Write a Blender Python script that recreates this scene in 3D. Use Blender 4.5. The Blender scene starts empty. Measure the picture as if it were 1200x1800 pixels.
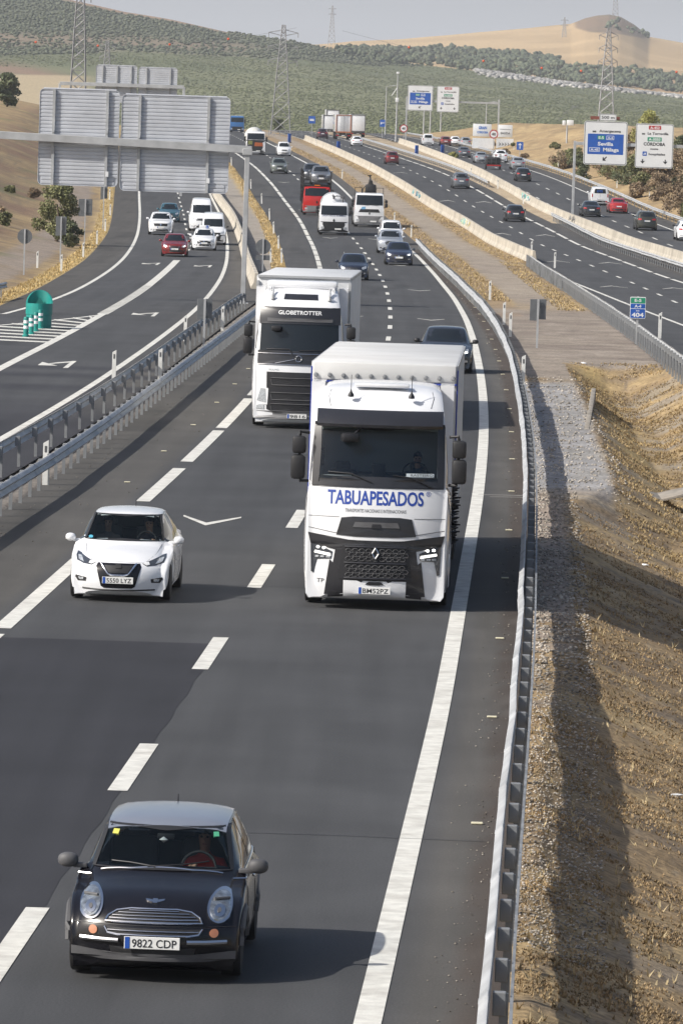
import bpy, bmesh, math, random
import numpy as np
from mathutils import Vector, Matrix
from mathutils.bvhtree import BVHTree
R = math.radians
random.seed(7); RNG = np.random.default_rng(7)
SC = bpy.context.scene; COL = SC.collection
# ------------------------------------------------------------ camera
TH = math.atan(704/10000); PH = R(1.8)
cd = bpy.data.cameras.new('camera'); cam = bpy.data.objects.new('camera', cd); COL.objects.link(cam)
cd.sensor_fit = 'VERTICAL'; cd.sensor_height = 36; cd.lens = 200; cd.clip_start = 1; cd.clip_end = 80000
_R0 = Vector((1,0,0)); _U0 = Vector((0,math.sin(TH),math.cos(TH))); _F = Vector((0,math.cos(TH),-math.sin(TH)))
_U = _U0*math.cos(PH)-_R0*math.sin(PH); _Rt = _R0*math.cos(PH)+_U0*math.sin(PH)
cam.matrix_world = Matrix(((_Rt.x,_U.x,-_F.x,0),(_Rt.y,_U.y,-_F.y,0),(_Rt.z,_U.z,-_F.z,8.5),(0,0,0,1)))
SC.camera = cam
# ------------------------------------------------------------ sky, sun, exposure
w = bpy.data.worlds.new('World'); SC.world = w; w.use_nodes = True
nt = w.node_tree; sky = nt.nodes.new('ShaderNodeTexSky'); sky.sky_type = 'NISHITA'; sky.sun_disc = False
SUN_EL, SUN_AZ = 38.0, -115.0          # sun stands to the left and a little behind the viewer
sky.sun_elevation = R(SUN_EL); sky.sun_rotation = R(SUN_AZ)
sky.air_density = 1.0; sky.dust_density = 4.0; sky.ozone_density = 2.2; sky.altitude = 100
bg = nt.nodes['Background']; bg.inputs[1].default_value = 0.10
nt.links.new(sky.outputs[0], bg.inputs[0])
sd = bpy.data.lights.new('sun', 'SUN'); sd.energy = 4.6; sd.angle = R(0.6); sd.color = (1.0,.955,.88)
so = bpy.data.objects.new('sun', sd); COL.objects.link(so)
so.rotation_euler = (-Vector((math.sin(R(SUN_AZ))*math.cos(R(SUN_EL)), math.cos(R(SUN_AZ))*math.cos(R(SUN_EL)), math.sin(R(SUN_EL))))).to_track_quat('-Z', 'Y').to_euler()
SC.view_settings.view_transform = 'Standard'; SC.view_settings.look = 'None'
SC.view_settings.exposure = 0.27; SC.view_settings.gamma = 1.0
SC.render.engine = 'CYCLES'
# ------------------------------------------------------------ plan of the roads (metres)
CURVES = {
    'mainR': [(52.7, 0.39), (60.4, 0.69), (65.1, 0.88), (70.6, 1.09), (78.4, 1.42), (85.0, 1.62), (87.9, 1.77), (97.5, 2.04), (114.2, 2.64), (131.6, 3.18), (142.7, 3.5), (155.8, 3.84), (167.6, 4.11), (193.7, 4.59), (218.3, 4.95), (248.9, 5.29), (292.5, 5.65), (349.8, 5.55), (413.6, 4.61), (442.2, 4.11), (487.8, 2.78), (562.3, 0.26), (614.1, -1.92), (666.3, -4.46), (744.6, -8.3), (879.1, -13.81)],
    'mainL': [(91.7, -5.42), (103.3, -4.96), (120.0, -4.37), (133.1, -3.82), (149.0, -3.29), (168.1, -2.68), (185, -2.42), (205, -2.2), (230, -1.93), (260, -1.68), (290, -1.5), (318, -1.45), (346.0, -1.53), (403.6, -2.29), (452.0, -3.13), (491.7, -4.33), (535.5, -5.66), (580.8, -7.56), (639.8, -10.27), (697.6, -13.12), (771.7, -16.48)],
    'mainD': [(57.6, -3.17), (72.6, -2.57), (88.3, -1.97), (103.5, -1.39), (117.6, -0.95), (135, -0.35), (152, 0.15), (175, 0.78), (200, 1.3), (222, 1.65), (230.9, 1.72), (246.5, 1.88), (261.8, 1.98), (278.1, 2.04), (293.4, 2.08), (307.8, 2.08), (323.6, 2.03), (338.5, 1.96), (354.0, 1.83), (368.6, 1.67), (383.2, 1.46), (397.3, 1.22), (414.0, 0.96), (431.9, 0.68), (450.1, 0.31), (463.7, -0.07), (626.4, -6.1), (643.8, -6.93), (707.2, -9.91)],
    'railR': [(48.3, 1.31), (59.6, 1.74), (77.8, 2.44), (86.6, 2.76), (98.4, 3.16), (117.3, 3.78), (130.6, 4.2), (142.6, 4.47), (153.3, 4.74), (175.4, 5.19), (196.6, 5.64), (224.3, 5.95), (262.3, 6.19), (315.6, 6.08), (382.5, 5.29), (425.2, 4.83)],
    'mainEL': [(341.1, -3.79), (401.4, -4.59), (452.3, -5.66), (503.8, -7.21), (578.6, -10.04), (661.6, -14.07)],
    'railB': [(115.1, -6.94), (120.7, -6.61), (128.3, -6.31), (137.6, -6.0), (148.7, -5.67), (162.1, -5.23), (179.0, -4.85), (200.4, -4.32), (234.3, -3.82)],
    'railA': [(129.6, -7.84), (133.6, -7.58), (141.8, -7.32), (151.2, -6.91), (162.6, -6.47), (177.0, -6.13), (196.4, -5.87), (217.1, -5.6), (240.8, -5.15)],
    'rampR': [(143.0, -8.65), (154.3, -8.19), (168.7, -7.71), (184.6, -7.28), (218.1, -7.08), (240.9, -6.76), (280.1, -6.69), (326.8, -7.15), (367.8, -7.82), (416.9, -8.82), (466.8, -10.1), (506.2, -11.45), (556.1, -13.79)],
    'rampL': [(239.7, -14.64), (245.8, -14.01), (259.1, -13.51), (280.6, -13.49), (306.0, -13.57), (340.4, -13.98), (376.4, -14.63), (414.9, -15.54), (460.2, -16.85), (519.4, -19.07), (557.7, -20.91)],
    'gore': [(182.5, -11.1), (195.9, -10.83), (214.5, -10.67), (245.5, -10.4), (269.0, -10.4), (295.9, -10.45), (327.8, -10.62), (363.1, -11.13)],
    'rampE': [(252.7, -15.44), (268.6, -15.43), (289.0, -15.52), (319.8, -15.99), (355.3, -16.46), (404.7, -17.57), (457.9, -19.15), (496.2, -20.54), (554.1, -23.09)],
    'barC': [(345.3, -6.18), (390.5, -7.05), (453.5, -8.6), (493.5, -10.09), (532.0, -12.29)],
    'bar1': [(391.4, 12.22), (455.7, 11.44), (501.1, 9.38), (567.9, 7.04), (595.1, 5.21), (642.0, 2.75), (707.7, 0.13), (773.7, -2.33)],
    'rail1': [(192.3, 11.33), (218.5, 11.62), (269.9, 12.04), (324.8, 12.29), (381.7, 12.0)],
    'rD': [(302.0, 17.18), (317.9, 17.18), (334.7, 17.24), (351.9, 17.2), (368.3, 17.1), (380.3, 16.74), (392.9, 16.38), (406.5, 16.08), (421.3, 15.76), (436.9, 15.46), (452.2, 15.09), (465.0, 14.62), (478.2, 14.18), (493.3, 13.65), (509.2, 13.16), (527.1, 12.68), (544.6, 12.13), (559.7, 11.55), (576.1, 10.88), (591.8, 10.17), (607.9, 9.46), (624.1, 8.67), (642.0, 7.89), (659.6, 6.99)],
    'rR': [(347.3, 20.38), (363.4, 20.26), (381.8, 19.82), (398.6, 19.36), (420.3, 19.01), (444.4, 18.57), (462.5, 17.78), (482.3, 17.12), (498.8, 16.64), (518.0, 15.97), (552.1, 15.16), (575.7, 14.08), (605.4, 12.75), (637.8, 11.3), (677.8, 9.67), (737.0, 6.51), (784.5, 4.47), (855.0, 1.6)],
    'bar2': [(399.6, 23.37), (440.9, 22.98), (468.4, 21.48), (502.1, 19.83), (530.6, 18.54), (576.9, 17.23), (622.0, 15.42), (702.4, 12.93), (775.9, 10.99)],
    'rail2': [(379.1, 21.7), (514.1, 18.09)],
    'railF': [(507.3, 29.56), (552.2, 28.65), (590.4, 26.93), (622.1, 25.74), (652.9, 24.31), (699.6, 23.08), (755.2, 21.11), (807.6, 18.84)],
    'fR': [(496.0, 28.1), (511.4, 27.47), (548.3, 26.68), (596.8, 24.98), (644.9, 22.69), (695.8, 21.25)],
    'fD': [(464.8, 26.28), (473.6, 25.77), (506.9, 24.65), (519.8, 24.33), (592.2, 21.86), (604.5, 21.49), (615.6, 21.07), (627.3, 20.64)],
}
DL = {
    'ramp': [(-22.68, 535.5), (-20.57, 487.7), (-19.27, 448.3), (-18.01, 405.9), (-17.14, 367.0), (-16.5, 326.8), (-18.1, 330.8)],
    'mainl': [(-14.02, 661.7), (-10.21, 578.5), (-8.43, 537.9), (-6.97, 489.8), (-6.1, 454.9), (-5.09, 407.6), (-4.36, 367.7), (-5.05, 366.8)],
    'mainr': [(-1.08, 621.1), (3.75, 490.4), (4.88, 457.2), (-5.48, 837.6)],
    'rails': [(-7.12, 174.8), (-5.79, 177.4), (-6.05, 213.0), (-6.61, 126.4), (-4.98, 227.2)],
    'railr': [(7.25, 292.2), (6.78, 247.1), (6.6, 230.7), (5.64, 181.2)],
    'r1': [(12.77, 400.7), (13.25, 367.8), (12.43, 226.6)],
    'med': [(15.4, 602.3), (13.44, 646.1), (16.87, 559.7)],
    'farr': [(28.02, 603.4), (29.86, 572.1), (26.71, 652.1), (22.71, 806.6), (24.9, 691.1)],
}

# long profile of the motorway
KY = np.array([-200,0,160,230,304,380,440,490,540,600,660,730,830,950,1100,1300,1500,1800,9000.])
KZ = np.array([0,0,0,-.4,-1.0,-1.45,-1.5,-1.0,-.4,.8,1.8,2.5,3.3,4.0,4.35,3.5,0,-6,-6.])
def pchip(x, xk, yk):
    x = np.asarray(x, float); xk = np.asarray(xk, float); yk = np.asarray(yk, float)
    h = np.diff(xk); d = np.diff(yk)/h; m = np.zeros(len(xk)); m[0] = d[0]; m[-1] = d[-1]
    for i in range(1, len(xk)-1):
        if d[i-1]*d[i] > 0:
            w1 = 2*h[i]+h[i-1]; w2 = h[i]+2*h[i-1]; m[i] = (w1+w2)/(w1/d[i-1]+w2/d[i])
    i = np.clip(np.searchsorted(xk, x)-1, 0, len(xk)-2); t = (x-xk[i])/h[i]
    v = yk[i]*(1+2*t)*(1-t)**2+h[i]*m[i]*t*(1-t)**2+yk[i+1]*t*t*(3-2*t)+h[i]*m[i+1]*t*t*(t-1)
    v = np.where(x < xk[0], yk[0]+m[0]*(x-xk[0]), v); v = np.where(x > xk[-1], yk[-1]+m[-1]*(x-xk[-1]), v)
    return v
TY = np.arange(-200, 7001, 1.0); TZ = pchip(TY, KY, KZ)
def zp(Y): return np.interp(Y, TY, TZ)
class Curve:
    """X as a smooth function of Y"""
    def __init__(s, pts, sm=.06):
        a = np.array(pts, float); ly = np.log(a[:,0])
        g = np.arange(np.log(25), np.log(2200), .01)
        if len(a) > 3:
            # local linear regression in log Y
            out = []
            Yg = np.exp(g)
            gi = np.arange(ly[0], ly[-1]+.005, .01)
            for q in gi:
                bw = sm
                while True:
                    wt = np.exp(-.5*((ly-q)/bw)**2)
                    if (wt > .3).sum() >= 3 or bw > .6: break
                    bw *= 1.25
                x = a[:,0]-math.exp(q)
                A = np.stack([np.ones_like(x), x], 1); W = wt[:,None]
                c = np.linalg.lstsq(A*np.sqrt(W)+0, a[:,1]*np.sqrt(wt), rcond=None)[0]
                out.append(c[0])
            yy = np.exp(gi); xx = np.array(out); kk = np.exp(-.5*(np.arange(-12,13)/5)**2); kk /= kk.sum(); xp = np.r_[2*xx[0]-xx[12:0:-1], xx, 2*xx[-1]-xx[-2:-14:-1]] if len(xx) > 26 else None; xx = np.convolve(xp, kk, 'valid') if xp is not None else xx
        else:
            yy = a[:,0]; xx = a[:,1]
        s.y = yy; s.x = xx
        k = max(1, len(yy)//14)
        s.s0 = (xx[k]-xx[0])/(yy[k]-yy[0]); s.s1 = (xx[-1]-xx[-1-k])/(yy[-1]-yy[-1-k])
    def __call__(s, Y):
        Y = np.asarray(Y, float); v = np.interp(Y, s.y, s.x)
        v = np.where(Y < s.y[0], s.x[0]+s.s0*(Y-s.y[0]), v)
        return np.where(Y > s.y[-1], s.x[-1]+s.s1*(Y-s.y[-1]), v)
    def slope(s, Y): return float((s(Y+4)-s(Y-4))/8)
K = {n: Curve(p) for n, p in CURVES.items()}
mainD = K['mainD']; mainL = K['mainL']
def smooth(a, b, x):
    t = np.clip((np.asarray(x, float)-a)/(b-a), 0, 1); return t*t*(3-2*t)
# ------------------------------------------------------------ materials
_M = {}
def nodes(name):
    m = bpy.data.materials.new(name); m.use_nodes = True
    return m, m.node_tree, m.node_tree.nodes['Principled BSDF']
def mat(name, col, rough=.5, metal=0., var=.08, scale=3., bump=0., coat=0., spec=.5, emit=0., dirt=0.):
    if name in _M: return _M[name]
    m, t, b = nodes(name); N = t.nodes; L = t.links
    tc = N.new('ShaderNodeTexCoord'); n = N.new('ShaderNodeTexNoise'); n.inputs['Scale'].default_value = scale
    n.inputs['Detail'].default_value = 6; L.new(tc.outputs['Object'], n.inputs['Vector'])
    r = N.new('ShaderNodeValToRGB'); L.new(n.outputs[0], r.inputs[0])
    c = np.array(col[:3]); lo = c*(1-var*1.6); hi = np.minimum(c*(1+var), 1)
    r.color_ramp.elements[0].position = .3; r.color_ramp.elements[1].position = .7
    r.color_ramp.elements[0].color = (*lo, 1); r.color_ramp.elements[1].color = (*hi, 1)
    out = r.outputs[0]
    if dirt:
        n2 = N.new('ShaderNodeTexNoise'); n2.inputs['Scale'].default_value = scale*.35; n2.inputs['Detail'].default_value = 9
        L.new(tc.outputs['Object'], n2.inputs['Vector'])
        r2 = N.new('ShaderNodeValToRGB'); r2.color_ramp.elements[0].position = .45; r2.color_ramp.elements[1].position = .75
        L.new(n2.outputs[0], r2.inputs[0]); mx = N.new('ShaderNodeMix'); mx.data_type = 'RGBA'
        mm = N.new('ShaderNodeMath'); mm.operation = 'MULTIPLY'; mm.inputs[1].default_value = dirt
        L.new(r2.outputs[0], mm.inputs[0]); L.new(mm.outputs[0], mx.inputs[0]); L.new(out, mx.inputs[6])
        mx.inputs[7].default_value = (.16,.13,.10,1); out = mx.outputs[2]
    L.new(out, b.inputs['Base Color'])
    b.inputs['Roughness'].default_value = rough; b.inputs['Metallic'].default_value = metal
    b.inputs['Specular IOR Level'].default_value = spec
    if coat: b.inputs['Coat Weight'].default_value = coat; b.inputs['Coat Roughness'].default_value = .06
    if emit: b.inputs['Emission Color'].default_value = (*c, 1); b.inputs['Emission Strength'].default_value = emit
    if bump:
        bp = N.new('ShaderNodeBump'); bp.inputs['Strength'].default_value = bump; bp.inputs['Distance'].default_value = .02
        n3 = N.new('ShaderNodeTexNoise'); n3.inputs['Scale'].default_value = scale*8; L.new(tc.outputs['Object'], n3.inputs['Vector'])
        L.new(n3.outputs[0], bp.inputs['Height']); L.new(bp.outputs[0], b.inputs['Normal'])
    _M[name] = m; return m
def vc_mat(name, fine, big, amt, bump, rough=.9, speck=0., stretch=(1,1,1)):
    """vertex-colour albedo broken up by procedural noise at two sizes"""
    m, t, b = nodes(name); N = t.nodes; L = t.links
    at_ = N.new('ShaderNodeAttribute'); at_.attribute_name = 'tint'
    g = N.new('ShaderNodeNewGeometry'); mp = N.new('ShaderNodeMapping'); mp.inputs['Scale'].default_value = stretch
    L.new(g.outputs['Position'], mp.inputs['Vector'])
    cur = at_.outputs['Color']
    for sc, am, det in ((fine, amt, 5), (big, amt*.6, 4)):
        n = N.new('ShaderNodeTexNoise'); n.inputs['Scale'].default_value = sc; n.inputs['Detail'].default_value = det
        L.new(mp.outputs[0], n.inputs['Vector'])
        mr = N.new('ShaderNodeMapRange'); mr.inputs[1].default_value = .3; mr.inputs[2].default_value = .7
        mr.inputs[3].default_value = 1-am; mr.inputs[4].default_value = 1+am; L.new(n.outputs[0], mr.inputs[0])
        mx = N.new('ShaderNodeMix'); mx.data_type = 'RGBA'; mx.blend_type = 'MULTIPLY'; mx.inputs[0].default_value = 1
        L.new(cur, mx.inputs[6]); L.new(mr.outputs[0], mx.inputs[7]); cur = mx.outputs[2]
    if name == 'asphalt':
        for sc3, am in (((2.6,.07,1), .06), ((.5,.35,1), .06)):
            mp2 = N.new('ShaderNodeMapping'); mp2.inputs['Scale'].default_value = sc3; L.new(g.outputs['Position'], mp2.inputs['Vector'])
            n = N.new('ShaderNodeTexNoise'); n.inputs['Scale'].default_value = 1; n.inputs['Detail'].default_value = 7; L.new(mp2.outputs[0], n.inputs['Vector'])
            mr = N.new('ShaderNodeMapRange'); mr.inputs[1].default_value = .35; mr.inputs[2].default_value = .65; mr.inputs[3].default_value = 1-am; mr.inputs[4].default_value = 1+am; L.new(n.outputs[0], mr.inputs[0])
            mx = N.new('ShaderNodeMix'); mx.data_type = 'RGBA'; mx.blend_type = 'MULTIPLY'; mx.inputs[0].default_value = 1; L.new(cur, mx.inputs[6]); L.new(mr.outputs[0], mx.inputs[7]); cur = mx.outputs[2]
    if speck:
        v = N.new('ShaderNodeTexVoronoi'); v.inputs['Scale'].default_value = fine*1.3; L.new(g.outputs['Position'], v.inputs['Vector'])
        mr = N.new('ShaderNodeMapRange'); mr.inputs[1].default_value = 0; mr.inputs[2].default_value = .35
        mr.inputs[3].default_value = 1+speck; mr.inputs[4].default_value = 1-speck*.3; L.new(v.outputs[0], mr.inputs[0])
        mx = N.new('ShaderNodeMix'); mx.data_type = 'RGBA'; mx.blend_type = 'MULTIPLY'; mx.inputs[0].default_value = 1
        L.new(cur, mx.inputs[6]); L.new(mr.outputs[0], mx.inputs[7]); cur = mx.outputs[2]
    L.new(cur, b.inputs['Base Color']); b.inputs['Roughness'].default_value = rough
    b.inputs['Specular IOR Level'].default_value = .3
    if bump:
        bp = N.new('ShaderNodeBump'); bp.inputs['Strength'].default_value = 1; bp.inputs['Distance'].default_value = bump
        n3 = N.new('ShaderNodeTexNoise'); n3.inputs['Scale'].default_value = fine*.8; n3.inputs['Detail'].default_value = 4
        L.new(g.outputs['Position'], n3.inputs['Vector']); L.new(n3.outputs[0], bp.inputs['Height']); L.new(bp.outputs[0], b.inputs['Normal'])
    return m
def glass_mat(name, tint=(.02,.028,.035), alpha=.5, rough=.04):
    if name in _M: return _M[name]
    m, t, b = nodes(name); N = t.nodes; L = t.links
    b.inputs['Base Color'].default_value = (*tint, 1); b.inputs['Roughness'].default_value = rough
    b.inputs['Specular IOR Level'].default_value = .5
    if alpha < 1:
        tr = N.new('ShaderNodeBsdfTransparent'); tr.inputs[0].default_value = (.72,.78,.78,1)
        mx = N.new('ShaderNodeMixShader'); mx.inputs[0].default_value = alpha
        L.new(tr.outputs[0], mx.inputs[1]); L.new(b.outputs[0], mx.inputs[2]); L.new(mx.outputs[0], N['Material Output'].inputs[0])
    _M[name] = m; return m
M_TYRE = mat('tyre_rubber', (.022,.022,.024), .85, var=.2)
M_DARK = mat('black_plastic', (.018,.018,.02), .55, var=.15)
M_GREYP = mat('grey_plastic', (.09,.09,.095), .6, var=.15)
M_RIM = mat('alloy_rim', (.38,.39,.41), .35, .6)
M_CHROME = mat('chrome_trim', (.75,.76,.78), .12, 1., var=.02)
M_LAMP = mat('lamp_lens', (.62,.65,.68), .08, .35, coat=1., var=.25, scale=30)
M_RED = mat('tail_lens', (.42,.012,.012), .15, coat=1.)
M_AMBER = mat('amber_lens', (.7,.2,.02), .2, coat=1.)
M_PLATE = mat('plate_white', (.78,.78,.76), .4, var=.02)
M_EU = mat('plate_blue', (.02,.09,.42), .4)
M_INK = mat('black_ink', (.015,.015,.018), .5)
M_GLASS = glass_mat('dark_glass', (.012,.016,.02), 1., .05)
M_TINT = glass_mat('clear_windscreen', (.012,.018,.025), .22, .03)
M_GALV = mat('galvanised_steel', (.44,.45,.46), .5, .15, var=.12, scale=1.5, bump=.1, dirt=.15)
M_GALVD = mat('weathered_steel_post', (.27,.28,.29), .6, .3, var=.2, scale=2)
M_LINE = mat('white_road_paint', (.66,.65,.60), .7, var=.10, scale=5, bump=.2, dirt=.35)
M_WHITE = mat('white_vehicle_paint', (.80,.81,.82), .25, var=.02, coat=.7)
M_ON = mat('lit_lamp', (1,.97,.9), .2, emit=5)
# ------------------------------------------------------------ mesh helpers
class MB:
    def __init__(s): s.v = []; s.f = []; s.m = []
    def add(s, vs, fs, mi=0):
        o = len(s.v); s.v += [tuple(map(float, p)) for p in vs]; s.f += [tuple(o+i for i in f) for f in fs]; s.m += [mi]*len(fs); return s
    def box(s, c, d, mi=0, rz=0, bev=0, rx=0):
        x, y, z = d[0]/2, d[1]/2, d[2]/2
        if bev <= 0:
            vs = [Vector((sx*x, sy*y, sz*z)) for sz in (-1,1) for sy in (-1,1) for sx in (-1,1)]
            fs = [(0,2,3,1),(4,5,7,6),(0,1,5,4),(2,6,7,3),(0,4,6,2),(1,3,7,5)]
        else:
            b = min(bev, x*.95, y*.95, z*.95); vs = []; fs = []
            bm = bmesh.new(); bmesh.ops.create_cube(bm, size=1)
            for v_ in bm.verts: v_.co = Vector((v_.co.x*2*x, v_.co.y*2*y, v_.co.z*2*z))
            bmesh.ops.bevel(bm, geom=bm.edges[:], offset=b, segments=2, affect='EDGES', profile=.5)
            bm.verts.index_update(); vs = [v_.co.copy() for v_ in bm.verts]; fs = [tuple(q.index for q in f.verts) for f in bm.faces]; bm.free()
        M = Matrix.Translation(c) @ Matrix.Rotation(rz, 4, 'Z') @ Matrix.Rotation(rx, 4, 'X')
        return s.add([M @ q for q in vs], fs, mi)
    def tube(s, pts, r, n=8, mi=0, cap=True):
        pts = [Vector(p) for p in pts]; rs = r if isinstance(r, (list, tuple)) else [r]*len(pts)
        vs = []; fs = []; 
        for i, p in enumerate(pts):
            d = (pts[min(i+1, len(pts)-1)]-pts[max(i-1, 0)]).normalized()
            a = Vector((0,0,1)) if abs(d.z) < .9 else Vector((1,0,0))
            u = d.cross(a).normalized(); v = d.cross(u).normalized()
            for k in range(n):
                t = 2*math.pi*k/n; vs.append(p+(u*math.cos(t)+v*math.sin(t))*rs[i])
        for i in range(len(pts)-1):
            for k in range(n): fs.append((i*n+k, i*n+(k+1)%n, (i+1)*n+(k+1)%n, (i+1)*n+k))
        if cap: fs.append(tuple(range(n-1,-1,-1))); fs.append(tuple((len(pts)-1)*n+k for k in range(n)))
        return s.add(vs, fs, mi)
    def lathe(s, prof, c, axis='x', n=24, mi=0, close=False):
        """prof = [(along axis, radius)]"""
        vs = []; fs = []
        for a, r in prof:
            for k in range(n):
                t = 2*math.pi*k/n; p = (a, r*math.cos(t), r*math.sin(t))
                if axis == 'z': p = (p[1], p[2], a)
                if axis == 'y': p = (p[1], a, p[2])
                vs.append((p[0]+c[0], p[1]+c[1], p[2]+c[2]))
        m = len(prof)
        for i in range(m if close else m-1):
            for k in range(n): fs.append((i*n+k, i*n+(k+1)%n, ((i+1)%m)*n+(k+1)%n, ((i+1)%m)*n+k))
        if not close:
            if prof[0][1] > 1e-4: fs.append(tuple(range(n-1,-1,-1)))
            if prof[-1][1] > 1e-4: fs.append(tuple((m-1)*n+k for k in range(n)))
        return s.add(vs, fs, mi)
    def prism(s, poly, y0, y1, plane='xz', mi=0, c=(0,0,0), rz=0):
        n = len(poly); vs = []
        for y in (y0, y1):
            for a, b in poly:
                p = {'xz': (a, y, b), 'yz': (y, a, b), 'xy': (a, b, y)}[plane]; vs.append(p)
        Mx = Matrix.Translation(c) @ Matrix.Rotation(rz, 4, 'Z'); vs = [Mx @ Vector(q) for q in vs]
        fs = [tuple(range(n)), tuple(range(2*n-1, n-1, -1))]+[(i, i+n, (i+1)%n+n, (i+1)%n) for i in range(n)]
        return s.add(vs, fs, mi)
    def build(s, name, mats, parent=None, sm=35, label=None):
        me = bpy.data.meshes.new(name)
        me.from_pydata(s.v, [], s.f)
        for m_ in (mats if isinstance(mats, (list, tuple)) else [mats]): me.materials.append(m_)
        if any(s.m): me.polygons.foreach_set('material_index', s.m)
        bm = bmesh.new(); bm.from_mesh(me); bmesh.ops.recalc_face_normals(bm, faces=bm.faces); bm.to_mesh(me); bm.free()
        if sm: me.shade_smooth(); me.set_sharp_from_angle(angle=R(sm))
        o = bpy.data.objects.new(name, me); COL.objects.link(o)
        if parent: o.parent = parent
        if label: o['label'] = label
        return o
def np_mesh(name, V, F, mat_, tint=None, smooth=False, parent=None):
    me = bpy.data.meshes.new(name); V = np.asarray(V, np.float32); F = np.asarray(F, np.int32); n = F.shape[1]
    me.vertices.add(len(V)); me.vertices.foreach_set('co', V.ravel())
    me.loops.add(F.size); me.loops.foreach_set('vertex_index', F.ravel())
    me.polygons.add(len(F)); me.polygons.foreach_set('loop_start', np.arange(0, F.size, n, dtype=np.int32))
    me.polygons.foreach_set('loop_total', np.full(len(F), n, np.int32))
    me.update(calc_edges=True)
    if tint is not None:
        a = me.color_attributes.new('tint', 'FLOAT_COLOR', 'POINT')
        a.data.foreach_set('color', np.concatenate([tint, np.ones((len(tint), 1))], 1).astype(np.float32).ravel())
    me.materials.append(mat_)
    if smooth: me.shade_smooth()
    o = bpy.data.objects.new(name, me); COL.objects.link(o)
    if parent: o.parent = parent
    return o
def grid_faces(r, c):
    i = np.arange((r-1)*c).reshape(r-1, c)[:, :-1].ravel()
    return np.stack([i, i+1, i+c+1, i+c], 1)
def tag(o, label=None, cat=None, group=None, kind=None):
    if label: o['label'] = label
    if cat: o['category'] = cat
    if group: o['group'] = group
    if kind: o['kind'] = kind
    return o
def thing(name, label, cat, loc=(0,0,0), rz=0, group=None, rx=0):
    o = bpy.data.objects.new(name, None); COL.objects.link(o); o.location = loc; o.rotation_euler = (rx, 0, rz)
    o.empty_display_size = .2
    return tag(o, label, cat, group)
def dup(root, loc=None, rz=None, parent=None):
    r = root.copy(); COL.objects.link(r); r.parent = parent
    if loc is not None: r.location = loc
    if rz is not None: r.rotation_euler[2] = rz
    for ch in [o for o in COL.objects if o.parent == root]: dup(ch, parent=r)
    return r
def text_geo(txt, h, bold=0., xs=1., sp=1., align='CENTER'):
    cu = bpy.data.curves.new('t', 'FONT'); cu.body = txt; cu.size = 1; cu.offset = bold; cu.align_x = align; cu.space_character = sp
    cu.resolution_u = 3; cu.fill_mode = 'FRONT'
    o = bpy.data.objects.new('t', cu); COL.objects.link(o); dg = bpy.context.evaluated_depsgraph_get(); dg.update()
    me = bpy.data.meshes.new_from_object(o.evaluated_get(dg)); bpy.data.objects.remove(o)
    V = np.array([v.co[:2] for v in me.vertices]); Fs = [tuple(p.vertices) for p in me.polygons]
    bpy.data.meshes.remove(me); bpy.data.curves.remove(cu)
    s = h/.73
    return V*np.array([s*xs, s]), Fs        # baseline at 0, capital height = h
def text_mb(mb, txt, c, h, bold=.0, xs=1., facing=0, mi=0, sp=1., w=None, z_off=0):
    """flat lettering standing at c=(x,y,z), reading from -y when facing=0"""
    V, Fs = text_geo(txt, h, bold, xs, sp)
    if w:
        V[:,0] -= (V[:,0].max()+V[:,0].min())/2; V[:,0] *= w/(V[:,0].max()-V[:,0].min())
    ca, sa = math.cos(facing), math.sin(facing)
    mb.add([(c[0]+x*ca, c[1]+x*sa, c[2]+z) for x, z in V], Fs, mi)
# ------------------------------------------------------------ terrain
YH = lambda p: 196+(p-600)*.0314
RX = np.array([-900,-300,0,123,220,300,400,450,547,640,720,830,1000,1200,1500,2200.])
RYv = np.array([-150,-80,-18,0,22,35,57,63,80,100,115,128,150,172,190,200.])
GX = np.array([-900,-300,350,450,547,620,700,800,900,1000,1025,1045,1065,1085,1110,1137,1200,1500,2200.])
GY = np.array([150,120,100,92,81,74,71,62,53,43,33,28.5,27,31,45,66,77,100,120.])
def hn(x, y, s, seed=0):
    """cheap smooth value noise"""
    x = np.asarray(x)/s+seed*17.3; y = np.asarray(y)/s+seed*7.7
    xi = np.floor(x); yi = np.floor(y); fx = x-xi; fy = y-yi; fx = fx*fx*(3-2*fx); fy = fy*fy*(3-2*fy)
    def h(a, b): v = np.sin(a*127.1+b*311.7+seed*3.3)*43758.5453; return v-np.floor(v)
    return (h(xi,yi)*(1-fx)+h(xi+1,yi)*fx)*(1-fy)+(h(xi,yi+1)*(1-fx)+h(xi+1,yi+1)*fx)*fy
def fbm(x, y, s, seed=0, o=4):
    v = 0; a = .5; t = 0
    for i in range(o): v = v+a*hn(x, y, s/2**i, seed+i); t += a; a *= .5
    return v/t
def hill_y(p, Y):
    r = np.interp(p, RX, RYv); g = np.interp(p, GX, GY)
    a = np.interp(Y, [1500,1700,2100,2600,3400], [0,.06,.28,.56,1.0])
    base = 238-(238-r)*a
    t = np.clip((Y-3400)/1800, 0, 1)
    return np.where(Y < 3400, base, r+(g-r)*t)
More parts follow.
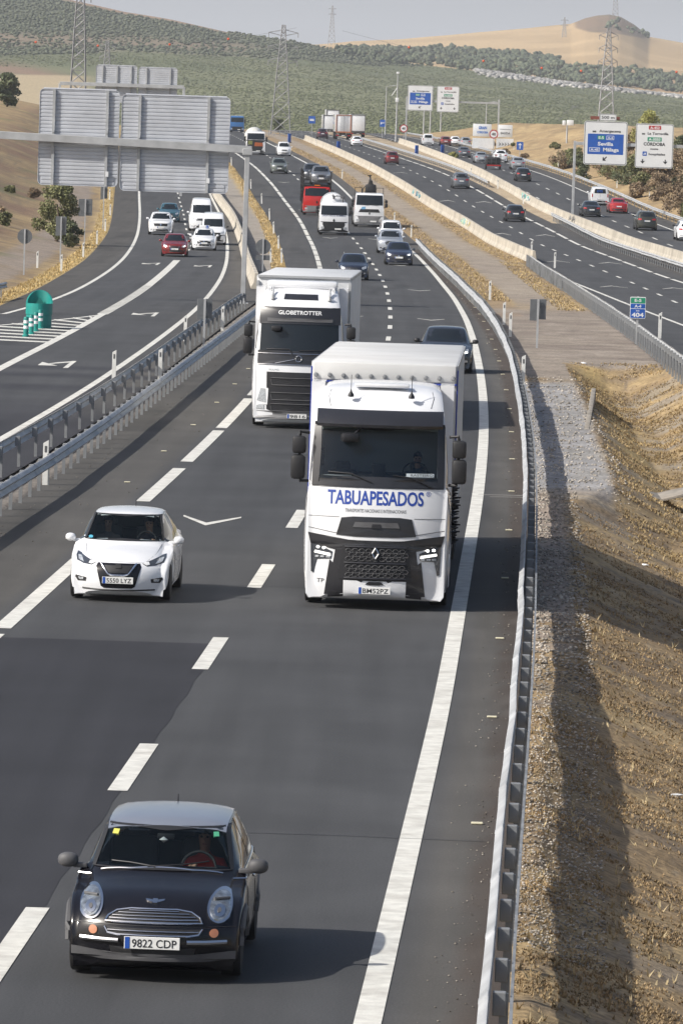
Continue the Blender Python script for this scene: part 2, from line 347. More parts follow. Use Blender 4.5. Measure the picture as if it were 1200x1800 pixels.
def H(X, Y):
    X = np.asarray(X, float); Y = np.asarray(Y, float); z = zp(Y)*1.0
    p = 625+X/np.maximum(Y, 1)*1e4
    # verge and ditch right of the main carriageway
    rR, r1 = K['railR'](Y), K['rail1'](Y)
    d = X-rR; wd = r1-rR
    fade = 1-smooth(196, 206, Y)
    s0 = .35+.6*smooth(72, 100, Y)+1.15*smooth(124, 134, Y); d0 = d; d = s0+(d-s0)*(1.2-.2*smooth(72, 104, Y))
    dep = np.interp((d-s0)/np.maximum(wd-s0, .1), [0,.01,.40,.58,.95,1], [0,0,.95,1.0,.25,0])*1.05
    d = d0; ins = (d > 0)&(X < r1)
    z = z-np.where(ins, dep*fade*smooth(0,1,1), 0)
    z = z+np.where(ins & (d > .5), (fbm(X, Y, 1.2, 3)-.5)*.14*fade, 0)
    # banks left of the ramp and right of the far road
    dl = K['rampE'](Y)-X
    up = np.clip(dl-1.5, 0, 60)
    z = z+np.where(dl > 0, np.minimum(up*.16+smooth(4, 14, up)*1.2, 9)*smooth(235, 330, Y)*(1-smooth(1150, 1500, Y))*(.85+.3*fbm(X, Y, 25, 1)), 0)
    dr = X-K['railF'](Y)-.6
    z = z+np.where(dr > 0, np.minimum(dr*.22, 3.2)*smooth(430, 560, Y)*(1-smooth(1000, 1150, Y))*(.7+.6*fbm(X, Y, 20, 2)), 0)
    m = (Y > 250)&(Y < 1400)
    # hills behind the crest
    zh = 8.5+(YH(p)-hill_y(p, Y))/1e4*Y+(fbm(X, Y, 120, 5)-.5)*3*smooth(1700, 2300, Y)
    k = smooth(1320, 1650, Y)
    z = z*(1-k)+zh*k
    far = smooth(5300, 6400, Y); z = z*(1-far)
    return z
def on_road(X, Y):
    a = (X > np.where(Y < 345, K['railB'](Y)-.3, K['mainEL'](Y)+.1))&(X < np.where(Y<420, K['railR'](Y)+.18, K['mainR'](Y)+1.1))
    b = (X > np.where(Y < 252, -60, K['rampE'](Y)+.1))&(X < np.where(Y < 345, K['railA'](Y)+.3, K['barC'](Y)-.1))
    c = (X > K['rail1'](Y)-.1)&(X < K['railF'](Y)+.4)&(Y < 395)
    e = (X > K['bar1'](Y)+.1)&(X < K['rR'](Y)+1.6)&(Y >= 380)
    f = (X > K['bar2'](Y)+.1)&(X < K['railF'](Y)+.2)&(Y >= 380)
    return (a|b|c|e|f)&(Y < 1300)
def lerp3(a, b, t): return np.array(a)*(1-t[...,None])+np.array(b)*t[...,None]
def tintT(X, Y, p):
    n1 = fbm(X, Y, 3, 11); n2 = fbm(X, Y, .8, 12); n3 = fbm(X, Y, 14, 13)
    grass = lerp3((.255,.180,.098), (.335,.245,.130), smooth(.35,.65,n1)); n5 = fbm(X, Y, .35, 14)
    grass = lerp3(grass, (.19,.145,.10), smooth(.52,.72,n2)*.8); grass = lerp3(grass, (.15,.12,.09), smooth(.62,.75,n5)*.7*(Y < 260)); grass = lerp3(grass, (.34,.29,.22), smooth(.70,.80,fbm(X, Y, .22, 15))*.4*(Y < 200))
    c = grass.copy()
    def put(mask, col, amt=1.0):
        nonlocal c
        m = (np.clip(mask, 0, 1)*amt)[...,None]; c = c*(1-m)+np.array(col)*m
    rR = K['railR'](Y); r1 = K['rail1'](Y); d = X-rR
    near = (Y < 420)
    jit = (n2-.5)*.8
    # gravel strip by the guardrail, grey stone chippings further up, hard dirty gore beyond
    pink = smooth(.35,.65,smooth(70, 112, Y)+(n1-.5)*.9+(n2-.5)*.6)*(1-smooth(126, 131, Y))*smooth(-.2,.05,d)*(1-smooth(.75, 1.0, d+jit*.3))
    put(pink*near, (.30,.245,.20)); 
    put(smooth(.55,.8,n2)*pink, (.15,.12,.10), .6)
    grey = smooth(127, 132, Y)*(1-smooth(183, 187, Y))*smooth(-.2,.05,d)*(1-smooth(1.9, 2.2, d+jit*.5))
    put(grey*near, (.30,.29,.285)); put(smooth(.5,.75,n2)*grey, (.2,.19,.185), .6)
    gv = smooth(.5,.62,fbm(X, Y, 2.2, 21))*(X < r1)*(d > 1.2)*(Y < 200)
    put(gv*smooth(90,140,Y), (.25,.235,.21), .5)
    gv2 = smooth(.56,.66,fbm(X, Y, 1.5, 22))*(d > 1.3)*(Y < 75)*(X<r1)
    put(gv2*(n2 > .45), (.22,.185,.15), .5)
    # bottom of the ditch is bright yellow straw
    mid = rR+(r1-rR)*.52
    st = np.exp(-((X-mid)/(.55))**2)*smooth(120,160,Y)*(1-smooth(204,212,Y)); put(st*(d > .5), (.46,.33,.135), .8)
    gore = smooth(187, 190, Y)*(1-smooth(268, 285, Y))*(d > -.2)*(X < r1+.2)*(1-smooth(200,206,Y)*0)
    gore = gore*np.where(Y < 203, X < rR+2.1, True)
    put(gore, (.255,.215,.175)); put(gore*smooth(.45,.65,fbm(X, Y*1.5, 3, 31)), (.19,.155,.13), .7); put(gore*smooth(.55,.7,fbm(X, Y*.6, 1.2, 32)), (.32,.275,.23), .5)
    # gravel path between the two carriageways
    mR = K['mainR'](Y)+1.15; b1 = np.where(Y < 391, r1, K['bar1'](Y)-.3); ww = b1-mR
    u = (X-mR)/np.maximum(ww, .2); isl = (u > 0)&(u < 1)&(Y > 255)&(Y < 1250)
    pth = smooth(.28,.38,u+jit*.1)*(1-smooth(.66,.78,u+jit*.1))*smooth(268,300,Y); put(pth*isl, (.285,.24,.19))
    put(pth*isl*smooth(.48,.66,fbm(X, Y, 4, 33)), (.24,.20,.165), .7); put(pth*isl*smooth(.55,.7,fbm(X, Y*.5, 1.5, 34)), (.34,.29,.235), .5)
    sd_ = (1-smooth(.0,.05,np.abs(u-.15)-.12)); put(isl*sd_*smooth(.4,.6,n1), (.25,.18,.12), .5)
    # strip between ramp barrier and main carriageway
    bC = K['barC'](Y)+.3; eL = K['mainEL'](Y); v = (X-bC)/np.maximum(eL-bC,.2); i2 = (v > -.3)&(v < 1)&(Y > 340)&(Y < 1250)
    put(i2*1., (.30,.265,.225)); put(i2*smooth(.62,.72,v+jit*.15), (.40,.29,.13), .85)
    i3 = (X > K['railA'](Y)-.4)&(X < K['railB'](Y)+.4)&(Y < 345); put(i3*1., (.185,.165,.145)); put(i3*smooth(.5,.7,n2), (.15,.13,.115),.5)
    # median strip between right carriageway and second barrier
    m4 = (X > K['rR'](Y)+1.5)&(X < K['bar2'](Y)+.2)&(Y > 500)&(Y < 1200); put(m4*1., (.36,.29,.20)); put(m4*smooth(.5,.65,n1),(.30,.23,.165),.6)
    # left bank
    dl = K['rampE'](Y)-X; lb = (dl > 0)&(Y < 1400)&(Y > 225)
    put(lb*(1-smooth(.6,1.6,dl+jit)), (.43,.32,.14), .8)
    put(lb*smooth(1.8,2.6,dl+jit)*(1-smooth(4.2,5.2,dl+jit)), (.27,.225,.19), .85)
    put(lb*smooth(5,7,dl)*smooth(.44,.58,n3), (.20,.125,.085), .85)
    put(lb*smooth(9,20,dl), (.42,.30,.15), .55); put(lb*smooth(.5,.7,fbm(X,Y*.6,2.5,44))*smooth(2,4,dl), (.24,.18,.11), .6)
    put(lb*smooth(.62,.72,fbm(X,Y,9,41))*smooth(3,5,dl), (.14,.15,.07), .55)
    # right bank beyond the far road
    dr = X-K['railF'](Y); rb = (dr > .3)&(Y < 1300)&(Y > 400)
    put(rb*1., (.36,.255,.135), .7); put(rb*smooth(.45,.7,fbm(X,Y,4,42)), (.20,.15,.09), .7); put(rb*smooth(.5,.7,fbm(X,Y,1.5,43)), (.44,.33,.18), .6)
    put(rb*smooth(6,9,dr)*(Y<700)*(p>1120), (.34,.31,.165), .8)
    # beyond the crest
    k = smooth(1330, 1420, Y)
    g = lerp3((.125,.138,.072), (.165,.172,.092), smooth(.4,.6,fbm(X, Y, 90, 51)))
    g = lerp3(g, (.115,.12,.065), smooth(.55,.7,fbm(X, Y*.35, 40, 52))*.6)
    yi = hill_y(p, Y); ridge = np.interp(p, RX, RYv)
    rel = yi-ridge
    g2 = g
    def putg(mask, col, amt=1.):
        nonlocal g2
        m = (np.clip(mask, 0, 1)*amt)[...,None]; g2 = g2*(1-m)+np.array(col)*m
    wob = (fbm(X, Y, 60, 53)-.5)*14
    left = 1-smooth(560, 720, p)
    edge = np.interp(p, [-300,0,200,400,550,700], [100,98,92,100,108,118])
    putg(left*(1-smooth(edge-3, edge+3, yi+wob*.4)), (.095,.105,.068), .9)
    putg(left*np.exp(-((yi+wob-np.interp(p,[0,400,700],[68,82,110]))/11)**2)*(1-smooth(380,520,p)), (.27,.195,.135), .75)
    putg((1-smooth(2, 6, rel+wob*.25))*(1-smooth(340,460,p)), (.33,.215,.14), .9)
    putg(np.exp(-((yi-np.interp(p,[-300,0,60,150],[115,118,128,150])+wob*.2)/11)**2)*(1-smooth(120,165,p)), (.25,.16,.11), .9)
    putg(smooth(130,136,yi+wob*.1)*(1-smooth(120,190,p)), (.43,.34,.21), .9)
    putg(np.exp(-((yi-(95+(p-300)*.035))/1.0)**2)*(1-smooth(520,560,p))*smooth(100,160,p), (.36,.32,.22), .5)
    putg(np.exp(-((yi-np.interp(p,[900,960,990,1010,1040],[245,235,205,190,180]))/3.5)**2)*smooth(955,965,p)*(1-smooth(1010,1025,p)), (.07,.065,.06), .8)
    gold = lerp3((.50,.36,.20), (.43,.305,.165), smooth(.4,.6,fbm(X, Y, 150, 55)))
    kg = (Y > 3400)[...,None]*1.0
    g2 = g2*(1-kg)+gold*kg
    isb = (Y > 3350)&(Y < 3950)&(p > 900); putg(isb*smooth(.45,.6,fbm(X,Y,60,58)), (.30,.19,.11), .8)
    mound = (Y > 4350)*smooth(1000, 1012, p)*(1-smooth(1128, 1140, p))*smooth(0,1,(np.interp(p,[1000,1040,1090,1140],[48,58,62,70])-yi)/4+.5)
    putg(mound, (.20,.135,.085), .97); putg(mound*smooth(.5,.65,fbm(X,Y,45,57)), (.13,.12,.08), .7)
    return c*(1-k[...,None])+g2*k[...,None]
M_TERR = vc_mat('dry_verge_ground', 9.0, .9, .32, .035, .95, stretch=(1,1,1))
M_ROAD = vc_mat('asphalt', 34., .35, .13, .004, .82, speck=.35)
def fan(name, ys, us, M, zoff=0):
    """us = lateral coordinate; half width grows with distance"""
    Yg = np.repeat(ys[:,None], len(us), 1); hw = 9+ys*.066; Xg = us[None,:]*hw[:,None]
    return Xg, Yg
ys = np.concatenate([np.arange(-60,40,10), np.arange(40,130,.45), np.arange(130,230,.9), np.arange(230,420,2.2), np.arange(420,900,5), np.arange(900,1700,13),
                     np.arange(1700,3400,9), np.arange(3400,5300,14), np.arange(5300,6600,60), [7000,8000,9000]])
uc = np.linspace(-1.15, 1.15, 470)
us = np.concatenate([[-60,-30,-15,-8,-5,-3.5,-2.6,-2,-1.6,-1.35], uc, [1.35,1.6,2,2.6,3.5,5,8,15,30,60]])
Xg, Yg = fan('ground', ys, us, None)
Xq = np.clip(Xg, -3.2*(9+Yg*.066), 3.2*(9+Yg*.066))
P = 625+Xq/np.maximum(Yg,30)*1e4
Zg = H(Xq, Yg); rd = on_road(Xg, Yg); Zg = Zg-np.where(rd, .06+Yg*.0002, 0.012)
tt = tintT(Xq, Yg, P)
ground = np_mesh('ground', np.stack([Xg, Yg, Zg], -1).reshape(-1,3), grid_faces(len(ys), len(us)), M_TERR, tt.reshape(-1,3), True)
tag(ground, kind='structure')
# ------------------------------------------------------------ roads
def strip(name, fl, fr, y0, y1, mat_, col, n=26, dy=2., zo=0., kind='structure'):
    Y = np.arange(y0, y1+dy*.5, dy); s = np.linspace(0, 1, n)
    Lx, Rx = fl(Y), fr(Y); X = Lx[:,None]*(1-s)+Rx[:,None]*s; Yg = np.repeat(Y[:,None], n, 1)
    Z = zp(Yg)+zo; o = np_mesh(name, np.stack([X, Yg, Z], -1).reshape(-1,3), grid_faces(len(Y), n), mat_, col(X, Yg).reshape(-1,3), True)
    if kind: tag(o, kind=kind)
    return o
LANE = np.array((.066,.067,.070)); SHOU = np.array((.094,.089,.082)); DARK_ASPHALT = np.array((.038,.038,.044))
def blend(c, m, col): m = np.clip(m, 0, 1)[...,None]; return c*(1-m)+np.array(col)*m
def wear(X, Y, base): return base*(1-.22*smooth(.66,.74,fbm(X*1.3, Y*.12, 2.2, 64))[...,None])*(1+(fbm(X*9, Y*.06, 3, 65)-.5)*.22)[...,None]*(1+(fbm(X*6, Y*.25, 4, 61)-.5)*.22)[...,None]*(1+(fbm(X, Y, 9, 62)-.5)*.16)[...,None]
def col_main(X, Y):
    c = np.broadcast_to(LANE, X.shape+(3,)).copy()
    mr, ml, md = K['mainR'](Y), mainL(Y), mainD(Y)
    c = blend(c, smooth(.05,.5,X-mr), SHOU)
    c = blend(c, smooth(.1,.5,ml-X)*np.where(Y < 260, 1, .45), SHOU*.93)
    ed = K['railR'](Y)-X; c = blend(c, (1-smooth(.02,.16,ed-.16+.14*(fbm(X,Y,.7,66)-.5)))*(Y < 420), (.075,.06,.05)); c = blend(c, smooth(.70,.76,fbm(X*2, Y*.5, .9, 67))*smooth(.3,1.0,X-mr)*.5, (.15,.135,.12))
    for q in (-1.75,): c = blend(c, .45*np.exp(-((X-(md+1.75+.85))/.33)**2)+.45*np.exp(-((X-(md+1.75-.85))/.33)**2)+.35*np.exp(-((X-(md-1.75+.85))/.33)**2)+.35*np.exp(-((X-(md-1.75-.85))/.33)**2), LANE*.80); c = blend(c, .35*np.exp(-((X-(md+1.75))/.30)**2)*(.5+fbm(X,Y,5,68)), LANE*.78)
    c = blend(c, .3*np.exp(-((X-(md-1.75))/.9)**2), LANE*.85)
    return wear(X, Y, c)
def col_ramp(X, Y):
    c = np.broadcast_to(LANE*1.0, X.shape+(3,)).copy()
    c = blend(c, smooth(.05,.4,K['rampL'](Y)-X)*(Y > 235), SHOU*.85); c = blend(c, smooth(.05,.4,X-K['rampR'](Y)), SHOU)
    for a, b in ((183,186),(177,180),(168,172)): c = blend(c, smooth(a-.3,a+.3,Y)*(1-smooth(b-.3,b+.3,Y))*.8, DARK_ASPHALT)  # three darker bands across the ramp surface
    c = blend(c, 1-smooth(150,171,Y), DARK_ASPHALT*1.05)
    return wear(X, Y, c)
def col_right(X, Y):
    c = np.broadcast_to(LANE*1.02, X.shape+(3,)).copy()
    c = blend(c, smooth(.1,.5,X-K['rR'](Y))*.45, SHOU*.9); c = blend(c, smooth(1.2,2.0,X-K['rR'](Y))*(Y<500)*.7, (.10,.088,.075))
    return wear(X, Y, c)
def col_far(X, Y):
    c = np.broadcast_to(LANE*1.08, X.shape+(3,)).copy(); c = blend(c, smooth(.1,.5,X-K['fR'](Y))*.8, SHOU*.95)
    return wear(X, Y, c)
def edgeL(Y): return np.where(Y < 335, K['railB'](Y)-.25, K['railB'](335.)-.25+(K['mainEL'](Y)-K['railB'](335.)+.25)*smooth(335,360,Y))
def edgeR(Y): return np.where(Y < 418, K['railR'](Y)+.16, K['mainR'](Y)+1.25)
strip('road', edgeL, edgeR, 20, 1330, M_ROAD, col_main, 60, 1.0)
strip('asphalt_patch', edgeL, lambda Y: mainD(Y)+.05+.02*np.sin(Y*1.7), 20, 90, M_ROAD, lambda X, Y: wear(X, Y, np.broadcast_to(DARK_ASPHALT*.85, X.shape+(3,)).copy()), 50, 1.0, .003)
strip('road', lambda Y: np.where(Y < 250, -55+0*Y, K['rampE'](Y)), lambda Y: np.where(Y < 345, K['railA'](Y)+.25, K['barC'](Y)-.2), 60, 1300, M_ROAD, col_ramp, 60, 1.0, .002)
strip('road', lambda Y: np.where(Y < 388, K['rail1'](Y)+.05, K['bar1'](Y)+.15), lambda Y: np.where(Y < 505, K['bar2'](Y)-.2, K['rR'](Y)+1.5), 60, 1330, M_ROAD, col_right, 40, 2.0, .001)
strip('road', lambda Y: K['bar2'](Y)+.15, lambda Y: K['railF'](Y)+.1, 60, 1330, M_ROAD, col_far, 30, 2.0, .003)
# ------------------------------------------------------------ painted markings
class Marks:
    def __init__(s): s.mb = MB()
    def line(s, f, y0, y1, w=.3, dy=2., off=0.):
        n = max(1, int(math.ceil((y1-y0)/dy))); Y = np.linspace(y0, y1, n+1); X = f(Y)+off
        V = []
        for x, y in zip(X, Y):
            z = float(zp(y))+.007+y*1e-5; V += [(x-w/2, y, z), (x+w/2, y, z)]
        s.mb.add(V, [(2*i, 2*i+1, 2*i+3, 2*i+2) for i in range(n)])
    def dashes(s, f, y0, y1, per, ln, w=.15, off=0., ph=0.):
        y = y0+ph
        while y < y1: s.line(f, y, min(y+ln, y1), w, 1.5, off); y += per
    def poly(s, pts, fs=None):
        s.mb.add([(x, y, float(zp(y))+.008+y*1e-5) for x, y in pts], fs or [tuple(range(len(pts)))])
    def chev(s, x, y, sl, wdt=1.2, ln=2.4, t=.12, sg=1):
        tl = t*6.5
        for q in (-1, 1):
            a = (x+sl*0, y); b = (x+q*wdt/2+sl*ln, y+sg*ln)
            s.poly([(a[0], a[1]), (b[0], b[1]), (b[0], b[1]+sg*tl*.5), (a[0], a[1]+sg*tl)])
    def build(s, name='road_marking'): return tag(s.mb.build(name, M_LINE, sm=0), kind='structure')
mk = Marks(); mk.line(K['mainR'], 22, 1250, .26); mk.build()
mk = Marks()
for a, b in ((50,62),(64,76),(78.5,90.5),(91.5,106),(108.5,120.5),(122,133.6),(136.2,149.8),(151,167),(169,182),(184,197)): mk.line(mainL, a, b, .30)
mk.dashes(mainL, 199, 1250, 15, 13.3, .30); mk.build()
mk = Marks()
for a in (39.5,54.4,70.2,85.8,100.8,115.6): mk.line(mainD, a, a+5.3, .25)
mk.dashes(mainD, 131, 700, 15, 5.0, .19); mk.dashes(mainD, 700, 1200, 15, 5., .18); mk.build()
mk = Marks()
for y, o in ((115.5,-1.75),(250,1.8),(306,1.8),(251,-1.8),(371,1.8),(358,-1.8),(447,1.8),(447,-1.8),(520,-1.8),(600,-1.8),(633,-1.8),(640,1.8)):
    mk.chev(float(mainD(y))+o, y, mainD.slope(y))
mk.build()
mk = Marks(); f = lambda Y: K['rR'](Y)-7.2
mk.line(f, 100, 1250, .2); mk.dashes(K['rR'], 150, 1250, 15, 12.5, .27); mk.dashes(K['rD'], 152, 1250, 14.6, 4.6, .17)
for y, o in ((330,1.8),(330,-1.8),(395,1.8),(395,-1.8),(470,1.8),(470,-1.8),(560,1.8),(560,-1.8),(650,-1.8)): mk.chev(float(K['rD'](y))+o, y+4, K['rD'].slope(y), 1.6, 4, .14, -1)
mk.build()
mk = Marks(); mk.line(K['fR'], 200, 1250, .2); mk.dashes(lambda Y: K['fR'](Y)-3.5, 200, 1200, 15, 5, .17); mk.dashes(lambda Y: K['fR'](Y)-6.6, 200, 1200, 15, 5, .17); mk.line(lambda Y: K['bar2'](Y)+.9, 200, 1200, .15); mk.build()
mk = Marks(); mk.line(K['rampR'], 90, 1250, .22); mk.line(K['rampL'], 240, 1250, .22); mk.line(lambda Y: K['rampL'](240.)-(240-Y)*.55, 205, 240, .2)
mk.line(K['gore'], 100, 244, .32)
y = 244.
while y < 300: mk.line(K['gore'], y, y+1.6, .48); y += 2.1
mk.line(K['gore'], 300, 367, .44)
c2 = lambda Y: (K['rampR'](Y)+K['rampL'](Y))/2
mk.dashes(lambda Y: K['gore'](367.)+(c2(Y)+.3-K['gore'](367.))*smooth(367,470,Y)-.0, 382, 1000, 12.5, 4.5, .16)
gl = lambda Y: K['gore'](243.)-(243-Y)*.125-smooth(0,40,243-Y)*2.2
for y in np.arange(207, 240, 3.4):
    xr = float(K['gore'](y))-.15; xl = float(gl(y+2.4)); mk.poly([(xl, y+2.6), (xl, y+3.9), (xr, y+1.0), (xr, y-.3)])
mk.line(gl, 214, 243, .22)
M_TAR = mat('tar_joint', (.028,.027,.027), .6)
tj = Marks()
for y in (66.5,101.3,140.5,187,236): 
    w_ = .018+y*.0001; xs = np.linspace(float(K['mainR'](y))-(7.0 if y > 90 else 2.5), float(K['railR'](y))-.2, 30); yy = y+np.cumsum(RNG.normal(0,.012,30))
    for i in range(29): tj.poly([(xs[i],yy[i]),(xs[i+1],yy[i+1]),(xs[i+1],yy[i+1]+w_),(xs[i],yy[i]+w_)])
tag(tj.mb.build('tar_joint', M_TAR, sm=0), kind='structure')
tj = Marks(); 
for x0_, y0_, l_ in ((3.05,127.5,1.1),(3.3,126.9,.8)): tj.poly([(x0_,y0_),(x0_+l_,y0_+.15),(x0_+l_,y0_+.32),(x0_,y0_+.1)])
tag(tj.mb.build('scrape_mark', mat('scrape', (.30,.29,.27), .8), sm=0), kind='structure')
def arrow(mk, x, y, s=1., sl=0.):
    mk.poly([(x+.0,y),(x+.16*s,y),(x+.16*s,y+6*s),(x,y+6*s)])
    mk.poly([(x-.75*s,y+2.4*s),(x+.02,y+4.6*s),(x+.02,y+5.8*s),(x-.45*s,y+4.3*s)]); mk.poly([(x-.9*s,y+1.6*s),(x-.9*s,y+4.4*s),(x-.25*s,y+1.6*s)])
for x, y in ((-12.0,352),(-8.7,350),(-8.4,243),(-9.15,184)): arrow(mk, x, y)
mk.build()
# ------------------------------------------------------------ guardrails, barriers
WB = [(-.155,0),(-.12,.035),(-.08,.075),(-.045,.035),(0,.0),(.045,.035),(.08,.075),(.12,.035),(.155,0)]
def guardrail(name, label, f, y0, y1, side, step=2., top=.75, off=0., box_back=True, dyn=1.5, spacer=.12, group=None, cap=100):
    """W-beam facing `side` (+1 = towards +x) on C posts; origin at its near end"""
    X0 = float(f(y0)); Z0 = float(zp(y0)); t = thing(name, label, 'guardrail', (X0, y0, Z0), group=group)
    laps = np.arange(y0+2, y1, 4.); laps = laps[:60]; ys_ = np.unique(np.r_[np.arange(y0, y1+.1, dyn), laps-.17, laps-.165, laps+.165, laps+.17]); mb = MB(); dent = RNG.normal(0, .008, 999); vs = []; m = len(WB)
    loc = lambda y: (float(f(y))+off-X0, y-y0, float(zp(y))-Z0)
    prof = [(a, b) for a, b in WB]+[(a, b-.012) for a, b in reversed(WB)]; m = len(prof)
    for y in ys_:
        x, yy, z = loc(y); wob = .006*math.sin(y*.37)+dent[int((y-y0)/4)%999]*abs(math.sin((y-y0)*math.pi/4)); lp = .004 if len(laps) and np.min(np.abs(laps-y)) < .168 else 0
        for a, b in prof: vs.append((x+side*(b+lp)+wob, yy, z+top-.155+a*(1+lp*3)+wob*.5))
    fs = [(i*m+k, i*m+(k+1)%m, (i+1)*m+(k+1)%m, (i+1)*m+k) for i in range(len(ys_)-1) for k in range(m)]
    mb.add(vs, fs); mb.build('beam', M_GALV, t, sm=60)
    pm = MB(); q = -side
    pm.box((0,0,top/2-.10), (.012,.06,top+.08)); pm.box((.035*q*-1,-.03,top/2-.10), (.07,.010,top+.08)); pm.box((.035*q*-1,.03,top/2-.10), (.07,.010,top+.08))
    sp = MB(); sp.box((0,0,0), (spacer,.09,.22), bev=.01)
    n = 0; rest = MB(); proto = None
    for y in np.arange(y0+.4, y1, step):
        x, yy, z = loc(y); px_ = x-side*(spacer+.05)
        if n < cap:
            if proto is None:
                proto = pm.build('post', M_GALVD, t, sm=0); o = proto; ps = sp.build('spacer', M_GALVD, proto, sm=0); ps.location = (side*(spacer/2+.01), 0, top-.155)
            else:
                o = proto.copy(); COL.objects.link(o); s2 = ps.copy(); COL.objects.link(s2); s2.parent = o
            o.location = (px_, yy, z); o.rotation_euler = (0, 0, (random.random()-.5)*.1)
        else: rest.box((px_, yy, z+top/2-.08), (.08,.09,top+.12)); rest.box((px_+side*spacer/2, yy, z+top-.155), (spacer,.08,.2))
        n += 1
    if rest.v: tag(rest.build('far_post', M_GALVD, t, sm=0), kind='stuff')
    return t
gr = guardrail('guardrail', 'long guardrail curving along the right shoulder beside the white truck and black car', K['railR'], 40, 424, -1, off=.04)
mb = MB(); pts = [(float(K['railR'](y))+.235-float(K['railR'](40.)), y-40, .60) for y in np.arange(40, 170, 2.)]
for a, b in zip(pts[:-1], pts[1:]): mb.add([(a[0],a[1],a[2]+.06),(a[0],a[1],a[2]-.06),(b[0],b[1],b[2]-.06),(b[0],b[1],b[2]+.06),(a[0]+.03,a[1],a[2]+.06),(a[0]+.03,a[1],a[2]-.06),(b[0]+.03,b[1],b[2]-.06),(b[0]+.03,b[1],b[2]+.06)], [(0,1,2,3),(7,6,5,4),(0,3,7,4),(1,5,6,2)])
mb.build('back_rail', M_GALVD, gr, sm=0)
guardrail('guardrail', 'steel guardrail with dense posts between the ramp and the white car, nearer the main lanes', K['railB'], 96, 300, 1, step=2.0, off=0, cap=100)
guardrail('guardrail', 'steel guardrail seen from behind along the ramp edge, tall dark posts on our side', K['railA'], 96, 262, -1, step=4.0)
guardrail('guardrail', 'guardrail seen from behind along the middle carriageway under the km 404 sign', K['rail1'], 110, 384, 1, step=2.1)
guardrail('guardrail', 'steel guardrail fixed in front of the long concrete barrier at far right', K['rail2'], 300, 514, -1, step=2., off=-.1)
guardrail('guardrail', 'steel guardrail on the outer edge of the far right road, in front of the bushes', K['railF'], 380, 1050, -1, step=4.)
c3 = Curve([(640,13.7),(700,11.2),(800,8.4),(900,5.4),(960,3.4)])
guardrail('guardrail', 'short steel guardrail on the strip behind the grey car, ending beside the barrier', lambda Y: K['rR'](Y)+1.7, 605, 900, -1, step=4.)
c4 = lambda Y: -15.3-(Y-262)*.0-(252-np.minimum(Y,252))*.30
guardrail('guardrail', 'short steel guardrail on the dry bank at the left edge above the gore', lambda Y: -16.1+0*Y-smooth(0,30,262-Y)*3.5-(262-Y)*.03, 215, 266, 1, step=1.6)
M_CONC = mat('barrier_concrete', (.47,.43,.36), .85, var=.14, scale=.8, bump=.3, dirt=.35)
NJ = [(-.28,0),(-.28,.08),(-.14,.33),(-.085,.82),(.085,.82),(.14,.33),(.28,.08),(.28,0)]
def barrier(label, f, y0, y1, extra=0., segs=6.):
    X0 = float(f(y0)); Z0 = float(zp(y0)); t = thing('concrete_barrier', label, 'barrier', (X0, y0, Z0))
    mb = MB(); y = y0; m = len(NJ)
    while y < y1:
        e = min(y+segs-.06, y1); vs = []
        for q in np.linspace(y, e, 3):
            for a, b in NJ: vs.append((float(f(q))-X0+a+extra, q-y0, float(zp(q))-Z0+b-.02*(b == 0)))
        mb.add(vs, [(i*m+k, i*m+(k+1)%m, (i+1)*m+(k+1)%m, (i+1)*m+k) for i in range(2) for k in range(m)]+[tuple(range(m)), tuple(range(3*m-1,2*m-1,-1))]); y += segs
    mb.build('wall', M_CONC, t, sm=20); return t
b1 = barrier('pale concrete barrier with graffiti on the left edge of the middle carriageway', K['bar1'], 391, 900)
b2 = barrier('long pale concrete barrier between the middle carriageway and the far right road', K['bar2'], 330, 900)
b3 = barrier('pale concrete barrier curving beside the ramp under the big signs', K['barC'], 300, 900)
def graffiti(par, f, y0, n, side, cols, y00):
    X0 = float(f(y00)); Z0 = float(zp(y00))
    for c in cols:
        mb = MB()
        for i in range(n):
            a = y0+random.random()*12; pts = []
            for k in range(7):
                y = a+k*.35+random.random()*.5; h = .18+.55*random.random(); x = side*(.28-.14*min(1,(h-.08)/.25) if h < .33 else .14-.055*(h-.33)/.49)
                pts.append((float(f(y))-X0+x+side*.012, y-y00, float(zp(y))-Z0+h))
            mb.tube(pts, .035, 4)
        mb.build('graffiti', mat('graffiti_%d%d%d' % tuple(int(99*q) for q in c), c, .6), par, sm=0)
graffiti(b1, K['bar1'], 478, 5, -1, ((.25,.5,.5),(.65,.6,.3),(.6,.62,.6)), 391)
graffiti(b1, K['bar1'], 560, 5, -1, ((.2,.45,.5),(.1,.13,.2)), 391)
graffiti(b2, K['bar2'], 560, 6, -1, ((.1,.5,.42),(.12,.2,.3),(.6,.62,.6)), 330)
graffiti(b2, K['bar2'], 500, 4, -1, ((.2,.2,.2),), 330)
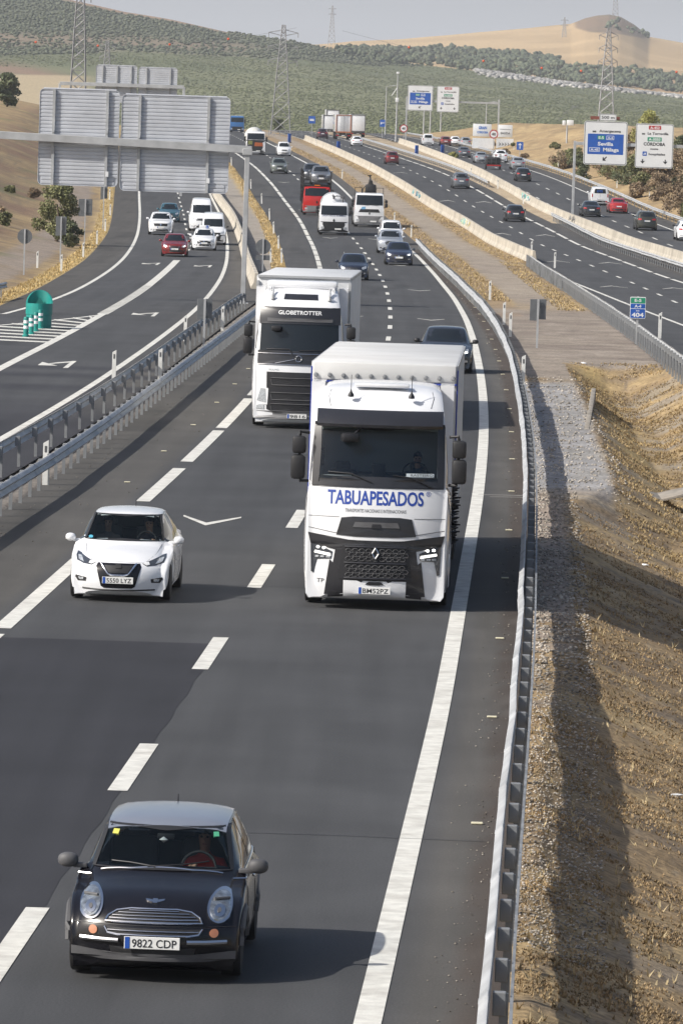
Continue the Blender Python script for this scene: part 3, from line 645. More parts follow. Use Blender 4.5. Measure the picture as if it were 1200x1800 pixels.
# ------------------------------------------------------------ delineators, studs
M_POSTW = mat('white_post_plastic', (.74,.74,.71), .5, var=.05, dirt=.2)
def delin():
    t = thing('delineator_post', '', 'post'); mb = MB()
    mb.prism([(-.06,0),(.06,0),(.06,1.0),(-.06,.93)], -.045, .045, 'xz'); mb.build('body', M_POSTW, t, sm=0)
    m2 = MB(); m2.box((0,-.047,.80), (.05,.008,.14)); m2.build('reflector', M_GREYP, t, sm=0)
    return t
ORD = ['nearest','second','third','fourth','fifth','sixth','seventh','eighth','ninth','tenth','eleventh','twelfth']+['%dth' % i for i in range(13, 60)]
dproto = delin(); dl_used = [False]
def put_delin(X, Y, label, group, h=0., s=1., tilt=0):
    if not dl_used[0]: o = dproto; dl_used[0] = True
    else: o = dup(dproto)
    o.location = (X, Y, float(H(X, Y))+h if h == 0 else float(zp(Y))+h); o.rotation_euler = (0, tilt, 0); o.scale = (s, s, s); tag(o, label, 'post', group)
for i, (X, Y) in enumerate(sorted(DL['ramp'], key=lambda q: q[1])): put_delin(X, Y, ORD[i]+' white delineator post on the yellow grass left of the ramp', 'delineator posts left of the ramp')
for i, (X, Y) in enumerate(sorted(DL['mainl'], key=lambda q: q[1])): put_delin(X, Y, ORD[i]+' white delineator post on the grass strip left of the main carriageway', 'delineator posts left of the main carriageway', tilt=-.05)
for i, (X, Y) in enumerate(sorted(DL['mainr'], key=lambda q: q[1])): put_delin(X, Y, ORD[i]+' white delineator post on the dry strip right of the main carriageway', 'delineator posts right of the main carriageway')
for i, (X, Y) in enumerate(sorted(DL['rails'], key=lambda q: q[1])): put_delin(X, Y, ORD[i]+' white delineator post standing at the guardrails left of the main lanes', 'delineator posts among the left guardrails')
for i, (X, Y) in enumerate(sorted(DL['railr'], key=lambda q: q[1])): put_delin(X, Y, ORD[i]+' white delineator post just behind the curving right shoulder guardrail', 'delineator posts behind the right guardrail')
for i, (X, Y) in enumerate(sorted(DL['r1'], key=lambda q: q[1])): put_delin(X, Y, ORD[i]+' black banded delineator post rising above the guardrail of the middle carriageway', 'delineator posts on the middle carriageway rail', h=.25, s=1.05)
for i, (X, Y) in enumerate(sorted(DL['med'], key=lambda q: q[1])): put_delin(X, Y, ORD[i]+' white delineator post on the strip before the long right barrier', 'delineator posts before the right barrier', h=.02)
for i, (X, Y) in enumerate(sorted(DL['farr'], key=lambda q: q[1])): put_delin(X, Y, ORD[i]+' small delineator above the outermost guardrail by the bushes', 'delineators on the outermost guardrail', h=.45, s=.8)
mb = MB(); mb.box((0,0,.012), (.14,.10,.022), bev=.008); st = mb.build('road_stud', mat('stud_white', (.62,.58,.42), .5), sm=0)
n = 0
for y in np.concatenate([np.arange(68, 300, 12.2), np.arange(305, 420, 15)]):
    o = st if n == 0 else st.copy()
    if n: COL.objects.link(o)
    o.location = (float(K['mainR'](y))+.75, y, float(zp(y))+.004); tag(o, ORD[n]+' small pale road stud on the right shoulder, counted up the picture', 'road stud', 'road studs on the right shoulder'); n += 1
for i, y in enumerate(np.arange(128, 300, 12.)):
    o = st.copy(); COL.objects.link(o); o.location = (float(mainL(y))-.8, y, float(zp(y))+.004); tag(o, ORD[i]+' small pale road stud on the left shoulder by the dense guardrail', 'road stud', 'road studs on the left shoulder')
# ------------------------------------------------------------ signs
M_SIGNW = mat('sign_white', (.74,.75,.76), .45, var=.03, scale=1)
M_SBLUE = mat('sign_blue', (.02,.10,.42), .45); M_SGREEN = mat('sign_green', (.02,.27,.15), .45); M_SRED = mat('sign_red', (.42,.03,.035), .45)
M_ALU = mat('ribbed_aluminium', (.55,.57,.61), .5, .2, var=.07, scale=1.2, dirt=.12)
def rrect(w, h, r, n=5):
    p = []
    for cx, cy, a0 in ((w/2-r,h/2-r,0),(-w/2+r,h/2-r,90),(-w/2+r,-h/2+r,180),(w/2-r,-h/2+r,270)):
        for k in range(n+1): a = R(a0+90*k/n); p.append((cx+r*math.cos(a), cy+r*math.sin(a)))
    return p
def back_panel(par, x, z, w, h, uprights, y=0., rib=.175):
    """back of a slatted aluminium sign panel"""
    mb = MB(); out = rrect(w, h, .22)
    mb.prism([(x+a, z+b) for a, b in out], y+.03, y+.06, 'xz')
    k = z-h/2+.06
    while k < z+h/2-.04:
        ww = w-.06 if abs(k-z) < h/2-.25 else w-.35
        mb.prism([(y+.03,k),(y+.005,k+.02),(y+.0,k+rib*.45),(y+.005,k+rib*.8),(y+.03,k+rib*.88)], x-ww/2, x+ww/2, 'yz'); k += rib
    o = mb.build('sign_panel', M_ALU, par, sm=25)
    m3 = MB(); rim = rrect(w, h, .22); ri = rrect(w-.05, h-.05, .2)
    nn = len(rim); vs = [(x+a, y-.02, z+b) for a, b in rim]+[(x+a, y-.02, z+b) for a, b in ri]+[(x+a, y+.07, z+b) for a, b in rim]
    m3.add(vs, [(i, (i+1)%nn, nn+(i+1)%nn, nn+i) for i in range(nn)]+[(i, 2*nn+i, 2*nn+(i+1)%nn, (i+1)%nn) for i in range(nn)]); m3.build('rim', M_ALU, o, sm=0)
    for u in uprights:
        m2 = MB(); m2.box((x+u, y-.06, z), (.08,.10,h-.02)); m2.box((x+u, y-.115, z), (.13,.012,h-.02)); m2.box((x+u, y-.15, z-.28), (.10,.14,.10)); m2.box((x+u, y-.15, z+.28), (.10,.14,.10)); m2.build('upright', M_GALV, o, sm=0)
    m4 = MB(); m4.box((x+uprights[-1]+.06-.0, y-.125, z-h*.37), (.14,.02,.24)); m4.build('sticker', M_SIGNW, o, sm=0)
    return o
# near gantry over ramp and shoulder
Xg0, Yg0 = -4.96, 268.9; zg = float(zp(Yg0)); HB = 7.15
g1 = thing('sign_gantry', 'near grey sign gantry with two large ribbed sign backs over the ramp', 'sign gantry', (Xg0, Yg0, zg))
mb = MB(); mb.box((0,0,HB/2), (.23,.23,HB), bev=.02); mb.box((0,0,.03),(.5,.5,.06)); mb.box((0,0,HB+.02),(.46,.36,.30), bev=.02); mb.build('post', M_GALV, g1, sm=20)
mb = MB(); L_ = 15.; SK = .055
mb.box((-L_/2,0,HB+.12+.0), (L_,.26,.36), bev=.02); bm_ = mb.build('beam', M_GALV, g1, sm=20); bm_.rotation_euler = (0, R(1.6), 0)
mb = MB(); mb.box((-L_,0,(HB+.2)/2), (.23,.23,HB+.2)); mb.build('post', M_GALV, g1, sm=0)
mb = MB(); mb.box((.03,0,HB+.26),(.14,.16,.16), bev=.03); mb.lathe([(0,.03),(.5,.01)],(0,0,HB+.3),'z',6); mb.build('lamp', M_DARK, g1)
back_panel(g1, -3.43, HB+.28, 5.12, 4.55, (-2.0+.30, 1.55-.0), y=.32)
back_panel(g1, -7.98, HB+.44, 3.78, 4.55, (-1.2, 1.32), y=.32)
# second gantry further up the ramp
X2, Y2 = -16.5, 552.; z2 = float(zp(Y2)); HB2 = 10.55
g2 = thing('sign_gantry', 'smaller farther sign gantry above the near one, two sign backs', 'sign gantry', (X2, Y2, z2))
mb = MB(); mb.box((0,0,HB2/2), (.24,.24,HB2), bev=.02); mb.build('post', M_GALV, g2, sm=20)
mb = MB(); mb.box((-6.,0,HB2), (12.,.28,.34), bev=.02); mb.build('beam', M_GALV, g2, sm=20)
mb = MB(); mb.box((-12,0,HB2/2), (.24,.24,HB2), bev=.02); mb.build('post', M_GALV, g2, sm=20)
back_panel(g2, -2.55, HB2-.0, 3.75, 3.6, (-1.1, 1.2), y=.32, rib=.2); back_panel(g2, -6.55, HB2+.1, 4.0, 3.6, (-1.35, 0.05, 1.4), y=.32, rib=.2)
def front_sign(par, kind, x, z, w, y=-.3, near=True):
    """kind 0: Sevilla / Malaga, kind 1: Cordoba; y = plane of the face (towards the viewer)"""
    h = w*1.0 if kind == 0 else w*1.17
    k = w/4.0
    mb = MB(); mb.prism([(x+a, z+b) for a, b in rrect(w, h, .22*k)], y+.004, y+.07, 'xz'); p = mb.build('sign_panel', M_SIGNW, par, sm=0)
    nn = 24; rim = rrect(w-.10*k, h-.10*k, .18*k); ri = rrect(w-.20*k, h-.20*k, .15*k); nn = len(rim)
    m3 = MB(); m3.add([(x+a, y, z+b) for a, b in rim]+[(x+a, y, z+b) for a, b in ri], [(i, (i+1)%nn, nn+(i+1)%nn, nn+i) for i in range(nn)]); m3.build('border', M_INK, p, sm=0)
    ink = MB(); wht = MB(); blu = MB(); grn = MB(); red = MB()
    T = lambda b_, s, cx, cz, hh, ww=None, bold=.025, d=.003: text_mb(b_, s, (x+cx*k, y-d, z+cz*k-hh*k/2), hh*k, bold, w=None if ww is None else ww*k)
    def tile(b_, cx, cz, ww, hh, d=.002): b_.prism([(x+cx*k+a*k, z+cz*k+b*k) for a, b in rrect(ww, hh, min(.05, hh*.2))], y-d, y+.002, 'xz')
    def icon(cx, cz, b_=None):
        tile(wht, cx, cz, .40, .40, .002)
        q = ink if b_ is None else b_
        for i in range(3): q.prism([(x+(cx-.17+i*.11)*k, z+(cz-.15)*k),(x+(cx-.17+i*.11+.10)*k, z+(cz-.15)*k),(x+(cx-.17+i*.11+.10)*k, z+(cz-.04)*k),(x+(cx-.17+i*.11)*k, z+(cz+.03)*k)], y-.006, y-.001, 'xz')
    if kind == 0:
        T(ink, 'Amargacena', .38, 1.12, .24, 2.0); icon(-1.05, 1.12)
        tile(blu, 0, -.1, 3.3, 1.88)
        tile(grn, -.42, .5, .68, .36, .004); T(wht, 'E-5', -.42, .5, .25, .48, d=.006); tile(wht, .42, .5, .70, .38, .0035); tile(blu, .42, .5, .62, .30, .005); T(wht, 'A-4', .42, .5, .22, .48, d=.007)
        T(wht, 'Sevilla', .0, -.06, .33, 1.42, .03, .005)
        tile(wht, -1.0, -.62, .98, .38, .0035); tile(blu, -1.0, -.62, .90, .30, .005); T(wht, 'A-45', -1.0, -.62, .22, .76, d=.007); T(wht, 'Málaga', .52, -.58, .33, 1.46, .03, .005)
        q = lambda pts: ink.prism([(x+a*k, z+b*k) for a, b in pts], y-.005, y+.002, 'xz')
        q([(-.22,-1.62),(.10,-1.62),(-.22,-1.30)]); q([(-.14,-1.47),(-.07,-1.54),(.18,-1.29),(.11,-1.22)]); q([(-.22,-1.34),(-.14,-1.26),(-.14,-1.5)]); 
    else:
        tile(red, 0, 1.93, 1.3, .42, .003); T(wht, 'A-452', 0, 1.93, .28, 1.0, d=.006)
        T(ink, 'La Torrecilla', .35, 1.32, .26, 2.2, d=.004); icon(-1.18, 1.32)
        tile(grn, 0, .70, 1.5, .42, .003); T(wht, 'A-3050', 0, .70, .28, 1.25, d=.006)
        T(ink, 'CÓRDOBA', 0, .20, .34, 2.3, .03, .004); T(ink, 'oeste', 0, -.30, .2, .85, d=.004); T(ink, 'hospitales', .30, -.86, .24, 1.75, d=.004)
        tile(blu, -1.0, -.84, .46, .46, .003); wht.box((x-1.0*k, y-.006, z-.9*k), (.3*k,.004,.07*k)); wht.box((x-.95*k, y-.006, z-.8*k), (.12*k,.004,.12*k))
        for s in (-1, 1):
            q = lambda pts: ink.prism([(x+(a+s*1.2)*k, z+(b)*k) for a, b in pts], y-.005, y+.002, 'xz')
            q([(-.055,-1.42),(.055,-1.42),(.055,-1.75),(-.055,-1.75)]); q([(-.24,-1.62),(0,-1.90),(.24,-1.62),(.15,-1.60),(0,-1.72),(-.15,-1.60)])
    for b_, m_, n_ in ((blu,M_SBLUE,'blue_field'),(grn,M_SGREEN,'green_field'),(red,M_SRED,'red_field'),(wht,M_SIGNW,'lettering'),(ink,M_INK,'lettering')):
        if b_.v: b_.build(n_, m_, p, sm=0)
    return p
X3, Y3 = 20.42, 525.8; z3 = float(zp(Y3)); HB3 = 6.95
g3 = thing('sign_gantry', 'big gantry at far right with Sevilla sign, 500 m plate and Córdoba sign', 'sign gantry', (X3, Y3, z3))
mb = MB(); mb.box((0,0,HB3/2), (.24,.24,HB3+.2), bev=.02); mb.build('post', M_GALV, g3, sm=20)
mb = MB(); mb.box((7.,0,HB3-.12), (14.,.28,.30), bev=.02); mb.build('beam', M_GALV, g3, sm=20)
mb = MB(); mb.box((14,0,HB3/2), (.24,.24,HB3+.2), bev=.02); mb.build('post', M_GALV, g3, sm=20)
front_sign(g3, 0, 2.80, HB3-.02, 4.0); front_sign(g3, 1, 7.30, HB3-.14, 3.48)
mb = MB(); mb.prism([(2.95+a, HB3+2.35+b) for a, b in rrect(1.55,.62,.1)], -.3, -.24, 'xz'); p5 = mb.build('distance_plate', M_SIGNW, g3, sm=0)
rim = rrect(1.49,.56,.09); ri = rrect(1.43,.50,.07); nn = len(rim); m3 = MB(); m3.add([(2.95+a,-.304,HB3+2.35+b) for a, b in rim]+[(2.95+a,-.304,HB3+2.35+b) for a, b in ri], [(i,(i+1)%nn,nn+(i+1)%nn,nn+i) for i in range(nn)])
text_mb(m3, '500 m', (2.95,-.305,HB3+2.22), .27, .02, w=1.2); m3.build('lettering', M_INK, p5, sm=0)
mb = MB(); mb.box((2.7,.0,HB3+2.28), (2.7,.06,.30)); mb.build('crossbar', mat('brown_paint', (.22,.07,.05), .6), g3, sm=0)
X4, Y4 = 8.3, 905.; z4 = float(zp(Y4)); HB4 = 7.35
g4 = thing('sign_gantry', 'distant gantry spanning the middle carriageway with small Sevilla and Córdoba signs', 'sign gantry', (X4, Y4, z4))
for xx in (0, 14.6):
    mb = MB(); mb.box((xx,0,HB4/2-.6), (.26,.26,HB4+1.2), bev=.02); mb.build('post', M_GALV, g4, sm=20)
mb = MB(); mb.box((7.3,0,HB4-.6), (14.6,.28,.3)); mb.build('beam', M_GALV, g4, sm=20)
front_sign(g4, 0, 2.1, HB4-.15, 4.0); front_sign(g4, 1, 6.5, HB4-.2, 3.5)
# km sign
kx, ky = 11.52, 226.6; kz = float(zp(ky))
t = thing('kilometre_sign', 'green and blue road sign reading E-5 A-4 km 404', 'road sign', (kx, ky, kz))
mb = MB(); mb.box((0,0,.95), (.08,.05,1.9)); mb.build('post', M_GALV, t, sm=0)
mb = MB(); mb.prism([(a,1.45+b) for a, b in rrect(.62,.86,.04)], -.06, -.03, 'xz'); p = mb.build('sign_panel', M_SIGNW, t, sm=0)
b_ = MB(); b_.prism([(a,1.735+b) for a, b in rrect(.58,.22,.03)], -.064, -.06, 'xz'); b_.build('green_field', M_SGREEN, p, sm=0)
b_ = MB(); b_.prism([(a,1.515+b) for a, b in rrect(.58,.18,.03)], -.064, -.06, 'xz'); b_.prism([(a,1.22+b) for a, b in rrect(.58,.36,.03)], -.064, -.06, 'xz'); b_.build('blue_field', M_SBLUE, p, sm=0)
b_ = MB()
for s, z_, h_, w_ in (('E-5',1.685,.12,.27),('A-4',1.455,.12,.27),('km',1.305,.06,.13),('404',1.085,.17,.48)): text_mb(b_, s, (0,-.067,z_), h_, .03, w=w_)
b_.build('lettering', M_SIGNW, p, sm=0)
def back_sign(X, Y, label, shape='rect', w=.9, h=1.35, ph=1.3, name='road_sign'):
    z = float(H(X, Y)); t = thing(name, label, 'road sign', (X, Y, z))
    mb = MB(); mb.box((0,0,(ph+h)/2), (.08,.04,ph+h)); mb.build('post', M_GALV, t, sm=0)
    mb = MB()
    if shape == 'round': mb.lathe([(.04,w/2),(.06,w/2)], (0,0,ph+w/2), 'y', 32); 
    elif shape == 'split':
        mb.box((-w*.27,.05,ph+h/2), (w*.46,.03,h), bev=.01); mb.box((w*.27,.10,ph+h/2+.03), (w*.46,.03,h*.95), bev=.01)
    else: mb.prism([(a,ph+h/2+b) for a, b in rrect(w,h,.06)], .03, .06, 'xz')
    mb.box((0,.035,ph+h*.25 if shape != 'round' else ph+w*.3),(w*.6,.02,.04)); mb.box((0,.035,ph+h*.75 if shape != 'round' else ph+w*.7),(w*.6,.02,.04))
    mb.build('sign_panel', mat('sign_back_grey', (.16,.17,.18), .55, .4, var=.1), t, sm=20); return t
back_sign(7.27, 217.9, 'grey back of a square sign on a single post in the gravel gore', 'split', .62, .82, 1.05)
back_sign(-17.83, 312.6, 'grey round sign back on a post at the left edge', 'round', .82, .82, 1.7)
back_sign(-17.91, 353.1, 'dark rectangular sign back just right of the round one', 'split', .66, 1.2, 1.6)
back_sign(-19.0, 408, 'pair of rectangular sign backs in the middle of the left verge row', 'split', 1.0, 1.25, 1.9)
back_sign(-19.6, 452, 'farthest small sign back of the left verge row, below the big panel', 'split', .55, 1.0, 2.4)
t5 = back_sign(-4.92, 324.0, 'grey round sign back with a small plate beside the tall gantry post', 'round', .86, .86, 1.4)
mb = MB(); mb.box((0,.05,1.2), (.8,.03,.28)); mb.build('plate', mat('sign_back_grey', (.16,.17,.18)), t5, sm=0)
back_sign(-5.21, 207.5, 'square sign back standing between the two left guardrails', 'split', .55, .75, 1.0)
def round_sign(X, Y, label, ph=2.6, r=.55, num='40'):
    z = float(zp(Y)); t = thing('speed_limit_sign', label, 'road sign', (X, Y, z))
    mb = MB(); mb.box((0,0,(ph+r)/2), (.09,.05,ph+r)); mb.build('post', M_GALV, t, sm=0)
    mb = MB(); mb.lathe([(-.06,r),(-.03,r)], (0,0,ph), 'y', 32); p = mb.build('sign_panel', M_SRED, t, sm=20)
    mb = MB(); mb.lathe([(-.066,r*.76),(-.06,r*.76)], (0,0,ph), 'y', 32); mb.build('white_field', M_SIGNW, p, sm=20)
    mb = MB(); text_mb(mb, num, (0,-.07,ph-r*.3), r*.62, .03, w=r*.95); mb.build('lettering', M_INK, p, sm=0)
round_sign(7.9, 900., 'round red-rimmed 40 limit sign by the gantry post left of the white van', 2.35, .62)
round_sign(19.4, 790., 'round red-rimmed 40 limit sign in front of the white roadside boards', 3.0, .62)
# blue signs far away
def blue_sign(X, Y, label, w, h, ph, txt=None):
    z = float(zp(Y)); t = thing('road_sign', label, 'road sign', (X, Y, z)); mb = MB(); mb.box((0,0,(ph+h)/2), (.1,.05,ph+h)); mb.build('post', M_GALV, t, sm=0)
    mb = MB(); mb.prism([(a,ph+h/2+b) for a, b in rrect(w,h,.08)], -.07, -.03, 'xz'); p = mb.build('sign_panel', M_SBLUE, t, sm=0)
    mb = MB(); 
    if txt: text_mb(mb, txt, (0,-.075,ph+h*.35), h*.3, .02, w=w*.7)
    else: mb.box((0,-.075,ph+h*.42),(w*.12,.006,h*.5)); mb.prism([(-w*.3,ph+h*.6),(w*.3,ph+h*.6),(0,ph+h*.85)], -.078, -.073, 'xz')
    mb.build('symbol', M_SIGNW, p, sm=0)
blue_sign(4.9, 975, 'small blue sign right of the far trucks', .9, 1.2, 2.0, 'P')
blue_sign(-7.4, 1010, 'small blue sign left of the far trucks above the bridge rail', 1.2, 1.3, 2.0, 'i')
blue_sign(22.5, 770, 'small blue arrow sign at the foot of the sandy mound', .9, 1.1, 1.2)
M_BOARD = mat('board_white', (.70,.72,.74), .5, var=.04)
def blue_panel(X, Y, label):
    z = float(zp(Y)); t = thing('marker_board', label, 'marker board', (X, Y, z)); mb = MB(); mb.box((0,0,.7), (.5,.12,1.4), rz=.5, bev=.02); mb.build('panel', M_SBLUE, t)
    mb = MB(); mb.box((0,0,.05), (.7,.5,.1)); mb.build('foot', M_DARK, t, sm=0)
blue_panel(-2.0, 785, 'blue marker board at the start of the barrier by the far dark car'); blue_panel(12.3, 785, 'blue marker board at the start of the long barrier near the white van')
blue_panel(8.6, 770, 'blue marker board at the rail below the 40 limit sign'); blue_panel(-9.6, 860, 'blue marker board behind the small white van')
# roadside boards at the far right
t = thing('roadside_board', 'large white board with blue lettering beyond the far right road', 'signboard', (19.5, 830., float(zp(830.))))
mb = MB(); mb.box((-.8,0,3.1), (2.7,.12,1.8), bev=.03); mb.build('panel', M_BOARD, t); mb = MB(); mb.box((-.6,0,1.2), (3.2,.1,1.5)); mb.build('lower_panel', M_BOARD, t, sm=0)
mb = MB(); text_mb(mb, 'GRAN', (-.75,-.07,3.25), .42, .05, w=1.2); text_mb(mb, 'CORDOBA', (-.75,-.07,2.65), .32, .04, w=1.6); mb.build('lettering', mat('board_blue', (.03,.15,.5)), t, sm=0)
t = thing('roadside_board', 'second white board with grey lettering, chevrons at its foot', 'signboard', (22.3, 832., float(zp(832.))))
mb = MB(); mb.box((-.2,0,3.05), (2.1,.12,1.8), bev=.03); mb.build('panel', M_BOARD, t); mb = MB(); mb.box((-.2,0,1.2), (2.5,.1,1.5)); mb.build('lower_panel', M_BOARD, t, sm=0)
mb = MB(); text_mb(mb, 'SALIDA', (-.2,-.07,2.6), .3, .03, w=1.4); mb.box((-.2,-.07,3.3),(1.6,.01,.05)); mb.build('lettering', M_GREYP, t, sm=0)
mb = MB()
for i in range(4): x = -1.1+i*.42; mb.prism([(x,.95),(x+.12,.95),(x+.3,1.15),(x+.12,1.35),(x,1.35),(x+.18,1.15)], -.08, -.06, 'xz')
mb.build('chevron', M_INK, t, sm=0)
# ------------------------------------------------------------ lamp posts, crash cushion
def mast(X, Y, h, label, kind=0, cat='lamp post'):
    z = float(zp(Y)); t = thing('street_lamp' if kind == 0 else 'camera_mast', label, cat, (X, Y, z)); mb = MB(); mb.tube([(0,0,0),(0,0,h*.5),(0,0,h)], [.16,.12,.08], 10); mb.build('pole', M_GALV, t)
    mb = MB()
    if kind == 1:
        mb.box((0,0,h-.1), (.5,.3,.35), bev=.04); mb.box((0,0,h*.6), (.55,.3,.7), bev=.03); mb.tube([(0,0,h*.78),(-.9,0,h*.66)], .06, 6); mb.build('camera_box', M_SIGNW, t)
    else: mb.tube([(0,0,h),(.5,0,h+.25),(1.2,0,h+.3)], .05, 6); mb.box((1.5,0,h+.3), (.8,.25,.14), bev=.04); mb.build('lamp_head', M_GALV, t)
mast(6.9, 925, 11.2, 'tall grey camera mast left of the small Sevilla sign', 1, 'mast')
for i, (x_, y_, hh) in enumerate(((6.0,1080,9),(13.3,1085,9),(14.6,1090,9),(16.6,1090,8),(24.3,1050,6.5))):
    mast(x_, y_, hh, ['first','second','third','fourth','short last'][i]+' thin distant lamp post beyond the crest of the right-hand carriageways', 0)
for o in COL.objects:
    if o.get('label', '').startswith('thin distant lamp'): o['group'] = 'thin distant lamp posts beyond the crest'
M_TEAL = mat('teal_plastic', (.012,.24,.21), .45, var=.12, scale=2)
ax, ay = -12.09, 223.2
t = thing('crash_cushion', 'green plastic crash cushion drum open at the top on the gore', 'crash cushion', (ax, ay, float(zp(ay))))
mb = MB(); vs = []; n_ = 32; rr = .5
for k in range(n_+1):
    a = 2*math.pi*k/n_; x_ = .5*math.sin(a); y_ = -.6*math.cos(a); top = 1.02-.42*math.cos(a)*.0+ (.36 if y_ > 0 else .0)*abs(y_)/.6
    hh = .98+.5*max(0, y_/.6)
    for s_, z_ in ((1,0),(1.0,hh*.55),(1.05,hh*.56),(1.05,hh),(.93,hh),(.86,.66)): vs.append((x_*s_, y_*s_, z_))
mb.add(vs, [(i*6+k, i*6+k+1, (i+1)*6+k+1, (i+1)*6+k) for i in range(n_) for k in range(5)]); mb.lathe([(.64,.45),(.66,.45)], (0,0,0), 'z', 24); mb.build('drum', M_TEAL, t, sm=30)
mb = MB(); mb.prism([(-.3,.75),(.3,.75),(0,1.2)], .38, .4, 'xz'); mb.build('emblem', mat('teal_dark', (.01,.15,.13)), t, sm=0)
def bollard():
    t = thing('flexible_bollard', 'green flexible bollard with white bands standing before the crash cushion', 'bollard', group='green bollards in front of the crash cushion')
    mb = MB(); mb.lathe([(0,.13),(.06,.13),(.08,.095),(.70,.095),(.74,.08),(.75,0.0)], (0,0,0), 'z', 20); mb.build('tube', M_TEAL, t)
    for zz in (.36,.56): mb = MB(); mb.lathe([(zz-.055,.098),(zz+.055,.098)], (0,0,0), 'z', 20); mb.build('band', M_SIGNW, t)
    return t
bp = bollard()
for i in range(5):
    o = bp if i == 0 else dup(bp); X, Y = [(-11.98, 212.5), (-11.94, 215.3), (-11.96, 218.7), (-11.98, 222.3), (-12.03, 226.7)][i]; o['label'] = ['nearest','second','third','fourth','farthest'][i]+' green flexible bollard with white bands before the crash cushion'; o.location = (X, Y, float(zp(Y))+.004)
# ------------------------------------------------------------ pylons and marker balls
M_PYL = mat('pylon_steel', (.30,.30,.31), .6, .4, var=.1)
def pylon(X, Y, label, h, base, arms=3, zb=None, aw=3.4, th=.09, name='pylon'):
    z = float(H(X, Y)) if zb is None else zb
    t = thing(name, label, 'pylon', (X, Y, z)); body = MB()
    hw = lambda q: base/2*(1-q)**1.0*.82+.35 if q < .62 else base/2*(.38)*.82*(1-(q-.62)/.38*.75)+.35*(1-(q-.62)/.38*.6)
    lv = [0]; 
    while lv[-1] < 1: lv.append(min(1, lv[-1]+max(.035, hw(lv[-1])*1.7/h)))
    for sx in (-1,1):
        for sy in (-1,1): body.tube([(sx*hw(q), sy*hw(q), q*h) for q in lv], th, 4)
    for a, b in zip(lv[:-1], lv[1:]):
        for s in (-1,1):
            body.tube([(-hw(a),s*hw(a),a*h),(hw(b),s*hw(b),b*h)], th*.6, 4); body.tube([(hw(a),s*hw(a),a*h),(-hw(b),s*hw(b),b*h)], th*.6, 4)
            body.tube([(s*hw(a),-hw(a),a*h),(s*hw(b),hw(b),b*h)], th*.6, 4); body.tube([(s*hw(a),hw(a),a*h),(s*hw(b),-hw(b),b*h)], th*.6, 4)
            body.tube([(-hw(b),s*hw(b),b*h),(hw(b),s*hw(b),b*h)], th*.5, 4)
    body.build('lattice_tower', M_PYL, t, sm=0)
    for i in range(arms):
        q = .93-i*.13; zz = q*h; mb = MB()
        mb.tube([(-hw(q),0,zz),(hw(q),0,zz)], th, 4)
        for s in (-1,1):
            mb.tube([(s*hw(q),0,zz+.5),(s*aw,0,zz)], th*.7, 4); mb.tube([(s*hw(q),0,zz-.5),(s*aw,0,zz)], th*.7, 4); mb.tube([(s*aw,0,zz),(s*aw,0,zz-.8)], .06, 5)
        mb.build('cross_arm', M_PYL, t, sm=0)
pylon(-12.9, 1010, 'tall lattice pylon standing behind the concrete mixer truck', 19.2, 3.4, aw=2.6, th=.085)
pylon(-36.8, 760, 'lattice pylon at upper left running out of the top of the picture', 24.0, 2.2, 2, aw=1.4, th=.075)
pylon(-52.6, 1210, 'small lattice pylon right of the taller left one, behind the sign backs', 17.5, 2.6, 2, aw=1.6, th=.08)
pylon(41.9, 950, 'lattice pylon behind the Sevilla sign with three short arms', 16.5, 2.4, 3, aw=1.55, th=.075)
for a, b, l, h_ in ((-21.2,4900,'thin faint pylon on the skyline left of the golden hill',36),(176,4850,'thin faint pylon standing on the golden hillside',34),(239,5300,'faint pylon behind the brown knoll on the skyline',44)):
    z_ = 8.5+(YH(625+a/b*1e4)-{-21.2:85,176:102,239:45}[a])/1e4*b; pylon(a, b, l, h_, 7.0, 2, zb=z_, aw=3.2, th=.2)
def cable(pts, label, balls):
    t = thing('power_line', label, 'power line', pts[0]); p0 = Vector(pts[0]); a, b = [Vector(q) for q in pts]
    P_ = []; 
    for i in range(41):
        s = i/40; q = a.lerp(b, s); q.z -= 4*s*(1-s)*4; P_.append(q-p0)
    mb = MB(); mb.tube(P_, .018, 4); mb.build('cable', M_GREYP, t, sm=0)
    mb = MB(); mb.lathe([(-.25,0.001),(-.22,.12),(-.12,.22),(0,.25),(.12,.22),(.22,.12),(.25,.001)], (0,0,0), 'x', 12); pb = None
    for s in balls:
        q = a.lerp(b, s); q.z -= 4*s*(1-s)*4
        o = mb.build('marker_ball', mat('orange_ball', (.65,.10,.03), .5), t) if pb is None else pb.copy()
        if pb: COL.objects.link(o)
        pb = pb or o; o.location = q-p0
def PT(px_, py_, D): return ((px_-625)/1e4*D, D, 8.5+(YH(px_)-py_)/1e4*D)
cable((PT(-140,42,1120), PT(520,50,1120)), 'power line with orange marker balls across the upper left hillside', (.21,.31,.475,.665,.82))
cable((PT(600,55,1150), PT(1320,118,1150)), 'power line with orange marker balls across the golden hill on the right', (.163,.345,.487,.583,.815))
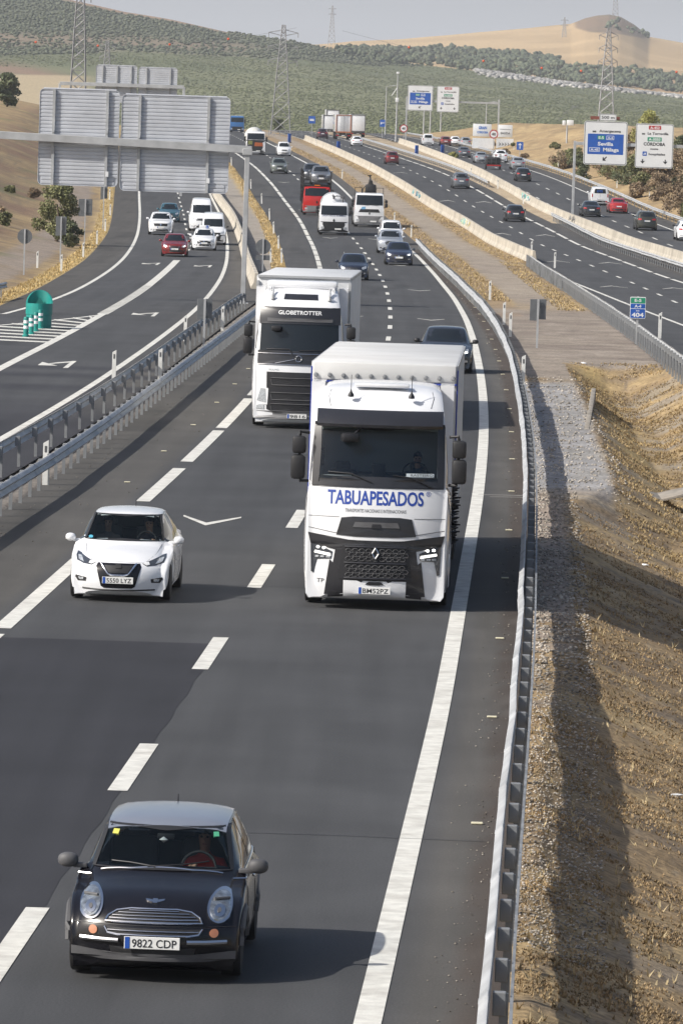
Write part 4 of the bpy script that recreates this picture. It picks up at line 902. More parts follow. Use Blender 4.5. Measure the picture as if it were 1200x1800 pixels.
# wall of loose rocks across the far hillside and tree growth
def blob(n=1):
    bm = bmesh.new(); bmesh.ops.create_icosphere(bm, subdivisions=n, radius=1); V = np.array([v.co[:] for v in bm.verts]); F = np.array([[q.index for q in f.verts] for f in bm.faces]); bm.free(); return V, F
def scatter(name, P_, S_, mat_, cols, lvl=1, jit=.25, cj=.2, label=None, cat=None):
    V0, F0 = blob(lvl); n = len(P_); k = len(V0)
    J = 1+(RNG.random((n, k, 1))-.5)*2*jit; V = V0[None]*J*S_[:,None,:]
    th = RNG.random(n)*6.28; c, s = np.cos(th)[:,None], np.sin(th)[:,None]
    V = np.stack([V[...,0]*c-V[...,1]*s, V[...,0]*s+V[...,1]*c, V[...,2]], -1)+P_[:,None,:]
    F = (F0[None]+np.arange(n)[:,None,None]*k).reshape(-1,3)
    T = cols[:,None,:]*(1-cj+2*cj*RNG.random((n,k,1)))
    o = np_mesh(name, V.reshape(-1,3), F, mat_, T.reshape(-1,3), False); return tag(o, label, cat, kind='stuff')
M_LEAF = vc_mat('foliage', 1.5, .2, .35, 0, .8); M_ROCK = vc_mat('rock', .5, .1, .3, 0, .9)
def hillpts(n, p0, p1, cond, Y0=1500, Y1=3400):
    p = RNG.uniform(p0, p1, n*3); Y = RNG.uniform(Y0**.5, Y1**.5, n*3)**2; k = cond(p, Y); p, Y = p[k][:n], Y[k][:n]; return p, Y
def rows(p, Y, per, ang):   # snap to planting rows
    X = (p-625)/1e4*Y; c, s = math.cos(ang), math.sin(ang); u = X*c+Y*s; v = -X*s+Y*c; v = np.round(v/per)*per+RNG.normal(0, .5, len(v)); return u*c-v*s, u*s+v*c
p, Y = hillpts(30000, -60, 1260, lambda p, Y: (hill_y(p, Y) > np.interp(p,[-300,0,200,400,550,700,2000],[100,98,92,100,108,118,50]))&~((p < 175)&(hill_y(p,Y) > 116)))
X, Y = rows(p, Y, 15., .25); sz = RNG.uniform(.4, .75, len(X)); Z = H(X, Y)
sp = RNG.random((len(X),1)); scatter('olive_hedge', np.stack([X, Y, Z+sz*.3], 1), np.stack([sz*1.1, sz*.8, sz*.27], 1), M_LEAF, np.array([[.108,.125,.058]])*sp+np.array([[.140,.152,.078]])*(1-sp), 1, .3, .06, label='young olive hedges covering the green slope', cat='olive grove')
p, Y = hillpts(9000, -60, 760, lambda p, Y: (hill_y(p, Y) < np.interp(p,[-300,0,200,400,550,700],[100,98,92,100,108,118]))&(hill_y(p,Y)-np.interp(p,RX,RYv) > np.where(p<400,5,0))&(RNG.random(len(p)) > .75*np.exp(-((hill_y(p,Y)-np.interp(p,[0,400,700],[68,82,110]))/10)**2)*(p<470)), 2000)
X, Y = rows(p, Y, 17., .1); sz = RNG.uniform(.7, 1.35, len(X)); Z = H(X, Y)
sp = RNG.random((len(X),1)); scatter('olive_grove', np.stack([X, Y, Z+sz*.5], 1), np.stack([sz*.9, sz*.9, sz*.5], 1), M_LEAF, np.array([[.08,.092,.06]])*sp+np.array([[.12,.13,.085]])*(1-sp), 1, .3, .08, label='dark olive grove on the upper left hillside', cat='olive grove')
p = RNG.uniform(835, 1230, 2600); yy = np.interp(p,[830,900,1000,1100,1200],[127,137,148,158,170])+RNG.normal(0,2.4,len(p)); Y = np.interp((238-yy)/(238-np.interp(p,RX,RYv)), [0,.06,.28,.56,1.0], [1500,1700,2100,2600,3400])
X = (p-625)/1e4*Y; sz = RNG.uniform(.8, 2.6, len(X)); scatter('rock_pile', np.stack([X, Y, H(X,Y)+.3], 1), np.stack([sz, sz*.8, sz*.6], 1), M_ROCK, np.full((len(X),3), .34)*np.array([1,.97,.92])*(RNG.uniform(.6,1.2,(len(X),1))), 1, .3, label='long wall of loose grey rocks below the tree belt', cat='rocks')
def belt(n, p0, p1, ftop, fbot, label, cmul=1.):
    p = RNG.uniform(p0, p1, n); u = RNG.random(n); yy = ftop(p)+(fbot(p)-ftop(p))*u; r = np.interp(p, RX, RYv); g = np.interp(p, GX, GY)
    Y = np.where(yy > r, np.interp((238-yy)/(238-r), [0,.06,.28,.56,1.0], [1500,1700,2100,2600,3400]), 3400+1800*np.clip((yy-r)/(g-r), 0, 1))
    X = (p-625)/1e4*Y; sz = RNG.uniform(.7, 1.25, n)*Y/3400*2.7; sp = RNG.random((n,1)); o = []
    P_ = []; S_ = []; C_ = []
    for i in range(n):
        for k in range(5): P_.append((X[i]+RNG.normal(0, sz[i]*.45), Y[i]+RNG.normal(0, 1.5), float(0)+sz[i]*RNG.uniform(.25,1.1))); q = sz[i]*RNG.uniform(.35,.62); S_.append((q,q,q*.9)); C_.append((np.array([.055,.068,.042])*sp[i]+np.array([.10,.115,.07])*(1-sp[i]))*cmul)
    P_ = np.array(P_); P_[:,2] += H(P_[:,0], P_[:,1]); scatter('tree_belt', P_, np.array(S_), M_LEAF, np.array(C_), 1, .3, label=label, cat='wood')
fr = lambda p: np.interp(p, RX, RYv)
belt(460, 600, 975, lambda p: np.interp(p,[600,700,800,900,975],[90,91,92,99,108]), lambda p: np.interp(p,[600,700,800,900,975],[97,106,108,113,118]), 'dark pine belt below the golden hill, left of centre')
belt(580, 800, 1230, lambda p: np.interp(p,[800,900,980,1100,1230],[108,112,118,128,142]), lambda p: np.interp(p,[800,900,1000,1100,1230],[126,135,146,155,168]), 'scrubby wood between the rock wall and the golden field', 1.15)
belt(60, 640, 840, lambda p: np.interp(p,[600,840],[100,118]), lambda p: np.interp(p,[600,840],[108,126]), 'low scrub on the dark crest right of the pylon')
belt(9, 1020, 1130, lambda p: np.interp(p,[1010,1040,1090,1130],[44,36,40,64]), lambda p: np.interp(p,[1010,1070,1130],[50,58,70]), 'scattered scrub on the brown knoll', 1.3)
# ------------------------------------------------------------ nearer trees and bushes, leaf by leaf
M_BARK = mat('bark', (.10,.075,.055), .9, var=.25, scale=6)
def tree(name, X, Y, label, cat, h, w, cols, n=2200, leaf=.22, trunk=.3, low=.15, clumps=26, z=None):
    z0 = float(H(X, Y)) if z is None else z; t = thing(name, label, cat, (X, Y, z0)); mb = MB(); cl = []
    for i in range(clumps):
        a = RNG.random()*6.28; u = RNG.uniform(low, 1.); r = w/2*(math.sin(math.pi*min(1,max(.12,(u-low)/(1-low)*.85+.1))))**.7*RNG.uniform(.25,1); cl.append((r*math.cos(a), r*math.sin(a), h*u*.94))
    mb.tube([(0,0,-.1),(.05*w,0,h*.3),(0,.03*w,h*.65)], [trunk*.5,trunk*.35,trunk*.15], 7)
    for c in cl[::3]: mb.tube([(0,0,h*.12+c[2]*.15),(c[0]*.5,c[1]*.5,c[2]*.65),c], [trunk*.22,trunk*.14,.02], 5)
    mb.build('trunk', M_BARK, t)
    C0 = np.array(cl); idx = RNG.integers(0, len(cl), n); cr = w*.17; off = RNG.normal(0, 1, (n,3)); off /= np.linalg.norm(off, axis=1)[:,None]; off *= (RNG.random((n,1))**.4)*cr*np.array([1.1,1.1,.85]); Pc = C0[idx]+off; Pc[:,2] = np.maximum(Pc[:,2], .08)
    A = RNG.normal(0,1,(n,3)); A /= np.linalg.norm(A,axis=1)[:,None]; B = np.cross(A, RNG.normal(0,1,(n,3))); B /= np.linalg.norm(B,axis=1)[:,None]
    s = leaf*RNG.uniform(.5,1.2,(n,1)); V = np.stack([Pc-A*s-B*s*.5, Pc+A*s-B*s*.4, Pc+A*s*.8+B*s*.5, Pc-A*s*.8+B*s*.6], 1)
    ct = RNG.random((len(cl),1)); cc = (np.array(cols[0])*ct+np.array(cols[1])*(1-ct))[idx]*RNG.uniform(.7,1.3,(n,1)); T = np.repeat(cc[:,None,:], 4, 1)
    np_mesh('crown', V.reshape(-1,3), np.arange(n*4).reshape(n,4), M_LEAF, T.reshape(-1,3), False, t)
OL = ((.14,.15,.065),(.22,.22,.11)); BR = ((.22,.16,.105),(.30,.23,.15)); YG = ((.28,.28,.09),(.38,.35,.14)); DG = ((.085,.105,.055),(.14,.155,.085))
tree('bush', -20.6, 400, 'tall olive green bush on the reddish bank left of the ramp', 'bush', 4.0, 3.4, OL, 9500, .085)
tree('bush', -19.3, 392, 'small low bush at the foot of the taller one by the ramp', 'bush', 1.7, 1.9, DG, 1800, .1, .12)
tree('tree', -53.5, 880, 'dark tree cut by the left edge high on the hillside', 'tree', 5.0, 4.6, DG, 3000, .25)
for i, (X, Y, hh, ww, cs, lb) in enumerate(((33.8,650,6.6,3.8,YG,'tall yellow green tree between the two big right signs'),(31.2,655,4.2,3.6,BR,'brown dry bush under the Sevilla sign'),(30.6,610,2.8,3.8,OL,'rounded green bush at the rail left of the dry one'),
   (32.8,600,2.6,3.4,BR,'dry brown bush right below the Córdoba sign'),(33.4,570,2.5,3.2,BR,'russet bush above the outer guardrail'),(33.9,560,2.9,3.0,DG,'dark green bush at the right edge above the rail'),(36.0,545,3.6,3.6,DG,'large dark bush cut by the right edge'),
   (37.2,640,3.0,3.6,DG,'dark bush behind the Córdoba sign at the right edge'),(26.9,700,1.6,3.2,OL,'low green shrub on the sandy mound'),(12.9,735,1.1,1.3,YG,'small yellow shrub at the start of the long barrier'),(35.0,610,2.7,3.4,BR,'dry bush right of the yellow green tree'),(29.,580,1.5,2.2,BR,'low dry bush pressed to the outer guardrail'),
   (-14.9,1130,2.6,2.2,DG,'round dark bush beyond the blue truck'))):
    tree('tree' if hh > 5 else 'bush', X, Y, lb, 'tree' if hh > 5 else 'bush', hh, ww, cs, 4200, .11, .25)
def shrubs(n, f, y0, y1, a, b, lab, grp, cols, hs=(1.2,2.8)):
    for i in range(n):
        Y = y0+(y1-y0)*(i+RNG.random())/n; X = float(f(Y))+RNG.uniform(a, b); h = RNG.uniform(*hs); tree('shrub', X, Y, ORD[i]+' '+lab, 'shrub', h, h*RNG.uniform(1.1,1.7), cols[i%len(cols)], 1800, .10, .15, .05, 14)
shrubs(22, K['railF'], 508, 700, 1.0, 6.5, 'dry shrub of the thicket behind the outer guardrail, counted from near', 'thicket', (BR, OL, BR, DG))
shrubs(7, K['railF'], 720, 880, 1.0, 8, 'low shrub on the sandy mound, counted from near', 'mound', (OL, BR), (.5,1.1))
shrubs(9, K['rampE'], 330, 520, -11, -4, 'scrubby plant on the reddish left bank, counted from near', 'bank', (BR, OL), (.4,1.0))
# ------------------------------------------------------------ dry tufts and stones on the near verge
def tufts(name, n, fx, y0, y1, cols, h=.14, label=None, patchy=False):
    Y = RNG.uniform((1/y1), (1/y0), n); Y = 1/Y; X = fx(Y, RNG.random(n)); k = 3
    if patchy: kp = fbm(X, Y, 1.1, 71)+.35*fbm(X, Y, .3, 72)+RNG.normal(0, .05, n) > .64; X, Y = X[kp], Y[kp]; n = len(X)
    Z = H(X, Y); base = np.stack([X, Y, Z-.02], 1); V = []; 
    ang = RNG.random((n,k))*6.28; ln = h*RNG.uniform(.4,1.3,(n,k)); lean = RNG.uniform(.2,.95,(n,k)); wd = .009*RNG.uniform(.6,1.6,(n,k))*(1+Y[:,None]/160)
    dx, dy = np.cos(ang)*lean*ln, np.sin(ang)*lean*ln; px_, py_ = -np.sin(ang)*wd, np.cos(ang)*wd
    b0 = base[:,None,:]+np.stack([px_,py_,0*px_],-1); b1_ = base[:,None,:]-np.stack([px_,py_,0*px_],-1); tp = base[:,None,:]+np.stack([dx,dy,ln*np.sqrt(1-lean**2*.8)],-1)
    V = np.stack([b0,b1_,tp],2).reshape(-1,3); F = np.arange(len(V)).reshape(-1,3)
    c = RNG.random((n,1)); T = (np.array(cols[0])*c+np.array(cols[1])*(1-c)); T = np.repeat(T, 3*k, 0); 
    return tag(np_mesh(name, V, F, M_LEAF, T), label, 'grass', kind='stuff')
def fxr(Y, u):
    a = np.where(Y < 82, K['railR'](Y)+.25, np.where(Y < 126, K['railR'](Y)+.95, K['railR'](Y)+2.1)); return a+(np.minimum(K['rail1'](Y), 600e-4*Y+3)-a)*u
tufts('dry_grass', 110000, fxr, 44, 205, ((.34,.25,.135),(.25,.175,.10)), .042, 'dry straw grass on the near right verge', True)
tufts('dry_grass', 22000, lambda Y, u: K['railR'](Y)+2.3+(K['rail1'](Y)-K['railR'](Y)-2.6)*u, 118, 205, ((.44,.33,.16),(.27,.20,.12)), .07, 'dry grass in the ditch between the carriageways', True)
tufts('dry_stalks', 1600, fxr, 44, 170, ((.44,.35,.20),(.34,.27,.16)), .12, 'taller straw stalks and dead weeds on the near right verge')
tufts('dry_grass', 2600, lambda Y, u: K['rampE'](Y)-.1-1.1*u, 240, 600, ((.55,.42,.20),(.45,.33,.15)), .14, 'yellow dry grass edging the ramp')
tufts('dry_grass', 2600, lambda Y, u: K['mainEL'](Y)-.05-.9*u, 345, 800, ((.54,.41,.20),(.44,.33,.16)), .14, 'yellow dry grass edging the main carriageway on its left')
tufts('dry_grass', 2600, lambda Y, u: K['mainR'](Y)+1.3+(u**.8)*1.6, 290, 800, ((.50,.38,.20),(.38,.29,.15)), .12, 'dry grass edging the main carriageway on its right')
tufts('dry_grass', 2600, lambda Y, u: np.where(Y<391,K['rail1'](Y),K['bar1'](Y))-.5-1.3*u, 275, 800, ((.50,.38,.20),(.38,.29,.15)), .11, 'dry grass along the foot of the graffitied barrier')
Y = 1/RNG.uniform(1/190., 1/58., 9000); X = K['railR'](Y)+.2+RNG.random(len(Y))**1.2*np.where(Y < 130, 1.0, 2.3); sz = RNG.uniform(.006,.022,len(X))*(1+Y/150)*np.where(Y<86,.7,1.)
scatter('gravel', np.stack([X, Y, H(X,Y)], 1), np.stack([sz,sz,sz*.6],1), M_ROCK, np.array([[.40,.36,.31]])*RNG.uniform(.45,1.25,(len(X),1)), 1, .3, label='loose gravel behind the right guardrail', cat='gravel')
X_ = RNG.random(420); Y = 1/RNG.uniform(1/400., 1/50., 420); X = K['mainR'](Y)+.4+(K['railR'](Y)-K['mainR'](Y)-.5)*X_**.5; sz = RNG.uniform(.003,.009,420)*(1+Y/90)
scatter('debris', np.stack([X, Y, zp(Y)+.01], 1), np.stack([sz,sz,sz*.5],1), M_ROCK, np.array([[.26,.235,.20]])*RNG.uniform(.3,1.4,(420,1)), 1, .3, label='small stones and debris on the right shoulder', cat='debris')
X = K['railB'](Y)+.2+(mainL(Y)-K['railB'](Y)-.6)*X_**2; scatter('debris', np.stack([X, Y, zp(Y)+.01], 1), np.stack([sz,sz,sz*.5],1), M_ROCK, np.array([[.22,.20,.175]])*RNG.uniform(.3,1.3,(420,1)), 1, .3, label='small stones and debris on the left shoulder', cat='debris')
# concrete culvert slabs in the ditch, litter
M_OLDC = mat('old_concrete', (.30,.27,.23), .9, var=.2, scale=3, bump=.4, dirt=.4)
t = thing('culvert_channel', 'V-shaped concrete channel piece in the grassy ditch at right', 'channel', (7.75, 139.0, float(H(7.75,139.0))-.10))
for s in (-1, 1):
    mb = MB(); mb.box((s*.52,0,.17), (1.08,1.9,.07), bev=.01); o = mb.build('slab', M_OLDC, t); o.rotation_euler = (0, -s*.24, .04*s); o.location = (0,0,-.02+s*0)
t = thing('drain_headwall', 'low grey concrete edge where the gravel gore drops into the ditch', 'headwall', (7.25, 168, -.25)); mb = MB(); mb.box((0,0,.05), (.14,24,.42), bev=.02, rz=-.05); mb.build('wall', M_OLDC, t)
M_LIT = mat('white_litter', (.75,.75,.74), .6)
def litter(X, Y, s, label):
    mb = MB(); V0, F0 = blob(1); V = V0*(1+(RNG.random((len(V0),1))-.5)*.9)*np.array([s,s*.8,s*.35]); mb.add([tuple(q) for q in V], [tuple(f) for f in F0]); o = mb.build('litter', M_LIT, sm=0); o.location = (X, Y, float(H(X,Y))+s*.25); tag(o, label, 'litter')
litter(4.72, 77.5, .10, 'crumpled white plastic sheet lying near the right edge of the verge'); litter(4.85, 71, .07, 'small scrap of white litter below the larger sheet'); litter(6.3, 117, .08, 'pale litter scrap beside the ditch'); litter(6.3, 103.5,.06,'white scrap at the edge of the truck shadow')
litter(8.5,204,.10,'white scrap on the yellow grass by the headwall')
# bridge rail at the crest
t = thing('bridge_railing', 'dark metal railing of a small bridge at the crest between carriageways', 'railing', (-10.5, 960., float(zp(960))))
mb = MB()
for z_ in (.3,.6,.95): mb.box((0,0,z_), (7.5,.08,.08))
for i in range(9): mb.box((-3.7+i*.92,0,.5), (.1,.1,1.0))
mb.build('rails', M_GALVD, t, sm=0)
# camera trailer on the mound
t = thing('camera_mast', 'white twin camera box on a short post above the sandy mound', 'camera', (29.9, 800, 8.5-(208-243)/-1e4*800*0-2.55))
mb = MB(); mb.tube([(0,0,-1),(0,0,1.6)], .12, 8); mb.build('pole', M_GALV, t); mb = MB(); mb.box((-.45,0,1.9),(.45,.4,.7),bev=.05); mb.box((.4,0,1.95),(.95,.5,.75),bev=.05); mb.build('camera_box', M_SIGNW, t)
# ============================================================ vehicles
def chaikin(P, n=2):
    P = np.array(P, float)
    for _ in range(n):
        Q = [P[0]]
        for a, b in zip(P[:-1], P[1:]): Q += [a*.75+b*.25, a*.25+b*.75]
        Q.append(P[-1]); P = np.array(Q)
    return P
def resample(P, n):
    d = np.r_[0, np.cumsum(np.linalg.norm(np.diff(P[:, :2], axis=0), axis=1)+1e-6)]; t = np.linspace(0, d[-1], n)
    return np.stack([np.interp(t, d, P[:,i]) for i in range(P.shape[1])], 1)
class Shell:
    """closed vehicle body. rows: (y, z, half width of the top line, bow). side: (y, half width)."""
    def __init__(s, rows, side, belt, sill=.2, wheels=(), n=72, crown=.035, rnd=.03, inset=.06, smooth=2):
        P = resample(chaikin(rows, smooth), n); s.rows = P; vs = []; V = [-1,-.985,-.95,-.88,-.76,-.6,-.4,-.2,0,.2,.4,.6,.76,.88,.95,.985,1]; nt_ = len(V)
        sy, sw = zip(*side)
        def zlow(y):
            z = sill
            for wy, wr in wheels:
                if abs(y-wy) < wr: z = max(z, .32+math.sqrt(wr*wr-(y-wy)**2)-.0+(wr-.36)*.0)
            return z
        for (py, pz, hw, bow) in P:
            ring = []; ye = py+bow; full = float(np.interp(ye, sy, sw)); zb = float(np.interp(ye, *zip(*belt))); zt = pz-crown-rnd
            zl = min(zlow(ye), zt-.02); full = max(full, hw*.2)
            for v in V: ring.append((v*hw, py+bow*abs(v)**2.2, pz-crown*abs(v)**2-rnd*abs(v)**14))
            sh = min(zb, zt-.02); k = (zt-sh)
            fb = full if zt > .25 else full*.96
            fi = fb-inset*min(1, k/.25)
            pts = [(hw+(fi-hw)*.34+min(k,.5)*.03, zt-k*.33), (hw+(fi-hw)*.70+min(k,.5)*.03, zt-k*.68), (fi, sh), (fb+.004, sh-(sh-zl)*.22), (fb+.012, sh-(sh-zl)*.5), (fb-.0, sh-(sh-zl)*.75), (fb-.03, zl+.015), (fb-.07, zl)]
            if k < .1: pts[0] = (hw+(fb-hw)*.6, zt-k*.12); pts[1] = (hw+(fb-hw)*.88, zt-k*.45)
            R_ = [(x, ye, z) for x, z in pts]; L_ = [(-x, ye, z) for x, z in pts]
            ring = ring+R_+[(0, ye, zl)]+L_[::-1]; vs.append(ring)
        m = len(vs[0]); s.m = m; s.nt = nt_; s.v = [Vector(p) for r in vs for p in r]; N = len(vs)
        s.f = [(i*m+k, i*m+(k+1)%m, (i+1)*m+(k+1)%m, (i+1)*m+k) for i in range(N-1) for k in range(m)]
        s.f += [tuple(range(m-1,-1,-1)), tuple((N-1)*m+k for k in range(m))]
        s.bvh = BVHTree.FromPolygons(s.v, s.f)
        s.ymin = min(v.y for v in s.v); s.ymax = max(v.y for v in s.v)
    def hit(s, d, a, b):
        """front: (x,z); rear: (x,z); left/right: (y,z); top: (x,y)"""
        o, r = {'front': ((a,-4,b),(0,1,0)), 'rear': ((a,s.ymax+4,b),(0,-1,0)), 'right': ((4,a,b),(-1,0,0)), 'left': ((-4,a,b),(1,0,0)), 'top': ((a,b,8),(0,0,-1))}[d]
        h = s.bvh.ray_cast(Vector(o), Vector(r))
        if h[0] is None:
            c = {'front': (a,s.ymin,b), 'rear': (a,s.ymax,b), 'right': (1.2,a,b), 'left': (-1.2,a,b), 'top': (a,b,2)}[d]
            h = s.bvh.find_nearest(Vector(c))
            p = h[0].copy()
            if d in ('front','rear'): p.x = a; p.z = b
            elif d in ('left','right'): p.y = a; p.z = b
            else: p.x = a; p.y = b
            return p, Vector(r)*-1
        n = h[1]; 
        if n.dot(Vector(r)) > 0: n = -n
        return h[0], n
    def body(s, t, m, name='body', hole=None):
        fs = s.f
        if hole:
            fs = []
            for f in s.f:
                c = sum((s.v[i] for i in f), Vector())/len(f); keep = True
                for d, poly in hole:
                    ok = {'front': c.y < s.hy and (s.v[f[0]]-s.v[f[2]]).length < 1}.get(d, True)
                    if ok and inside(c.x, c.z, poly) and len(f) == 4: keep = False
                if keep: fs.append(f)
        mb = MB(); mb.v = [tuple(p) for p in s.v]; mb.f = list(fs); mb.m = [0]*len(fs); return mb.build(name, m, t, sm=40)
    def decal(s, d, poly, off, m, name, t, seg=.07, rings=4, thick=.012, mirror=False, label=None, round_=0):
        out = None
        for sg in ((1,-1) if mirror else (1,)):
            P = [(a*sg if d in ('front','rear','top') else a, b) for a, b in poly]
            if round_: P = [tuple(q) for q in chaikin(P+[P[0]], round_)[:-1]]
            B = []
            for i in range(len(P)):
                a = np.array(P[i]); b = np.array(P[(i+1)%len(P)]); k = max(1, int(np.linalg.norm(b-a)/seg)); B += [a+(b-a)*j/k for j in range(k)]
            B = np.array(B); c = B.mean(0); nb = len(B); vs = []; fs = []
            p, nn = s.hit(d, c[0], c[1]); vs.append(p+nn*off)
            for r in range(1, rings+1):
                for q in B: a_ = c+(q-c)*r/rings; p, nn = s.hit(d, a_[0], a_[1]); vs.append(p+nn*off)
            for q in B: p, nn = s.hit(d, q[0], q[1]); vs.append(p-nn*thick)
            fs = [(0, 1+i, 1+(i+1)%nb) for i in range(nb)]
            for r in range(rings): fs += [(1+r*nb+i, 1+(r+1)*nb+i, 1+(r+1)*nb+(i+1)%nb, 1+r*nb+(i+1)%nb) for i in range(nb)]
            mb = MB(); mb.add(vs, fs); out = mb.build(name, m, t, sm=50, label=label)
        return out
    def strip(s, d, pts, w, off, m, name, t, mirror=False):
        o = None
        for sg in ((1,-1) if mirror else (1,)):
            P = []
            for i in range(len(pts)-1):
                a, b = np.array(pts[i], float), np.array(pts[i+1], float); k = max(1, int(np.linalg.norm(b-a)/.06))
                for j in range(k+(i == len(pts)-2)): q = a+(b-a)*j/k; p, n = s.hit(d, q[0]*sg if d in ('front','rear','top') else q[0], q[1]); P.append(p+n*off)
            mb = MB(); mb.tube(P, w/2, 6); o = mb.build(name, m, t)
        return o
    def text(s, d, txt, cx, cz, h, w, m, t, off=.006, bold=.02, sp=1., name='lettering'):
        V, Fs = text_geo(txt, h, bold, 1, sp); V[:,0] -= (V[:,0].max()+V[:,0].min())/2; V[:,0] *= w/(V[:,0].max()-V[:,0].min())
        if d == 'rear': V[:,0] *= -1
        vs = []
        for x, z in V: p, n = s.hit(d, cx+x, cz+z); vs.append(p+n*off)
        mb = MB(); mb.add(vs, Fs); return mb.build(name, m, t, sm=0)
def inside(x, y, poly):
    r = False; n = len(poly)
    for i in range(n):
        x1, y1 = poly[i]; x2, y2 = poly[(i+1)%n]
        if (y1 > y) != (y2 > y) and x < (x2-x1)*(y-y1)/(y2-y1)+x1: r = not r
    return r
def wheel(t, x, y, r, w, spokes=0, rim=M_RIM, det=20, name='wheel'):
    s = 1 if x > 0 else -1; o = thing(name, None, None, (x, y, r)); o.parent = t
    mb = MB(); mb.lathe([(-w/2,r*.62),(-w/2,r*.93),(-w/2+.02,r*.985),(0,r),(w/2-.02,r*.985),(w/2,r*.93),(w/2,r*.62)], (0,0,0), 'x', det); mb.build('tyre', M_TYRE, o, sm=40)
    mb = MB(); mb.lathe([(s*(w/2-.005),r*.64),(s*(w/2-.03),r*.6),(s*(w/2-.05),r*.2),(s*(w/2-.02),r*.16),(s*(w/2-.015),.001)], (0,0,0), 'x', det)
    if spokes:
        for k in range(spokes):
            a = 2*math.pi*k/spokes; mb.add([Matrix.Rotation(a, 3, 'X') @ Vector((s*(w/2-.035+dx), q, z)) for dx in (0,.03) for q, z in ((-.03,r*.12),(.03,r*.12),(.045,r*.62),(-.045,r*.62))], [(0,1,2,3),(4,5,6,7),(0,1,5,4),(1,2,6,5),(2,3,7,6),(3,0,4,7)])
    mb.build('rim', rim if not spokes else rim, o, sm=40); return o
def plate(sh, d, z, txt, t, x=0, w=.52, h=.115, eu=True, off=.02, flat=True):
    p, n = sh.hit(d, x, z); o = thing('licence_plate', None, None, (x, p.y+(-off if d == 'front' else off), z)); o.parent = t
    if d == 'rear': o.rotation_euler = (0,0,math.pi)
    mb = MB(); mb.box((0,0,0), (w,.012,h), bev=.004); mb.build('plate', M_PLATE, o, sm=0)
    if eu: mb = MB(); mb.box((-w/2+.03,-.008,0), (.045,.004,h*.94)); mb.build('euro_band', M_EU, o, sm=0)
    if txt: mb = MB(); text_mb(mb, txt, (.022,-.009,-h*.34), h*.68, .006, w=w*.80); mb.build('lettering', M_INK, o, sm=0)
    return o
def mirror_pair(t, m, x, y, z, w=.2, h=.14, d=.12, xs=(1,-1)):
    for s in xs:
        mb = MB(); bm = bmesh.new(); bmesh.ops.create_uvsphere(bm, u_segments=12, v_segments=8, radius=1)
        vs = [Vector((s*(x+w*.5)+v.co.x*w*.52, y+v.co.y*d*.55, z+math.copysign(abs(v.co.z)**.75, v.co.z)*h*.5)) for v in bm.verts]; bm.verts.index_update(); fs = [tuple(q.index for q in f.verts) for f in bm.faces]; bm.free()
        mb.add(vs, fs); mb.box((s*(x-.02), y+.02, z-h*.35), (.14,.05,.05), bev=.01); o = mb.build('mirror', m, t, sm=50)
def place(t, X, Y, f, rev=False, L=0., hd=None):
    """nearest end of the vehicle at (X, Y); heading follows the road curve f"""
    sl = f.slope(Y+L/2) if hd is None else hd; a = math.atan(sl)
    cx = X+math.sin(a)*L/2; cy = Y+math.cos(a)*L/2; g = (float(zp(cy+2))-float(zp(cy-2)))/4
    t.location = (cx, cy, float(zp(cy))+.012); t.rotation_mode = 'XYZ'
    t.rotation_euler = (math.atan(g)*(-1 if rev else 1), 0, -a+(math.pi if rev else 0))
def recentre(t, L):
    for o in COL.objects:
        if o.parent == t: o.location.y -= L/2
def paint(name, c, rough=.28, met=0.): return mat('paint_'+name, c, rough, met, var=.03, scale=1.2, coat=.8)
